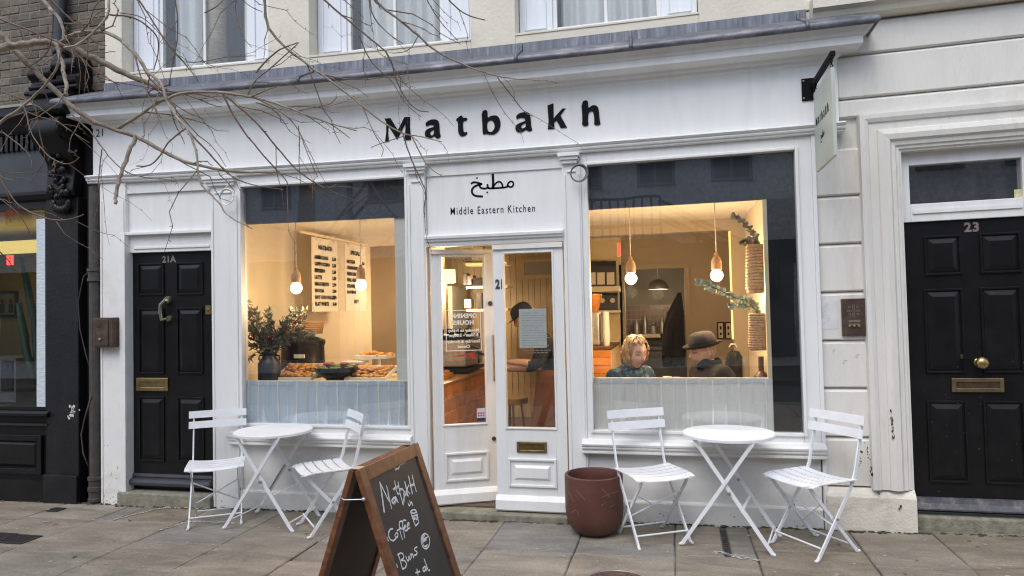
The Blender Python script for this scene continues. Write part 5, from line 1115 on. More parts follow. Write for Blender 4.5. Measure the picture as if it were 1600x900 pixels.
branch('diag', c1((-60,110),(0,155),(120,285),(230,400),(340,500),(430,570),(540,608),(650,640),(740,700),(880,765),(1040,800),(1200,808),(1310,808)), 11, 3.2, None, .5, -2.3, tk(2.35), .6)
branch('up', c1((545,605),(640,550),(740,480),(860,430),(1000,430),(1130,447),(1200,458),(1350,505),(1530,575),(1670,612)), 6.5, 1.8, 'diag', .15)
branch('arc', c1((270,205),(350,155),(430,145),(520,155),(600,215),(650,270),(700,350),(765,390),(780,480),(830,550),(880,605),(925,710),(930,850),(970,895),(1030,950),(1060,1010),(1180,1070)), 7, 2.0, 'limb', -.25)
branch('fall', [(62,-14)]+c1((195,0),(255,60),(295,110),(300,190)), 8, 4.5, None, 0, -2.32, [tuple(over[1])], .6)
branch('stem', c1((262,190),(285,280),(305,360),(312,445)), 7, 6, 'limb', -.1)
branch('lowl', c1((-60,610),(0,575),(110,500),(200,415),(270,320),(285,225)), 6, 3, None, -.1, -2.5, tk(1.9))
branch('whip', c1((-40,70),(0,90),(120,135),(230,180),(290,205),(380,270),(440,330),(560,400)), 3.6, 1.8, None, .2, -2.4, tk(2.5))
branch('stub', c1((640,640),(600,720),(570,800),(545,890),(540,955)), 7, 5.5, 'diag', -.15, tw=.2)
branch('long', [(412,-20)]+c2((40,0),(45,120),(130,220),(250,310),(400,415),(500,500),(600,580),(690,630),(780,640),(870,665)), 5.2, 1.3, None, .25, -2.1, [tuple(over[2])])
branch('long1', c2((690,630),(720,730),(770,840),(800,895),(785,985),(790,1010)), 2.4, 1.2, 'long', .1); branch('long2', c2((730,640),(790,760),(830,800),(870,825)), 2.2, 1.0, 'long', -.1); branch('long3', c2((690,640),(620,660),(540,690)), 1.6, 1, 'long', .1); branch('long4', c2((500,500),(540,600),(580,670),(600,700),(588,735)), 2, 1, 'long', -.1)
branch('mid', [(490,-20)]+c2((315,0),(450,110),(560,200),(630,260),(660,400),(740,515),(810,525)), 3.6, 1.2, None, .2, -2.05, [tuple(over[2])]); branch('mid1', c2((480,160),(530,280),(590,340),(640,380),(700,490),(775,548)), 2.3, 1, 'mid', .15); branch('mid2', c2((560,200),(580,265),(720,305)), 1.5, .9, 'mid', -.1)
branch('far', [(578,-18)]+c2((550,0),(640,70),(750,155),(830,235),(950,295),(1080,345),(1200,370),(1330,375)), 4.8, 1.2, None, .3, -2.0, [tuple(over[3])]); branch('far1', c2((1130,360),(1200,450),(1260,530),(1300,545)), 2, 1, 'far', .1); branch('far2', c2((760,170),(720,240),(640,250)), 1.8, .9, 'far', -.1)
branch('dr1', [(575,-18)]+c2((535,0),(545,80),(620,160),(690,205)), 2.6, 1.2, None, .1, -2.1, [tuple(over[3])]); branch('dr2', [(660,-18)]+c2((800,0),(860,100),(945,190)), 2, 1, None, .1, -1.9, [tuple(over[3])]); branch('dr3', [(690,-18)]+c2((900,0),(980,70),(1075,95)), 2.8, 1.3, None, .1, -1.9, [tuple(over[4])])
branch('w1', [(205,-18)]+c1((650,0),(730,120),(800,230),(870,300),(930,380)), 3.4, 1.2, None, .1, -2.1, [tuple(over[1])]); branch('w2', [(170,-18)]+c1((510,0),(512,70),(440,150),(370,210),(300,225)), 4.6, 3.5, None, -.15, -2.2, [tuple(over[1])]); branch('w3', c1((512,70),(620,75),(690,120),(740,170),(745,240),(720,330)), 3.4, 1.4, 'w2', .2); branch('w4', c1((560,60),(640,70),(700,100),(860,290)), 1.8, 1, 'w3', .2)
branch('v1', [(272,-18)]+c1((820,0),(835,100),(830,200),(810,300),(795,380)), 2.6, 1.2, None, .1, -2.0, [tuple(over[2])])
branch('t1', c1((630,250),(650,330),(690,440),(730,510),(755,555)), 3, 1.2, 'arc', -.1); branch('t2', c1((700,350),(690,440),(720,490),(740,550)), 2, 1, 'arc', .1)
branch('t3', c1((875,600),(790,660),(745,740),(700,780),(640,778)), 3, 2, 'arc', -.1); branch('t4', c1((880,610),(1000,740),(1080,830),(1190,870),(1330,890)), 3.2, 1.3, 'arc', .15)
branch('t5', c1((1045,440),(1100,560),(1200,690),(1290,790),(1350,850),(1345,900)), 3.6, 1.5, 'up', .15); branch('t6', c1((1060,450),(1200,570),(1280,670),(1380,790),(1480,860),(1540,890),(1580,860)), 3.2, 1.4, 'up', .2); branch('t7', c1((1200,460),(1320,520),(1400,600),(1440,720),(1490,830)), 2.8, 1.3, 'up', -.1); branch('t8', c1((1160,450),(1190,380),(1280,310),(1380,220),(1400,200)), 2.6, 1.4, 'up', .1)
branch('t9', c1((870,290),(950,292),(1060,265),(1200,262)), 1.9, 1, 'w1', .1); branch('t10', c1((340,540),(430,620),(480,695),(550,780),(640,830),(760,835),(830,855)), 2.8, 1.1, 'diag', -.2); branch('t11', c1((478,700),(465,800),(460,890)), 2, 1, 't10', .1)
branch('k1', c1((90,470),(120,510),(140,620),(210,720),(290,770),(340,765),(372,738)), 2.4, 1.3, 'lowl', -.1); branch('k2', c1((150,480),(170,510),(190,650),(215,735),(190,790),(138,862)), 2.4, 1.4, 'lowl', .1); branch('k3', c1((-30,415),(0,430),(140,470),(260,560),(340,620),(420,670)), 2.4, 1.1, None, .1, -2.4)
branch('b1', c5((-30,-110),(40,0),(80,60),(150,100),(250,135),(330,130),(392,106)), 3.2, 1.8, None, .1, -2.5, tk(1.7)); branch('b2', c5((-20,15),(0,30),(100,110),(150,212)), 2.6, 1.2, None, .1, -2.5, tk(1.6)); branch('b3', c5((-20,260),(0,280),(40,320),(70,368)), 2.6, 1.4, None, .1, -2.5, tk(1.5)); branch('b4', c5((-10,-120),(0,-75),(30,-60),(65,-55)), 2, 1, None, 0, -2.5)
branch('s1', [(378,-15)]+c1((1100,0),(1110,100),(1140,180),(1180,222)), 2.2, 1, None, 0, -2.0, [tuple(over[2])]); branch('s2', [(385,-15)]+c1((1130,0),(1190,40),(1230,55)), 1.8, 1, None, 0, -2.0, [tuple(over[2])]); branch('s3', c1((960,60),(1010,35),(1050,0),(1060,-30)), 2, 1, None, 0, -2.0)
branch('n1', c1((0,30),(90,120),(110,200),(190,320)), 2.2, 1.2, None, .1, -2.3); branch('n2', c1((240,0),(330,90),(440,200),(500,215)), 2.6, 1.3, None, .1, -2.3); branch('n3', c1((300,195),(370,250),(470,365),(480,430)), 2.4, 1.2, 'limb', .1); branch('n4', c1((330,225),(470,250),(540,240)), 1.8, 1, 'limb', .1)
branch('n5', c1((250,60),(245,180),(225,250),(160,300),(100,330)), 2.8, 1.4, 'fall', .1); branch('n6', c1((300,110),(420,120),(440,70),(500,40)), 2.6, 1.4, 'fall', .1); branch('n7', c1((470,365),(560,390),(640,400),(740,420)), 1.6, 1, 'limb', .1)
branch('m1', c1((700,395),(790,470),(880,530),(960,560)), 2.2, 1, 'limb', .12); branch('m2', c1((780,425),(900,450),(1000,495),(1040,500)), 2.4, 1.1, 'limb', .1); branch('m3', c2((0,480),(60,500),(120,545),(110,575),(150,578)), 2, 1, 'up', .1); branch('m4', c2((200,520),(290,500),(350,490),(380,455)), 1.8, 1, 'up', -.08); branch('m5', c2((0,340),(60,270),(120,225),(195,200)), 3.2, 1.6, None, .05, -2.1)
branch('m6', c2((200,590),(205,690),(200,760),(210,870)), 1.8, 1, 't6', .1); branch('m7', c2((330,570),(380,600),(440,648)), 1.8, .9, 'up', .05)
thick.build('branch', 'bark', t, smooth=True)
thin.build('twig', 'twig', t, smooth=True)
# ================================================================== INSIDE THE CAFE
CEI = 2.46
def room(name, boxes, m_):
    b = MB()
    for q in boxes: b.box(*q)
    return struct(b.build(name, m_))
room('cafe_floor', [(-3.9, .75, .12, 6.2, -.02, .04)], 'floor_in')
room('cafe_ceiling', [(-3.9, .76, .102, 5.2, CEI, CEI+.1)], 'ceil')
room('left_interior_wall', [(-3.97, -3.85, .102, 4.7, .0, CEI)], 'wall_in')
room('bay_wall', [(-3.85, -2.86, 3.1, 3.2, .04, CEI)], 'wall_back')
room('back_interior_wall', [(-3.85, -1.02, 4.6, 4.7, .04, CEI)], 'boards')
room('right_interior_wall', [(.70, .80, .102, 3.5, .04, CEI)], 'wall_in')
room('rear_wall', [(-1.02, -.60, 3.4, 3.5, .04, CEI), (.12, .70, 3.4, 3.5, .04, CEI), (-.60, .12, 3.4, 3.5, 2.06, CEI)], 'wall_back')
room('side_partition', [(-1.06, -1.02, 3.2, 4.6, .04, CEI)], 'wall_in')
room('window_dado', [(-3.85, -2.08, .125, .17, .04, .66), (-.69, .70, .125, .17, .04, .66)], 'wall_in')
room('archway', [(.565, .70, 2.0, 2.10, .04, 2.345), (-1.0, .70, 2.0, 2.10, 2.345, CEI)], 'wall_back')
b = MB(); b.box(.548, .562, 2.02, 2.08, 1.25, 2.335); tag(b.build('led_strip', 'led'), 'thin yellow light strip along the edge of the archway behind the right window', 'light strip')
b = MB()
for i in range(26): b.box(-3.5+i*.09, -3.5+i*.09+.082, 4.585, 4.602, .04, CEI)
bw_ = b.build('wall_boarding', mat('wall_boarding_wood', (.54, .43, .28), .5, var=.1, scale=5, stretch=(6, 1, .4))); bw_['kind'] = 'structure'
q0 = at(815, 436, 4.58); q1 = at(880, 402, 4.58); b = MB(); b.ring(q0.x, q1.x, q0.z, q1.z, 4.55, 4.584, .05); iw = tag(b.build('inner_window', 'boards'), 'small frosted window high in the boarded back wall, seen through the right door leaf', 'window'); b = MB(); b.box(q0.x+.05, q1.x-.05, 4.565, 4.575, q0.z+.05, q1.z-.05); b.build('pane', 'frost', iw)
b = MB(); b.ring(-1.55, -1.35, 1, 2, 4, 4, .01) if False else None
# kitchen seen through the doorway
room('kitchen_wall', [(-1.4, 1.2, 5.1, 5.2, .04, 2.6), (-1.4, -1.3, 3.5, 5.1, .04, 2.6), (1.1, 1.2, 3.5, 5.1, .04, 2.6)], 'kitchen'); room('kitchen_ceiling', [(-1.4, 1.2, 3.5, 5.2, 2.5, 2.6)], 'ceil')
z0, z1 = at(1000, 521, 5.08).z, at(1000, 477, 5.08).z; b = MB(); b.box(-.9, .6, 5.092, 5.1, z0, z1)
kt = b.build('splashback', 'grout'); struct(kt); b = MB(); nz = 6; hh = (z1-z0)/nz
for i in range(22):
    for j in range(nz): b.box(-.9+i*.068, -.9+i*.068+.062, 5.082, 5.0925, z0+j*hh+.003, z0+(j+1)*hh-.003)
o = b.build('wall_tiles', 'kittile', kt); o['kind'] = 'stuff'
p0 = at(988, 527, 4.9); p1 = at(1032, 521, 4.9); b = MB(); b.box(p0.x, p1.x, 4.7, 5.08, p0.z, p1.z); sh_ = tag(b.build('kitchen_shelf', 'shelf'), 'pale kitchen shelf seen through the doorway beside the hanging black coat', 'shelf')
b = MB(); b.box(-.35, .45, 4.5, 5.05, .04, 1.0); b.box(-.36, .46, 4.48, 5.06, 1.0, 1.04); tag(b.build('steel_worktop', 'cabinet'), 'dim steel kitchen worktop beyond the doorway', 'worktop')
p0 = at(995, 519, 4.85); b = MB()
for k, (dx, h, r_) in enumerate(((0, .20, .05), (.12, .26, .035), (.24, .16, .06), (.36, .22, .04))): b.lathe([(r_, 0), (r_, h*.7), (r_*.5, h*.85), (r_*.5, h), (.001, h)], (p0.x+dx, 4.85, p1.z+.002), 10)
tag(b.build('bottles', 'steel', smooth='auto'), 'row of steel bottles and jars on the kitchen shelf', 'jars')
q = at(1008, 432, 3.36); b = MB(); b.ring(-.66, .18, .04, 2.12, 3.36, 3.40, (.06, .06, .001, .06)); tag(b.build('doorway_casing', 'wall_back'), 'brown casing round the kitchen doorway at the back of the cafe', 'door frame')
def inner_light(par, p, pw):                             # the light a lit lamp sheds
    l = bpy.data.lights.new('bulb_light', 'POINT'); l.energy = pw; l.color = (1, .74, .46); l.shadow_soft_size = .08
    lo = bpy.data.objects.new('bulb_light', l); COL.objects.link(lo); lo.parent = par; lo.location = Vector(p)-wloc(par)
q = at(1028, 440, 3.8); t = thing('kitchen_lamp', 'small lit steel lamp bowl hanging in the kitchen beyond the doorway', 'lamp', q); b = MB(); b.lathe([(.13, -.1), (.128, -.06), (.09, 0), (.03, .03), (.001, .032)], q, 20); b.build('bowl', 'steel', t, smooth='auto'); b = MB(); b.tube([q+Vector((0, 0, .03)), (q.x, q.y, 2.5)], .005, 6); b.build('cord', 'cord', t); b = MB(); b.ball(q-Vector((0, 0, .05)), .035, 12, 8); b.build('bulb', 'bulb', t, smooth=True); inner_light(t, q-Vector((0, 0, .16)), 9)
# pendant lamps
def pendant(px, py, y, lab, pw, grp='globe pendant lamps with wooden holders'):
    c = at(px, py, y); t = thing('pendant_lamp', lab, 'pendant lamp', (c.x, c.y, CEI), group=grp); x, y, z = c
    b = MB(); b.lathe([(.001, CEI-.032), (.06, CEI-.03), (.065, CEI-.022), (.065, CEI-.001)], (x, y, 0), 24); b.build('ceiling_rose', 'cord', t, smooth='auto')
    b = MB(); b.tube([(x, y, CEI-.02), (x, y, z+.17)], .0045, 8); b.build('cord', 'cord', t, smooth=True)
    b = MB(); b.lathe([(.001, z+.185), (.014, z+.18), (.016, z+.165), (.012, z+.16), (.022, z+.15), (.036, z+.13), (.042, z+.105), (.043, z+.05), (.04, z+.046), (.001, z+.046)], (x, y, 0), 24); b.build('holder', 'lampwood', t, smooth='auto')
    b = MB(); b.lathe([(.014, z+.052), (.016, z+.045), (.03, z+.038), (.045, z+.02), (.05, z), (.046, z-.02), (.034, z-.038), (.018, z-.047), (.001, z-.05)], (x, y, 0), 24); b.build('bulb', 'bulb', t, smooth=True)
    l = bpy.data.lights.new('bulb_light', 'POINT'); l.energy = pw; l.color = (1, .69, .38); l.shadow_soft_size = .055
    lo = bpy.data.objects.new('bulb_light', l); COL.objects.link(lo); lo.parent = t; lo.location = (0, 0, z-.115-CEI)
pendant(463, 450, .30, 'left lit globe bulb pendant in the display window, beside the menu boards', 6)
pendant(564, 445, .55, 'right lit globe bulb pendant in the display window, in front of the second menu board', 10)
pendant(986, 435, .62, 'left lit globe bulb pendant above the seated woman', 22)
pendant(1120, 430, .62, 'right lit globe bulb pendant above the man in the hat', 22)
# menu boards on a rail along the left wall
xm = -3.53; y_at = lambda px: S*xm/(at(px, 450, 0).x)-S
ya, yb, yc, yd = y_at(488), y_at(527), y_at(539), y_at(571)
zt_ = 2.37; zb_ = at(500, 487, (ya+yb)/2).z
b = MB(); b.tube([(xm, y_at(470), zt_+.03), (xm, y_at(574), zt_+.03)], .016, 10)
tag(b.build('menu_rail', 'rope', smooth='auto'), 'pale wooden rail on the left cafe wall carrying the menu boards', 'rail')
def menu(y0, y1, lab, head, rows, foot):
    t = thing('menu_board', lab, 'menu board', (xm, (y0+y1)/2, zt_)); b = MB(); b.box(xm-.006, xm+.006, y0, y1, zb_, zt_); b.build('card', 'menu', t)
    b = MB()
    for yy in (y0+.08, y1-.08): b.beam((xm, yy, zt_-.03), (xm, yy, zt_+.05), .02, .03)
    b.build('hanger', 'rope', t); W = y1-y0; b = MB()
    def ln(s_, y, z, size, al='LEFT'):
        V, F = text2d(s_, size, 1.0, al, .004, 1); b.add([(xm+.0085, y+p.x, z+p.y) for p in V], F)
    ln(head, (y0+y1)/2, zt_-.115, .062, 'CENTER')
    for i, (a, c) in enumerate(rows):
        z = zt_-.215-i*.068; ln(a, y0+.035, z, .05)
        if c: ln(c, y1-.035, z, .05, 'RIGHT')
    if foot: ln(foot, (y0+y1)/2, zb_+.09, .055, 'CENTER')
    b.build('lettering', 'ink', t)
menu(ya, yb, 'left cream menu board listing coffees and prices', 'MATBAKH', [('AMERICANO', '2.90'), ('CAPPUCCINO', '3.50'), ('ESPRESSO', '2.60'), ('LATTE', '3.50'), ('MACCHIATO', '2.90'), ('MOCHA', '3.80'), ('HOT CHOCOLATE', '3.70'), ('FLAT WHITE', '3.40')], None)
menu(yc, yd, 'right cream menu board partly behind the second bulb', 'SPECIALS', [('MATCHA', '3.8'), ('CHAMOMILE', '2.9'), ('FRESH MINT TEA', '3.2'), ('EARL GREY', ''), ('STRAWBERRY', ''), ('ROOIBOS', '')], 'HOT')
# half curtains on rods
def half_curtain(p_tl, p_tr, p_bl, mats, lab, period, ph):
    a = at(*p_tl, .085); c = at(*p_tr, .085); zb2 = .665; t = thing('half_curtain', lab, 'curtain', ((a.x+c.x)/2, .085, a.z)); b = MB(); zt2 = (a.z+c.z)/2
    b.tube([(a.x-.03, .083, zt2+.006), (c.x+.012, .083, zt2+.006)], .008, 10); b.build('rod', 'cord', t, smooth='auto')
    def fn(u, v):
        x = a.x+(c.x-a.x)*(u+.004*math.sin(v*5+u*20)*v); zz = zt2+.012-(zt2+.012-zb2)*v+.006*math.sin(u*15+1)*(v**2)-.006*(1-v)*(1-(2*u-1)**2)+.003*(1-v)*math.sin(u*23+ph)
        am = .007+.014*v; sgm = math.sin(u*41+ph+1.9*math.sin(u*9+ph))+.45*math.sin(u*97+ph*2+v)+.3*noise.noise(Vector((u*18, v*3, ph)))
        return (x, .066-am*(.5+.36*sgm)*.9-.001*math.sin(u*160), zz+.004*math.sin(u*41+ph)*(1-v))
    b = MB(); grid(b, 220, 14, fn); b.build('cloth', mats, t, smooth=True)
    b = MB(); n_ = int((c.x-a.x)/period)
    for i in range(n_):
        u0 = (i+.5)/n_; ww = .0042
        for j in range(24):
            v0 = j/24; v1 = v0+(1/24 if i % 2 else .026)
            pts = [fn(u0-ww, v0), fn(u0+ww, v0), fn(u0+ww, min(1, v1)), fn(u0-ww, min(1, v1))]; b.add([(p[0], p[1]-.0035, p[2]) for p in pts], [(0, 1, 2, 3)])
    b.build('stitched_stripe', mat('cream_stripe', (.90, .91, .90), .9), t)
    b = MB(); grid(b, 60, 1, lambda u, v: (fn(u, 0)[0], fn(u, v*.09)[1]-.003, fn(u, v*.09)[2])); b.build('hem', mats, t, smooth=True)
half_curtain((384, 597), (634, 597), (388, 664), 'curtain_b', 'blue-grey half curtain across the foot of the left display window', .088, .4)
half_curtain((927, 593), (1206, 592), (930, 672), 'curtain', 'pale cream half curtain across the foot of the window with the diners', .092, 2.0)
# food display behind the left window
DZ = .985
b = MB(); b.box(-3.84, -2.26, .2, 1.25, .94, DZ); b.box(-3.80, -2.28, .24, 1.2, .04, .94); tag(b.build('display_counter', 'shelf'), 'cream counter behind the left half curtain holding the food display', 'counter')
def zat(px, py, y): return at(px, py, y)
p = zat(421, 580, .30); t = thing('milk_churn', 'dark blue-black metal milk churn used as a vase in the left window', 'churn', (p.x, .30, DZ)); b = MB()
b.lathe([(.001, 0), (.095, 0), (.098, .01), (.098, .175), (.09, .19), (.062, .225), (.058, .25), (.07, .262), (.07, .275), (.058, .278), (.052, .25), (.001, .24)], (p.x, .30, DZ), 28); b.build('body', 'churn', t, smooth='auto'); b = MB()
for s in (-1, 1): b.tube([(p.x+s*.062, .30, DZ+.25), (p.x+s*.10, .30, DZ+.245), (p.x+s*.105, .30, DZ+.215), (p.x+s*.088, .30, DZ+.195)], .007, 6)
b.build('handle', 'churn', t, smooth=True)
ch = Vector((p.x, .30, DZ+.26)); t = thing('dried_flowers', 'loose bunch of grey-green leaves and dark red berries in the churn', 'flowers', ch)
st = MB(); lf1 = MB(); be = MB()
def leafq(b, o, d, L_, W_, nr):
    d = d.normalized(); s_ = d.cross(nr).normalized(); b.add([o, o+d*L_*.45+s_*W_/2+nr*L_*.05, o+d*L_, o+d*L_*.45-s_*W_/2+nr*L_*.05], [(0, 1, 2, 3)])
for k in range(60):
    tx = rnd.choice((rnd.uniform(380, 462), rnd.uniform(380, 462), rnd.uniform(440, 480))); ty = rnd.uniform(482, 548); 
    if 425 < tx < 455 and ty < 500: ty += 25
    ty += max(0, tx-462)*.5*0
    if tx > 462: ty = min(ty, 522)
    e = at(tx, ty, .28+rnd.uniform(-.08, .12)); mid = (ch+e)/2+Vector((rnd.uniform(-.03, .03), rnd.uniform(-.03, .03), .03)); P = chaikin([ch, mid, e], False, 2); st.tube(P, .0022, 5)
    kind = rnd.random()
    for i in range(3, len(P)):
        for j in range(4):
            v = Vector((rnd.uniform(-1, 1), rnd.uniform(-1, 1), rnd.uniform(-.6, 1))).normalized()
            if kind < .62: leafq(lf1, P[i], v+(e-ch).normalized()*.6, rnd.uniform(.035, .085), rnd.uniform(.012, .028), Vector((rnd.uniform(-1, 1), rnd.uniform(-1, 1), rnd.uniform(-1, 1))).normalized())
            elif i > len(P)//2: be.ball(P[i]+v*rnd.uniform(.0, .022), rnd.uniform(.005, .010), 6, 4)
for (a, c) in (((388, 560), (372, 545)), ((384, 470), (398, 500)), ((490, 520), (470, 545))):
    e = at(*a, .26); P = chaikin([ch, (ch+e)/2+Vector((0, -.02, .05)), e], False, 2); st.tube(P, .002, 5)
    for i in range(2, len(P)):
        for j in range(5): leafq(lf1, P[i], Vector((rnd.uniform(-1, 1), rnd.uniform(-1, 1), rnd.uniform(-1, .3))), rnd.uniform(.04, .08), .012, Vector((0, -1, .3)))
tw = [at(382, 476, .2), at(395, 484, .24), at(412, 500, .28), at(424, 522, .30)]; st.tube(tw, .0025, 5); tw = [at(487, 470, .35), at(492, 490, .35), at(480, 505, .33), at(455, 530, .3)]; st.tube(tw, .0025, 5)
st.build('stem', 'twig', t); lf1.build('leaf', 'leaf_dry', t); be.build('berry', 'berry', t, smooth=True)
p = zat(474, 590, .80); t = thing('soup_kettle', 'round black soup kettle with a small white label', 'soup kettle', (p.x, .80, DZ)); r_ = .205; b = MB()
b.lathe([(.001, 0), (r_*.92, 0), (r_, .02), (r_, .10), (r_*1.01, .11), (r_*1.01, .125), (r_, .13), (r_*.97, .30), (r_*.99, .31), (r_*1.03, .325), (r_*1.03, .355), (r_*.98, .362)], (p.x, .80, DZ), 36); b.build('body', 'kettle', t, smooth='auto')
b = MB(); b.lathe([(r_*.98, .362), (r_*.7, .385), (r_*.55, .392), (r_*.55, .41), (.001, .415)], (p.x, .80, DZ), 30); b.build('lid', 'kettle', t, smooth='auto'); b = MB(); b.box(p.x+.03, p.x+.135, .585, .60, DZ+.20, DZ+.235); b.build('label', 'paper', t)
p2 = zat(481, 528, .85); t = thing('wicker_basket', 'shallow oval wicker basket standing on the soup kettle', 'basket', (p2.x, .85, p2.z)); zz = DZ+.418; b = MB()
for k in range(6): rr = .13+.005*k; b.tube([(p2.x+rr*1.15*math.cos(a*.2618), .83+rr*.6*math.sin(a*.2618), zz+.012+k*.02+.004*math.sin(a*3+k*3.1)) for a in range(25)], .0105, 6, False)
for a in range(24): b.tube([(p2.x+.135*1.15*math.cos(a*.2618), .83+.135*.6*math.sin(a*.2618), zz), (p2.x+.16*1.15*math.cos(a*.2618), .83+.16*.6*math.sin(a*.2618), zz+.125)], .005, 5)
b.lathe([(.001, .004), (.13, .004)], (p2.x, .83, zz), 20); b.build('weave', 'wicker', t, smooth=True)
def pile(name, lab, cat, px0, px1, py, y, food, tilt=0.0, deep=.14, n_=80):
    a = at(px0, py, y); c = at(px1, py, y); z = max(DZ+.012, a.z); t = thing(name, lab, cat, ((a.x+c.x)/2, y, z)); b = MB(); w2 = c.x-a.x
    for s0, s1, e0, e1 in ((a.x, c.x, y-deep, y-deep+.012), (a.x, c.x, y+deep-.012, y+deep), (a.x, a.x+.012, y-deep+.012, y+deep-.012), (c.x-.012, c.x, y-deep+.012, y+deep-.012)): b.box(s0, s1, e0, e1, z, z+.035)
    b.box(a.x+.012, c.x-.012, y-deep+.012, y+deep-.012, z, z+.008)
    for v in b.v: v.z += (v.y-y+deep)*tilt
    b.build('tray', 'tray', t, bevel=.003); b = MB()
    for k in range(n_):
        u = rnd.uniform(.06, .94); vv = rnd.uniform(-.85, .85); yy = y+vv*deep; b.ball((a.x+w2*u, yy, z+.028+(yy-y+deep)*tilt+rnd.uniform(0, .03)*(1-abs(vv))), rnd.uniform(.014, .026), 8, 5, (1.3, 1, rnd.uniform(.6, 1)))
    b.build('food', food, t, smooth=True); return t
pile('food_tray', 'pale tray of golden baked pieces in front of the soup kettle', 'food tray', 440, 499, 594, .42, 'food', .38)
pile('food_tray', 'pale tray of golden pastries at the right end of the display', 'food tray', 549, 612, 594, .42, 'food', .30)
q = at(584, 561, .75); t = pile('pastry_plate', 'raised white plate of golden pastries above the right-hand tray', 'plate', 562, 611, 560, .75, 'food', 0, .11, 26); b = MB(); b.tube([(q.x+.05, .75, DZ), (q.x+.05, .75, q.z)], .02, 12); b.lathe([(.08, 0), (.08, .01), (.001, .012)], (q.x+.05, .75, DZ), 20); b.build('stand', 'tray', t)
DZ0 = DZ; q = at(525, 590, .34); t = thing('salad_bowl', 'wide black bowl of colourful salad in the middle of the display', 'bowl', (q.x, .42, DZ)); b = MB()
b.lathe([(.001, 0), (.08, 0), (.10, .01), (.165, .05), (.19, .095), (.194, .105), (.186, .105), (.15, .06), (.001, .05)], (q.x, .34, DZ+.035), 36); b.lathe([(.085, 0), (.085, .04)], (q.x, .34, DZ), 20); b.build('bowl', 'kettle', t, smooth='auto'); b = MB()
for k in range(40): rr = .15*math.sqrt(rnd.random()); aa = rnd.uniform(0, 6.3); b.ball((q.x+rr*math.cos(aa), .34+rr*math.sin(aa), DZ+.125+rnd.uniform(0, .045)*(1-rr/.16)), rnd.uniform(.014, .028), 7, 5, (1.2, 1, .8))
b.build('salad', 'salad', t, smooth=True); b = MB()
for k in range(10): aa = rnd.uniform(0, 6.3); b.ball((q.x+.09*math.cos(aa), .34+.07*math.sin(aa), DZ+.165), .02, 7, 5, (1.4, 1, .7))
b.build('red_leaves', mat('red_cabbage', (.33, .03, .04), .5, var=.3, scale=40), t, smooth=True)
q = at(550, 588, .62); b = MB(); b.box(q.x-.10, q.x+.11, .60, .75, DZ+.145, DZ+.165); b.box(q.x+.03, q.x+.075, .62, .73, DZ, DZ+.145); b.box(q.x-.09, q.x-.05, .62, .73, DZ, DZ+.145); tag(b.build('display_stand', 'tray', bevel=.004), 'low white stand behind the salad bowl', 'stand')
# orange tiled counter behind the doors
cnt = thing('tiled_counter', 'counter faced in glossy orange tiles behind the cafe doors', 'counter', (-2.4, 1.9, .04)); b = MB(); b.box(-2.85, -2.152, .92, 3.3, .04, .885); b.build('core', 'grout', cnt)
b = MB(); b.box(-2.87, -2.12, .90, 3.32, .885, .912); b.build('counter_top', mat('wood_top', (.30, .15, .06), .45, var=.2, scale=6, stretch=(1, 5, 1)), cnt, bevel=.004)
tl = bpy.data.meshes.new('tile'); bm = bmesh.new(); bmesh.ops.create_cube(bm, size=1)
for v in bm.verts: v.co = Vector((v.co.x*.012, v.co.y*.147, v.co.z*.123))
bmesh.ops.bevel(bm, geom=bm.edges[:], offset=.003, segments=1, affect='EDGES'); bm.to_mesh(tl); bm.free(); tl.materials.append(M['tile'])
for r in range(6):
    for c in range(15):
        o = bpy.data.objects.new('tile', tl); COL.objects.link(o); o.parent = cnt; y = .92+.0775+c*.156+(.078 if r % 2 else 0)
        if y > 3.24: continue
        o.location = Vector((-2.147, y, .885-.068-r*.132))-cnt.location
for r in range(6):
    for c in range(4):
        o = bpy.data.objects.new('tile', tl); COL.objects.link(o); o.parent = cnt; o.rotation_euler = (0, 0, R(90)); o.location = Vector((-2.16-.078-c*.156, .917, .885-.068-r*.132))-cnt.location
# things on and behind that counter
t = thing('table_lamp', 'lit cream drum lampshade on a wall beyond the counter, seen through the left door leaf', 'lamp', at(698, 432, 3.0)); p0 = at(684, 442, 3.0); p1 = at(711, 421, 3.0); cx6 = (p0.x+p1.x)/2; b = MB()
b.lathe([((p1.x-p0.x)/2, p0.z), ((p1.x-p0.x)/2*.97, p1.z)], (cx6, 3.0, 0), 28); b.build('shade', 'shade', t, smooth=True); inner_light(t, (cx6, 3.0, p0.z-.03), 55); b = MB(); b.tube([(cx6, 3.0, .9), (cx6, 3.0, p0.z+.02)], .012, 8); b.lathe([(.07, .915), (.07, .935), (.01, .94)], (cx6, 3.0, 0), 18); b.build('stem', 'brass', t)
p0 = at(686, 570, 3.6); p1 = at(708, 447, 3.6); b = MB(); b.box(p0.x-.1, p1.x, 3.55, 4.2, .04, p1.z); tag(b.build('fridge', mat('pale_green_fridge', (.42, .43, .36), .4, var=.05)), 'pale green tall fridge beyond the counter', 'fridge')
b = MB()
for zz in (at(740, 411, 3.3).z, at(740, 447, 3.3).z, at(740, 483, 3.3).z): b.box(at(727, 400, 3.3).x, at(727, 400, 3.3).x+.55, 3.3, 3.6, zz-.035, zz)
shl = tag(b.build('wall_shelves', 'shelf', bevel=.003), 'cream shelves of tins and jars beyond the left door leaf', 'shelves')
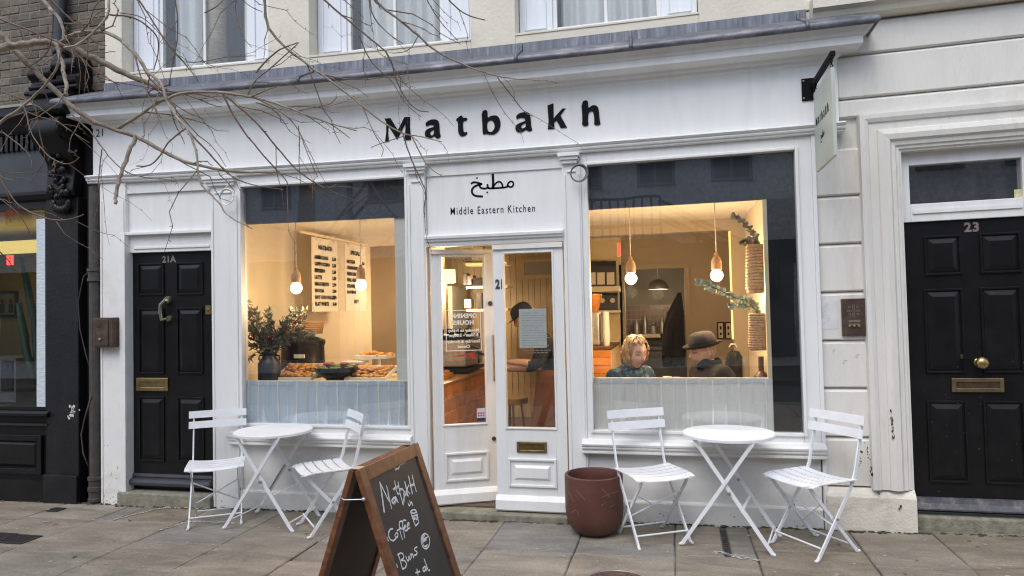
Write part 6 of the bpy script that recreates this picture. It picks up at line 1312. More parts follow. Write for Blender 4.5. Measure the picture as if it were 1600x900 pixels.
for (px, py, w_, h_, mm) in ((732, 409, .12, .17, 'card'), (748, 409, .16, .2, 'leaf_dark'), (729, 446, .06, .16, 'card'), (737, 446, .09, .13, 'bronze'), (749, 446, .2, .1, 'jacket'), (733, 482, .1, .12, 'steel'), (751, 482, .08, .2, 'card')):
    q = at(px, py, 3.42); b = MB(); b.box(q.x-w_/2, q.x+w_/2, 3.36, 3.48, q.z, q.z+h_); tag(b.build('tin', mm, bevel=.01), {732: 'dark tin on the top shelf beyond the left door leaf', 748: 'leafy dark jar on the top shelf beyond the left door leaf', 729: 'narrow dark tin at the left of the middle shelf beyond the door', 737: 'brown tin on the middle shelf beyond the door', 749: 'low dark box on the middle shelf beyond the door', 733: 'steel tin on the lowest shelf beyond the door', 751: 'tall dark tin on the lowest shelf beyond the door'}[px], 'tin')
t = thing('espresso_machine', 'dark metal espresso machine on the tiled counter', 'coffee machine', (-2.42, 2.2, .912)); b = MB(); b.box(-2.66, -2.22, 1.95, 2.6, .98, 1.28); b.build('body', 'steel', t, bevel=.02); b = MB(); b.box(-2.68, -2.2, 1.93, 2.62, .93, .97); b.box(-2.66, -2.24, 1.95, 2.6, 1.29, 1.33)
for k in range(6): b.lathe([(.03, 0), (.038, .06), (.033, .06), (.001, .01)], (-2.55+.12*(k % 3), 2.1+.25*(k//3), 1.332), 12)
b.build('trim', 'kettle', t); b = MB(); b.tube([(-2.2, 2.1, 1.2), (-2.12, 2.08, 1.17), (-2.11, 2.08, 1.02)], .01, 8); b.tube([(-2.2, 2.4, 1.1), (-2.1, 2.42, 1.08)], .016, 8); b.build('spout', 'iron', t, smooth=True)
b = MB(); b.box(-2.33, -2.2, .96, .97, .913, 1.12); tag(b.build('price_card', 'menu'), 'upright pale price card on the near end of the tiled counter', 'card')
b = MB(); b.box(-2.6, -2.25, 1.15, 1.6, .913, .96)
for k in range(14): b.ball((-2.55+rnd.uniform(0, .28), 1.2+rnd.uniform(0, .35), .975), .03, 8, 5, (1.2, 1, .7))
tag(b.build('bun_tray', 'food'), 'dark tray of buns on the tiled counter', 'food tray')
# right-hand side: shelves, bags, counter end
sy = 3.05
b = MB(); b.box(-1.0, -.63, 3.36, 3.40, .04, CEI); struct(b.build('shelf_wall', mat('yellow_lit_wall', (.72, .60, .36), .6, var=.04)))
for py, lab in ((452, 'upper cream shelf holding dark coffee bags behind the right window'), (537, 'lower cream shelf behind the right window, above the coffee grinder')):
    q = at(940, py, sy); b = MB(); b.box(-1.0, at(967, py, sy).x, sy, 3.36, q.z-.03, q.z+.035); tag(b.build('wall_shelf', 'shelf', bevel=.003), lab, 'shelf')
def bag(px, py, w_, h_, lab, grp, logo):
    q = at(px, py, sy+.1); t = thing('coffee_bag', lab, 'coffee bag', q, group=grp); b = MB(); b.prof([(sy+.06, q.z), (sy+.18, q.z), (sy+.17, q.z+h_*.8), (sy+.13, q.z+h_), (sy+.11, q.z+h_), (sy+.065, q.z+h_*.8)], q.x-w_/2, q.x+w_/2, 1); b.build('bag', 'card', t, bevel=.006); b = MB()
    if logo: b.lathe([(.001, -.002), (.03, -.001), (.03, 0)], (q.x, sy+.058, q.z+h_*.55), 14, 'y')
    else: b.box(q.x-w_*.36, q.x+w_*.36, sy+.052, sy+.056, q.z+h_*.08, q.z+h_*.55)
    b.build('label', 'cardlabel', t)
for px, lab in ((926, 'left dark coffee bag with cream label on the upper shelf'), (940, 'middle dark coffee bag with cream label on the upper shelf'), (955, 'right dark coffee bag with cream label on the upper shelf')): bag(px, 448, .125, .31, lab, 'labelled coffee bags on the upper shelf', False)
z_l = at(940, 484, sy+.1)
q = at(940, 485, sy); b = MB(); b.box(-1.0, at(967, 480, sy).x, sy, 3.36, q.z-.03, q.z); tag(b.build('wall_shelf', 'shelf', bevel=.003), 'middle cream shelf holding dark boxes with round marks behind the right window', 'shelf')
for px, lab in ((928, 'left dark box with a round white mark on the middle shelf'), (942, 'middle dark box with a round white mark on the middle shelf'), (958, 'right dark box with a round white mark on the middle shelf')): bag(px, 484.5, .125, .21, lab, 'dark boxes on the middle shelf', True)
t = thing('service_counter', 'brown tiled end of a service counter at the left of the right window', 'counter', at(935, 590, 1.5)); xa = -.95; xb = at(955, 560, 1.45).x; zt3 = at(940, 546, 1.45).z; b = MB(); b.box(xa, xb, 1.46, 2.4, .04, zt3); b.build('core', 'grout', t)
tl2 = bpy.data.meshes.new('tile'); bm = bmesh.new(); bmesh.ops.create_cube(bm, size=1)
for v in bm.verts: v.co = Vector((v.co.x*.225, v.co.y*.012, v.co.z*.072))
bmesh.ops.bevel(bm, geom=bm.edges[:], offset=.003, segments=1, affect='EDGES'); bm.to_mesh(tl2); bm.free(); tl2.materials.append(M['tile'])
for r in range(8):
    for c in range(2):
        o = bpy.data.objects.new('tile', tl2); COL.objects.link(o); o.parent = t; o.location = Vector((xb-.115-c*.232, 1.457, zt3-.04-r*.078))-t.location
b = MB(); b.box(xa, xb+.01, 1.44, 2.4, zt3, zt3+.025); b.build('counter_top', 'board_wood', t)
q = at(931, 545, 1.7); t = thing('coffee_grinder', 'dark coffee grinder with a hopper in orange-lit colour on the service counter', 'grinder', q); b = MB(); b.box(q.x-.07, q.x+.05, 1.62, 1.8, zt3+.026, zt3+.36); b.build('body', 'steel', t, bevel=.015); b = MB(); b.lathe([(.04, .36), (.085, .52), (.085, .54), (.001, .545)], (q.x-.01, 1.71, zt3), 18); b.build('hopper', mat('orange_lit_hopper', (.55, .20, .03), .3, var=.3, scale=20), t, smooth='auto')  # orange light on the hopper is put into its colour
q = at(948, 545, 1.65); b = MB(); b.lathe([(.03, 0), (.04, .1), (.034, .2), (.03, .22), (.001, .22)], (q.x, 1.65, zt3+.026), 12); b.lathe([(.035, .23), (.03, .36), (.001, .37)], (q.x, 1.65, zt3), 12); tag(b.build('cup_stack', 'menu', smooth='auto'), 'stack of cream paper cups on the service counter', 'cups')
# black coat on its hook, prints, chair with a coat
b = MB(); P0 = [(1062, 458, .02), (1060, 470, .05), (1056, 490, .09), (1052, 515, .115), (1051, 540, .13), (1052, 560, .135), (1053, 571, .12)]
n0 = 18; V = []; F = []
for (px, py, r_) in P0:
    c = at(px, py, 3.22)
    for j in range(n0):
        a = 2*math.pi*j/n0; k_ = 1+.16*math.sin(a*3+py*.05)+.08*math.sin(a*7); V.append((c.x+r_*1.0*math.cos(a)*k_, c.y+r_*.7*math.sin(a)*k_, c.z+.012*math.sin(a*5)))
for i in range(len(P0)-1):
    for j in range(n0): F.append((i*n0+j, i*n0+(j+1) % n0, (i+1)*n0+(j+1) % n0, (i+1)*n0+j))
F += [tuple(range(n0)), tuple(range((len(P0)-1)*n0, len(P0)*n0))]; b.add(V, F)
b.tube([at(1055, 485, 3.12), at(1046, 515, 3.10), at(1042, 545, 3.12), at(1044, 573, 3.12)], [.03, .05, .05, .04], 10); tag(b.build('hanging_coat', 'coat', smooth=True), 'long black coat hanging beside the kitchen doorway', 'coat')
for i, px in enumerate((1126, 1138)):
    p0 = at(px-5.2, 530, 3.38); p1 = at(px+5.2, 503, 3.38); t = thing('framed_print', ('left' if i == 0 else 'right')+' small framed print on the back wall behind the man in the hat', 'picture', p0); b = MB(); b.ring(p0.x, p1.x, p0.z, p1.z, 3.36, 3.39, .014); b.build('frame', 'jacket', t); b = MB(); b.box(p0.x+.012, p1.x-.012, 3.37, 3.385, p0.z+.012, p1.z-.012); b.build('print', 'cardlabel', t); b = MB(); b.box(p0.x+.03, p1.x-.03, 3.366, 3.37, p0.z+.05, p0.z+.08); b.box(p0.x+.03, p1.x-.03, 3.366, 3.37, p1.z-.09, p1.z-.05); b.build('motif', 'jacket', t)
# baskets on the right wall with eucalyptus
def basket(x0, x1, ytop, ybot, y, lab):
    a = at(x0, ybot, y); c = at(x1, ybot, y); top = at(x0, ytop, y).z; r_ = (c.x-a.x)/2; cx7 = (a.x+c.x)/2; t = thing('wall_basket', lab, 'basket', (cx7, y, a.z), group='woven wall baskets'); b = MB(); h = top-a.z; n_ = 15
    for k in range(n_): rr = r_*(1.0-.16*(k/n_)**1.4)*(.9 if k == 0 else 1); b.tube([(cx7+rr*math.cos(q*.2618), y+rr*.62*math.sin(q*.2618), a.z+h*(k+.5)/n_+.006*math.sin(q*3.14+k*3.14)) for q in range(25)], h/n_*.62, 6, False)
    b.lathe([(.001, .01), (r_*.9, .01)], (cx7, y, a.z), 20)
    for v in b.v: v.y = max(min(v.y, y+.09), y-.2)
    b.build('weave', 'seagrass', t, smooth=True); b = MB(); b.tube([(cx7-r_*.3, y+.05, top-.01), (cx7, y+.07, top+.07), (cx7+r_*.3, y+.05, top-.01)], .006, 6); b.build('loop', 'seagrass', t, smooth=True); return Vector((cx7, y, top))
tA = basket(1168, 1201, 383, 458, .42, 'upper woven wall basket with dim leaves at the right of the diners window'); tB = basket(1171, 1200, 490, 547, .40, 'lower woven wall basket holding pale green eucalyptus')
def eucalyptus(top, path, y, mats, lab, big):
    t = thing('eucalyptus', lab, 'plant', top); st = MB(); lv = MB(); P = chaikin([top-Vector((0, 0, .08)), top]+[at(px, py, y) for px, py in path], False, 2); st.tube(P, .004, 6)
    for i in range(5, len(P)):
        for j in range(5):
            v = Vector((rnd.uniform(-1, 1), rnd.uniform(-1, 1), rnd.uniform(-1, 1))).normalized(); nr = Vector((rnd.uniform(-1, 1), rnd.uniform(-1.5, 0), rnd.uniform(-1, 1))).normalized(); s_ = v.cross(nr).normalized(); v2 = nr.cross(s_).normalized(); L_ = rnd.uniform(.022, .042)*big; o = P[i]
            lv.add([o+v2*L_*(1-math.cos(k*1.047))*.55+s_*L_*.45*math.sin(k*1.047)+nr*.004*math.sin(k) for k in range(6)], [(0, 1, 2, 3, 4, 5)])
    st.build('stem', 'twig', t); lv.build('leaf', mats, t)
eucalyptus(tB, [(1176, 470), (1158, 468), (1140, 462), (1122, 452), (1105, 446), (1092, 440)], .34, 'leaf_euc', 'pale green eucalyptus branch arching left from the lower basket', 1.0)
eucalyptus(tB, [(1180, 475), (1168, 480), (1152, 474), (1140, 478)], .36, 'leaf_euc', 'short eucalyptus sprig spilling over the lower basket', .95)
eucalyptus(tA, [(1182, 372), (1176, 362), (1166, 352), (1154, 342), (1147, 337)], .55, 'leaf_dark', 'dim grey-green sprig rising left from the upper basket', .9)
eucalyptus(tA, [(1178, 378), (1168, 376), (1160, 378)], .5, 'leaf_dark', 'dim leafy tuft at the mouth of the upper basket', 1.0)
q = at(1190, 592, .35); b = MB(); b.lathe([(.001, 0), (.05, 0), (.055, .05), (.035, .075), (.02, .09), (.02, .2), (.001, .2)], (q.x, .35, q.z-.03), 16); b.lathe([(.06, -.02), (.06, 0), (.001, .0)], (q.x, .35, q.z-.03), 14); pv = tag(b.build('dark_vase', 'bronze', smooth='auto'), 'small dark vase on a ledge at the lower right of the diners window', 'vase'); b = MB(); b.box(q.x-.09, .70, .26, .44, q.z-.08, q.z-.051); tag(b.build('corner_ledge', 'shelf'), 'small cream ledge under the dark vase', 'shelf')
b = MB(); b.tube([at(967, 380, .16), at(967, 400, .16)], .012, 8); tag(b.build('red_sign_light', 'redneon', smooth=True), 'small red lit tube behind the glass near the left bulb of the diners window', 'sign light')
q = at(967, 392, .16)
# the diners' table and chairs
q = at(1043, 600, .72); tz = .76
t = thing('cafe_table', 'dark square cafe table between the two diners', 'table', (q.x, .75, .04)); b = MB(); b.box(q.x-.32, q.x+.30, .45, 1.05, tz-.03, tz); b.build('table_top', 'jacket', t, bevel=.004); b = MB(); b.tube([(q.x, .75, .05), (q.x, .75, tz-.03)], .03, 12); b.lathe([(.22, .042), (.22, .055), (.03, .07)], (q.x, .75, 0), 24); b.build('pedestal', 'iron', t)
b = MB(); b.lathe([(.03, 0), (.036, .075), (.033, .075), (.001, .01)], (q.x+.06, .62, tz+.001), 16); tag(b.build('glass_cup', 'steel', smooth='auto'), 'small steel-coloured cup on the dark table', 'cup')
q2 = at(1048, 575, .8); b = MB(); b.lathe([(.04, 0), (.04, .23), (.001, .23)], (q2.x-.03, .85, tz+.001), 16); b.lathe([(.03, 0), (.03, .22), (.001, .22)], (q2.x+.05, .9, tz+.001), 14); tag(b.build('carafe', mat('pale_carafe', (.5, .45, .38), .3, .3, var=.2, scale=20), smooth='auto'), 'pair of pale metal beakers on the dark table', 'beakers')
q = at(1147, 565, .75); b = MB(); pz = [(.02, .12), (.055, .11), (.075, .06), (.085, -.05), (.10, -.25), (.09, -.5)]; V = []
for r2, zz in pz:
    for j in range(20): a = j*.31416; k2 = 1+.22*math.sin(a*3+zz*9)+.1*math.sin(a*7-zz*20); V.append((q.x+r2*.8*k2*math.cos(a), .82+r2*.5*k2*math.sin(a), q.z-.04+zz+.01*math.sin(a*4)))
b.add(V, [(i*20+j, i*20+(j+1) % 20, (i+1)*20+(j+1) % 20, (i+1)*20+j) for i in range(5) for j in range(20)]); cb2 = tag(b.build('draped_coat', 'coat', smooth=True), 'black coat draped over the chair behind the man', 'coat')
b = MB(); b.tube([at(1139, 543, .82), at(1142, 538, .82), at(1148, 538, .82), at(1151, 543, .82)], .008, 8); b.beam((q.x-.06, .9, .04), (q.x-.06, .9, q.z), .03, .03); b.beam((q.x+.08, .9, .04), (q.x+.08, .9, q.z), .03, .03); b.box(q.x-.35, q.x+.1, .5, .92, .46, .49); b.beam((q.x-.33, .53, .04), (q.x-.33, .53, .46), .03, .03); b.beam((q.x-.33, .88, .04), (q.x-.33, .88, .46), .03, .03); tag(b.build('dining_chair', 'steel'), 'steel dining chair of the man in the hat', 'chair')

# ================================================================== PEOPLE
def skin_mesh(nodes, edges, root):
    me = bpy.data.meshes.new('sk'); names = list(nodes); idx = {n: i for i, n in enumerate(names)}
    me.from_pydata([nodes[n][0] for n in names], [(idx[a], idx[c]) for a, c in edges], []); o = bpy.data.objects.new('sk', me); COL.objects.link(o)
    md = o.modifiers.new('s', 'SKIN'); md.use_smooth_shade = True; md.branch_smoothing = .4
    for n in names:
        r_ = nodes[n][1]; sv = me.skin_vertices[0].data[idx[n]]; sv.radius = r_ if isinstance(r_, tuple) else (r_, r_); sv.use_root = (n == root)
    sb = o.modifiers.new('u', 'SUBSURF'); sb.levels = 2; sb.render_levels = 2
    bpy.context.view_layer.update(); m2 = bpy.data.meshes.new_from_object(o.evaluated_get(bpy.context.evaluated_depsgraph_get()))
    V = [v.co.copy() for v in m2.vertices]; F = [tuple(p.vertices) for p in m2.polygons]; bpy.data.objects.remove(o); bpy.data.meshes.remove(me); bpy.data.meshes.remove(m2); return V, F
def head_geo(c, f, pitch, s=1.0, nu=36, nv=28):
    """head surface; returns verts, faces, and per-face local centre (right, forward, up)"""
    f = Vector((f[0], f[1], 0)).normalized(); rt = Vector((f.y, -f.x, 0)); up = Vector((0, 0, 1)); f2 = f*math.cos(pitch)-up*math.sin(pitch); up2 = f*math.sin(pitch)+up*math.cos(pitch)
    G = lambda x, y, sx, sy: math.exp(-(x*x)/(sx*sx)-(y*y)/(sy*sy)); V = []; Lc = []
    for j in range(nv+1):
        ph = math.pi*j/nv; z = -math.cos(ph); rr = math.sin(ph)
        for i in range(nu):
            th = 2*math.pi*i/nu; x = rr*math.sin(th); y = rr*math.cos(th)
            X = x*.078; Y = y*.098; Z = z*.122
            if Z < 0: X *= 1-.30*min(1, -Z/.12)**1.4; Y = Y*(1-.22*min(1, -Z/.12)**1.5) if Y < 0 else Y*(1-.10*min(1, -Z/.12)**2)
            if y > 0:
                w_ = 1.0; Y += .026*G(X, Z+.022, .015, .020)+.012*G(X, Z-.0, .011, .03)+.010*G(X, Z+.056, .026, .012)+.010*G(X, Z+.098, .025, .018)+.007*G(X, Z-.035, .06, .014)
                for sx in (-1, 1): Y += -.013*G(X-sx*.032, Z-.008, .016, .012)+.006*G(X-sx*.045, Z+.03, .02, .02)
            Lc.append((X, Y, Z)); V.append(Vector(c)+(rt*X+f2*Y+up2*Z)*s)
    F = [(j*nu+i, j*nu+(i+1) % nu, (j+1)*nu+(i+1) % nu, (j+1)*nu+i) for j in range(nv) for i in range(nu)]
    W = lambda x, y, z: Vector(c)+(rt*x+f2*y+up2*z)*s
    return V, F, Lc, W
def person(lab, nodes, edges, root, cloth, head_c, f, pitch, skinm='skin', low='trouser', skin_nodes=(), hs=1.0):
    base = nodes[root][0]; t = thing('person', lab, 'person', (base[0], base[1], .04)); V, F = skin_mesh(nodes, edges, root); mats = [cloth, skinm, low, 'lips', 'lash']; mi = []
    sk = [Vector(nodes[n][0]) for n in skin_nodes]; al = [(Vector(nodes[n][0]), n) for n in nodes]
    for fc in F:
        c = sum((V[i] for i in fc), Vector())/len(fc); n = min(al, key=lambda a: (a[0]-c).length)[1]
        mi.append(1 if n in skin_nodes else 2 if n.startswith(('hip', 'knee', 'ank', 'toe')) else 0)
    hv, hf, Lc, W = head_geo(head_c, f, pitch, hs); o = len(V); V = V+hv
    for fc in hf:
        c = [sum(Lc[i][k] for i in fc)/len(fc) for k in range(3)]
        k = 1
        if c[1] > .05 and abs(c[0]) < .026 and -.063 < c[2] < -.049: k = 3
        elif c[1] > .04 and .016 < abs(c[0]) < .046 and .003 < c[2] < .012: k = 4
        elif c[1] > .04 and .016 < abs(c[0]) < .046 and .031 < c[2] < .036: k = 4
        F.append(tuple(i+o for i in fc)); mi.append(k)
    for sx in (-1, 1):                                   # ears
        e = MB(); e.ball((0, 0, 0), .03, 10, 8, (.35, .62, 1.1)); o = len(V); V += [W(sx*.074+v.x, -.012+v.y, -.005+v.z) for v in e.v]; F += [tuple(i+o for i in q) for q in e.f]; mi += [1]*len(e.f)
    body = link_mesh('body', V, F, mats, t, mi, smooth=True); return t, W
def seated(p, f, arm_l=None, arm_r=None, lean=.0, fat=1.0):
    f = Vector((f[0], f[1], 0)).normalized(); r_ = Vector((f.y, -f.x, 0)); P = Vector(p); L_ = lambda x, y, z: tuple(P+r_*x+f*y+Vector((0, 0, z)))
    nd = {'pelvis': (L_(0, 0, 0), (.17*fat, .13*fat)), 'waist': (L_(0, .02+lean*.3, .18), (.155*fat, .125*fat)), 'chest': (L_(0, .03+lean*.8, .36), (.165*fat, .125*fat)), 'neckb': (L_(0, .03+lean, .475), .07), 'neck': (L_(0, .045+lean, .55), .052)}
    for s, n, arm in ((-1, 'l', arm_l), (1, 'r', arm_r)):
        a = arm or [(s*.235, .06+lean, .2), (s*.13, .30+lean, .25), (s*.09, .375+lean, .25)]
        nd['sho'+n] = (L_(s*.16*fat, .02+lean, .425), .078*fat); nd['elb'+n] = (L_(*a[0]), .054*fat); nd['wri'+n] = (L_(*a[1]), .034); nd['hand'+n] = (L_(*a[2]), (.036, .02))
        w_ = Vector(nd['wri'+n][0]); h_ = Vector(nd['hand'+n][0]); d = (h_-w_).normalized(); sd_ = d.cross(Vector((0, 0, 1))).normalized()
        for k in range(4): b0 = h_+d*.02+sd_*(k-1.5)*.018; ln = (.055, .065, .06, .048)[k]; nd[f'fa{n}{k}'] = (tuple(b0+d*ln*.5), .009); nd[f'fb{n}{k}'] = (tuple(b0+d*ln*.95-Vector((0, 0, ln*.35))), .0075)
        nd['th'+n] = (tuple(h_-d*.01-sd_*s*.045), .010)
        nd['hip'+n] = (L_(s*.09, .05, -.02), .095*fat); nd['knee'+n] = (L_(s*.10, .42, .0), .066); nd['ank'+n] = (L_(s*.10, .40, -.40), .044); nd['toe'+n] = (L_(s*.10, .52, -.44), .038)
    ed = [('pelvis', 'waist'), ('waist', 'chest'), ('chest', 'neckb'), ('neckb', 'neck')]
    for n in 'lr': ed += [('chest', 'sho'+n), ('sho'+n, 'elb'+n), ('elb'+n, 'wri'+n), ('wri'+n, 'hand'+n), ('hand'+n, 'th'+n), ('pelvis', 'hip'+n), ('hip'+n, 'knee'+n), ('knee'+n, 'ank'+n), ('ank'+n, 'toe'+n)]+[q for k in range(4) for q in (('hand'+n, f'fa{n}{k}'), (f'fa{n}{k}', f'fb{n}{k}'))]
    sk = ['neck']+[a+n for n in 'lr' for a in ('wri', 'hand', 'th')]+[f'f{a}{n}{k}' for n in 'lr' for a in 'ab' for k in range(4)]
    return nd, ed, sk
# woman, looking down to her left
hc = at(993, 551, .50); fw = (.56, -.83); fv = Vector((fw[0], fw[1], 0)).normalized(); pel = Vector((hc.x, hc.y, 0))-fv*.10; pel.x -= .035; pel.z = hc.z-.60
nd, ed, sk = seated(pel, (.80, -.60), fat=1.22, lean=.03); nd['neckb'] = (nd['neckb'][0], .085); t, W = person('woman with blonde bob looking down, wearing a blue flowered blouse', nd, ed, 'pelvis', 'blouse', hc, fw, R(14), skin_nodes=sk, hs=1.05)
V = []; F = []; nu, nv = 60, 30
def hairp(i, j):
    th = 2*math.pi*i/nu; ph = math.pi*(j/nv)*.80; z = math.cos(ph); rr = math.sin(ph)
    ang = abs((th+math.pi) % (2*math.pi)-math.pi)         # 0 in front
    wv = .006*math.sin(th*13+j*.55)+.005*math.sin(th*29+j*.2)+.007*noise.noise(Vector((math.sin(th)*3, math.cos(th)*3, j*.25)))
    k = 1.08+.04*math.sin(ph)**2; X = rr*math.sin(th)*.078*k*1.04; Y = rr*math.cos(th)*.098*k-.008; Z = z*.122*k+.004
    dn = max(0, -z); X *= 1+.14*dn; Y *= 1+.05*dn
    l_ = math.hypot(X, Y)+1e-6; X += X/l_*wv*1.6; Y += Y/l_*wv*1.6; Z += wv*.5
    return X, Y, Z, ang, ph
for j in range(nv+1):
    for i in range(nu): X, Y, Z, a, p_ = hairp(i, j); V.append(W(X, Y, Z))
for j in range(nv):
    for i in range(nu):
        X, Y, Z, a, p_ = hairp(i+.5, j+.5)
        lim = .074-.02*math.sin(th*2+.6) if a < .85 else .070-(a-.85)*.75 if a < 1.05 else -.06-(a-1.05)*.4
        if Z > max(lim, -.125): F.append((j*nu+i, j*nu+(i+1) % nu, (j+1)*nu+(i+1) % nu, (j+1)*nu+i))
b = MB(); b.add(V, F)
for k in range(210):                                     # loose strands and ends of the bob
    th = rnd.uniform(1.06, 2*math.pi-1.06); P = []
    for q in range(7):
        ph = math.pi*.8*(.18+.15*q); X = math.sin(ph)*math.sin(th+q*.05*math.sin(k))*.078*(1.19+.05*math.sin(q*1.9+k)); Y = math.sin(ph)*math.cos(th+q*.05*math.sin(k))*.098*(1.14+.05*math.sin(q*1.7+k))-.008; Z = math.cos(ph)*.122*1.13+.006; P.append(W(X+rnd.uniform(-.003, .003), Y, Z if q < 6 else Z-.012))
    b.tube(P, [.0026, .0034, .0036, .0034, .003, .0024, .001], 5)
b.build('hair', 'hair', t, smooth=True)
# man in profile facing left, bowler-like hat
hc = at(1099, 549, .62); fw = (-.93, -.36); fv = Vector((fw[0], fw[1], 0)).normalized(); pel = Vector((hc.x, hc.y, 0))-fv*.17; pel.z = hc.z-.585
nd, ed, sk = seated(pel, fw, arm_l=[(-.27, .0, .2), (-.16, .28, .24), (-.12, .35, .25)], arm_r=[(.26, .12, .19), (.14, .33, .26), (.08, .40, .27)], lean=.10, fat=1.34)
t, W = person('man in profile wearing a grey felt hat and dark coat', nd, ed, 'pelvis', 'jacket', hc, fw, R(10), skin_nodes=sk, hs=1.02)
b = MB(); pr = [(.001, .165), (.04, .164), (.07, .158), (.092, .138), (.102, .105), (.105, .07), (.106, .058), (.122, .050), (.143, .052), (.152, .060), (.154, .064), (.148, .056), (.12, .044), (.10, .042)]; n_ = 36; V = []; F = []
for r_, z in pr:
    for j in range(n_): a = 2*math.pi*j/n_; V.append(W(r_*.88*math.cos(a), r_*1.06*math.sin(a)-.006, z-.006-.014*(r_ > .115)*abs(math.sin(a))*0+.010*(r_ > .115)*abs(math.cos(a))))
for i in range(len(pr)-1):
    for j in range(n_): F.append((i*n_+j, i*n_+(j+1) % n_, (i+1)*n_+(j+1) % n_, (i+1)*n_+j))
b.add(V, F); ht = b.build('hat', 'felt', t, smooth=True); b = MB(); V = []; F = []
for z in (.056, .085):
    for j in range(n_): a = 2*math.pi*j/n_; V.append(W(.108*.88*math.cos(a), .108*1.06*math.sin(a)-.006, z-.004))
for j in range(n_): F.append((j, (j+1) % n_, n_+(j+1) % n_, n_+j))
b.add(V, F); b.build('hat_band', 'jacket', ht, smooth=True); b = MB()
for k in range(260):
    a = rnd.uniform(math.pi*1.08, math.pi*1.92); z = rnd.uniform(-.05, .05); P = [W(.078*math.cos(a), .10*math.sin(a), z), W(.080*math.cos(a), .103*math.sin(a), z-.014)]; b.tube(P, [.002, .001], 4)
b.build('grey_hair', mat('short_grey_hair', (.33, .31, .29), .7, var=.3, scale=60), t); b = MB()
V = [];  # coat collar
for k, (rr, zz) in enumerate(((.075, .46), (.082, .50), (.086, .525), (.098, .51), (.108, .45))):
    for j in range(24): a = 2*math.pi*j/24; c = pel+Vector((0, 0, zz))+fv*(.125+.01*k*0); V.append(c+Vector((rr*math.cos(a), rr*math.sin(a), .01*math.sin(a*2))))
b.add(V, [(i*24+j, i*24+(j+1) % 24, (i+1)*24+(j+1) % 24, (i+1)*24+j) for i in range(4) for j in range(24)]); b.build('collar', 'jacket', t, smooth=True)
# barista leaning over the counter behind the right door leaf
A = lambda px, py, y: tuple(at(px, py, y)); zf = .05
nd = {'pelvis': (A(874, 608, 1.40), (.17, .14)), 'waist': (A(868, 572, 1.38), (.155, .13)), 'chest': (A(860, 540, 1.35), (.165, .13)), 'neckb': (A(842, 518, 1.33), .075), 'neck': (A(832, 508, 1.32), .055),
 'shol': (A(852, 536, 1.18), .08), 'elbl': (A(842, 571, 1.10), .056), 'wril': (A(812, 566, 1.08), .036), 'handl': (A(798, 566, 1.08), (.036, .022)), 'shor': (A(848, 536, 1.52), .08), 'elbr': (A(836, 574, 1.56), .054), 'wrir': (A(806, 576, 1.5), .034), 'handr': (A(794, 577, 1.48), (.036, .022)),
 'hipl': (A(872, 622, 1.30), .10), 'kneel': (A(866, 664, 1.28), .07), 'hipr': (A(874, 622, 1.50), .10), 'kneer': (A(870, 664, 1.52), .07)}
for n, yy in (('l', 1.30), ('r', 1.52)):
    kx = nd['knee'+n][0]; nd['ank'+n] = ((kx[0]+.02, yy, .13), .046); nd['toe'+n] = ((kx[0]-.12, yy, .08), .04)
    h_ = Vector(nd['hand'+n][0]); d = (h_-Vector(nd['wri'+n][0])).normalized()
    for k in range(4): b0 = h_+d*.02+Vector((0, (k-1.5)*.018, 0)); ln = (.055, .065, .06, .048)[k]; nd[f'fa{n}{k}'] = (tuple(b0+d*ln*.5), .009); nd[f'fb{n}{k}'] = (tuple(b0+d*ln*.9-Vector((0, 0, ln*.4))), .0075)
    nd['th'+n] = (tuple(h_+Vector((-.005, -.04 if n == 'l' else .04, .01))), .010)
ed = [('pelvis', 'waist'), ('waist', 'chest'), ('chest', 'neckb'), ('neckb', 'neck')]
for n in 'lr': ed += [('chest', 'sho'+n), ('sho'+n, 'elb'+n), ('elb'+n, 'wri'+n), ('wri'+n, 'hand'+n), ('hand'+n, 'th'+n), ('pelvis', 'hip'+n), ('hip'+n, 'knee'+n), ('knee'+n, 'ank'+n), ('ank'+n, 'toe'+n)]+[q for k in range(4) for q in (('hand'+n, f'fa{n}{k}'), (f'fa{n}{k}', f'fb{n}{k}'))]
sk = ['neck']+[a+n for n in 'lr' for a in ('wri', 'hand', 'th')]+[f'f{a}{n}{k}' for n in 'lr' for a in 'ab' for k in range(4)]
t, W = person('barista in a dark cap and navy clothes leaning left behind the right door leaf', nd, ed, 'pelvis', 'navy', at(819, 496, 1.32), (-1, -.12), R(32), 'skin_arm', skin_nodes=sk)
b = MB(); V = []; F = []; n_ = 32; pr = [(.001, .15), (.04, .147), (.075, .132), (.098, .10), (.104, .06), (.105, .035), (.10, .03)]
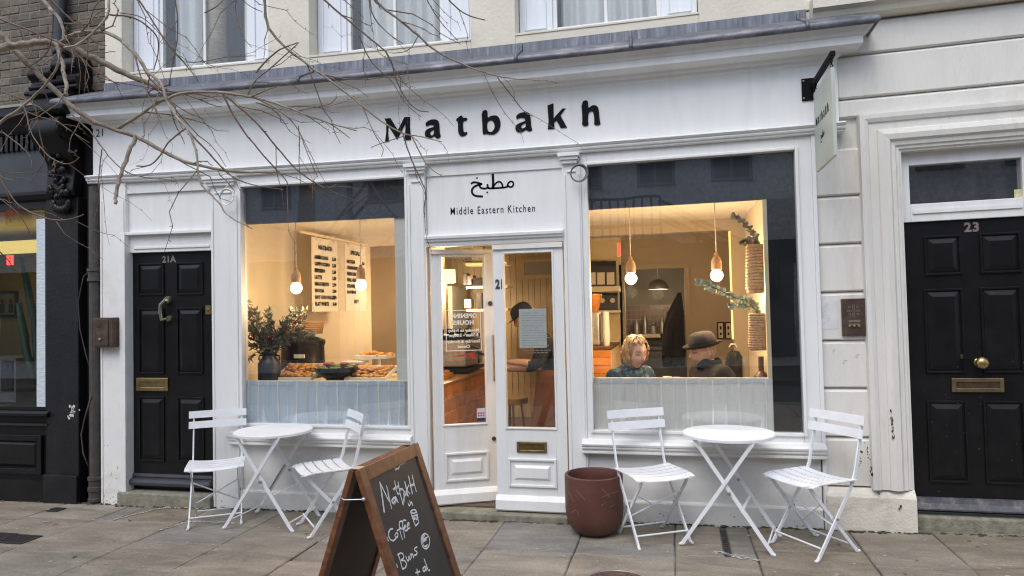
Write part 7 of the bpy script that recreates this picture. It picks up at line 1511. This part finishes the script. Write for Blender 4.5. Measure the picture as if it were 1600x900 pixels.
for r_, z in pr:
    for j in range(n_): a = 2*math.pi*j/n_; V.append(W(r_*.86*math.cos(a), r_*1.06*math.sin(a)-.004, z))
for i in range(len(pr)-1):
    for j in range(n_): F.append((i*n_+j, i*n_+(j+1) % n_, (i+1)*n_+(j+1) % n_, (i+1)*n_+j))
b.add(V, F); V = []
for k in range(13):
    a = math.pi*(.12+.76*k/12); V += [W(.088*math.cos(a), .10*math.sin(a), .05), W(.082*math.cos(a), .10*math.sin(a)+.075*math.sin(a)**.6, .034)]
b.add(V, [(2*k, 2*k+1, 2*k+3, 2*k+2) for k in range(12)]); b.build('cap', 'navy', t, smooth=True); b = MB()
for k in range(300):
    a = rnd.uniform(math.pi*1.05, math.pi*1.95); z = rnd.uniform(-.07, .04); b.tube([W(.078*math.cos(a), .10*math.sin(a), z), W(.082*math.cos(a), .106*math.sin(a), z-.02)], [.003, .0015], 4)
b.build('hair', mat('dark_hair', (.02, .015, .012), .5, var=.3, scale=60), t); b = MB()
ap = [at(840, 578, 1.16), at(884, 578, 1.16), at(890, 676, 1.14), at(828, 676, 1.14)]; grid(b, 8, 8, lambda u, v: ap[0]*(1-u)*(1-v)+ap[1]*u*(1-v)+ap[2]*u*v+ap[3]*(1-u)*v+Vector((0, -.03*math.sin(u*3.14), 0))); ao = b.build('apron', 'apron', t, smooth=True); sm_ = ao.modifiers.new('thick', 'SOLIDIFY'); sm_.thickness = .006
q = at(799, 620, 1.8)
for i, (px, lab) in enumerate(((799, 'dull mustard bar stool seen low through the right door leaf'),)):
    q = at(px, 624, 1.6+i*.8); t = thing('bar_stool', lab, 'stool', (q.x, q.y, .04)); b = MB(); b.lathe([(.001, .0), (.16, .0), (.17, .02), (.165, .06), (.001, .07)], (q.x, q.y, q.z-.04), 22); b.build('seat', 'yellowstool', t, smooth='auto'); b = MB()
    for k in range(4): a = k*1.57+.4; b.tube([(q.x+.10*math.cos(a), q.y+.10*math.sin(a), q.z-.04), (q.x+.17*math.cos(a), q.y+.17*math.sin(a), .045)], .011, 6)
    b.build('leg', 'iron', t)
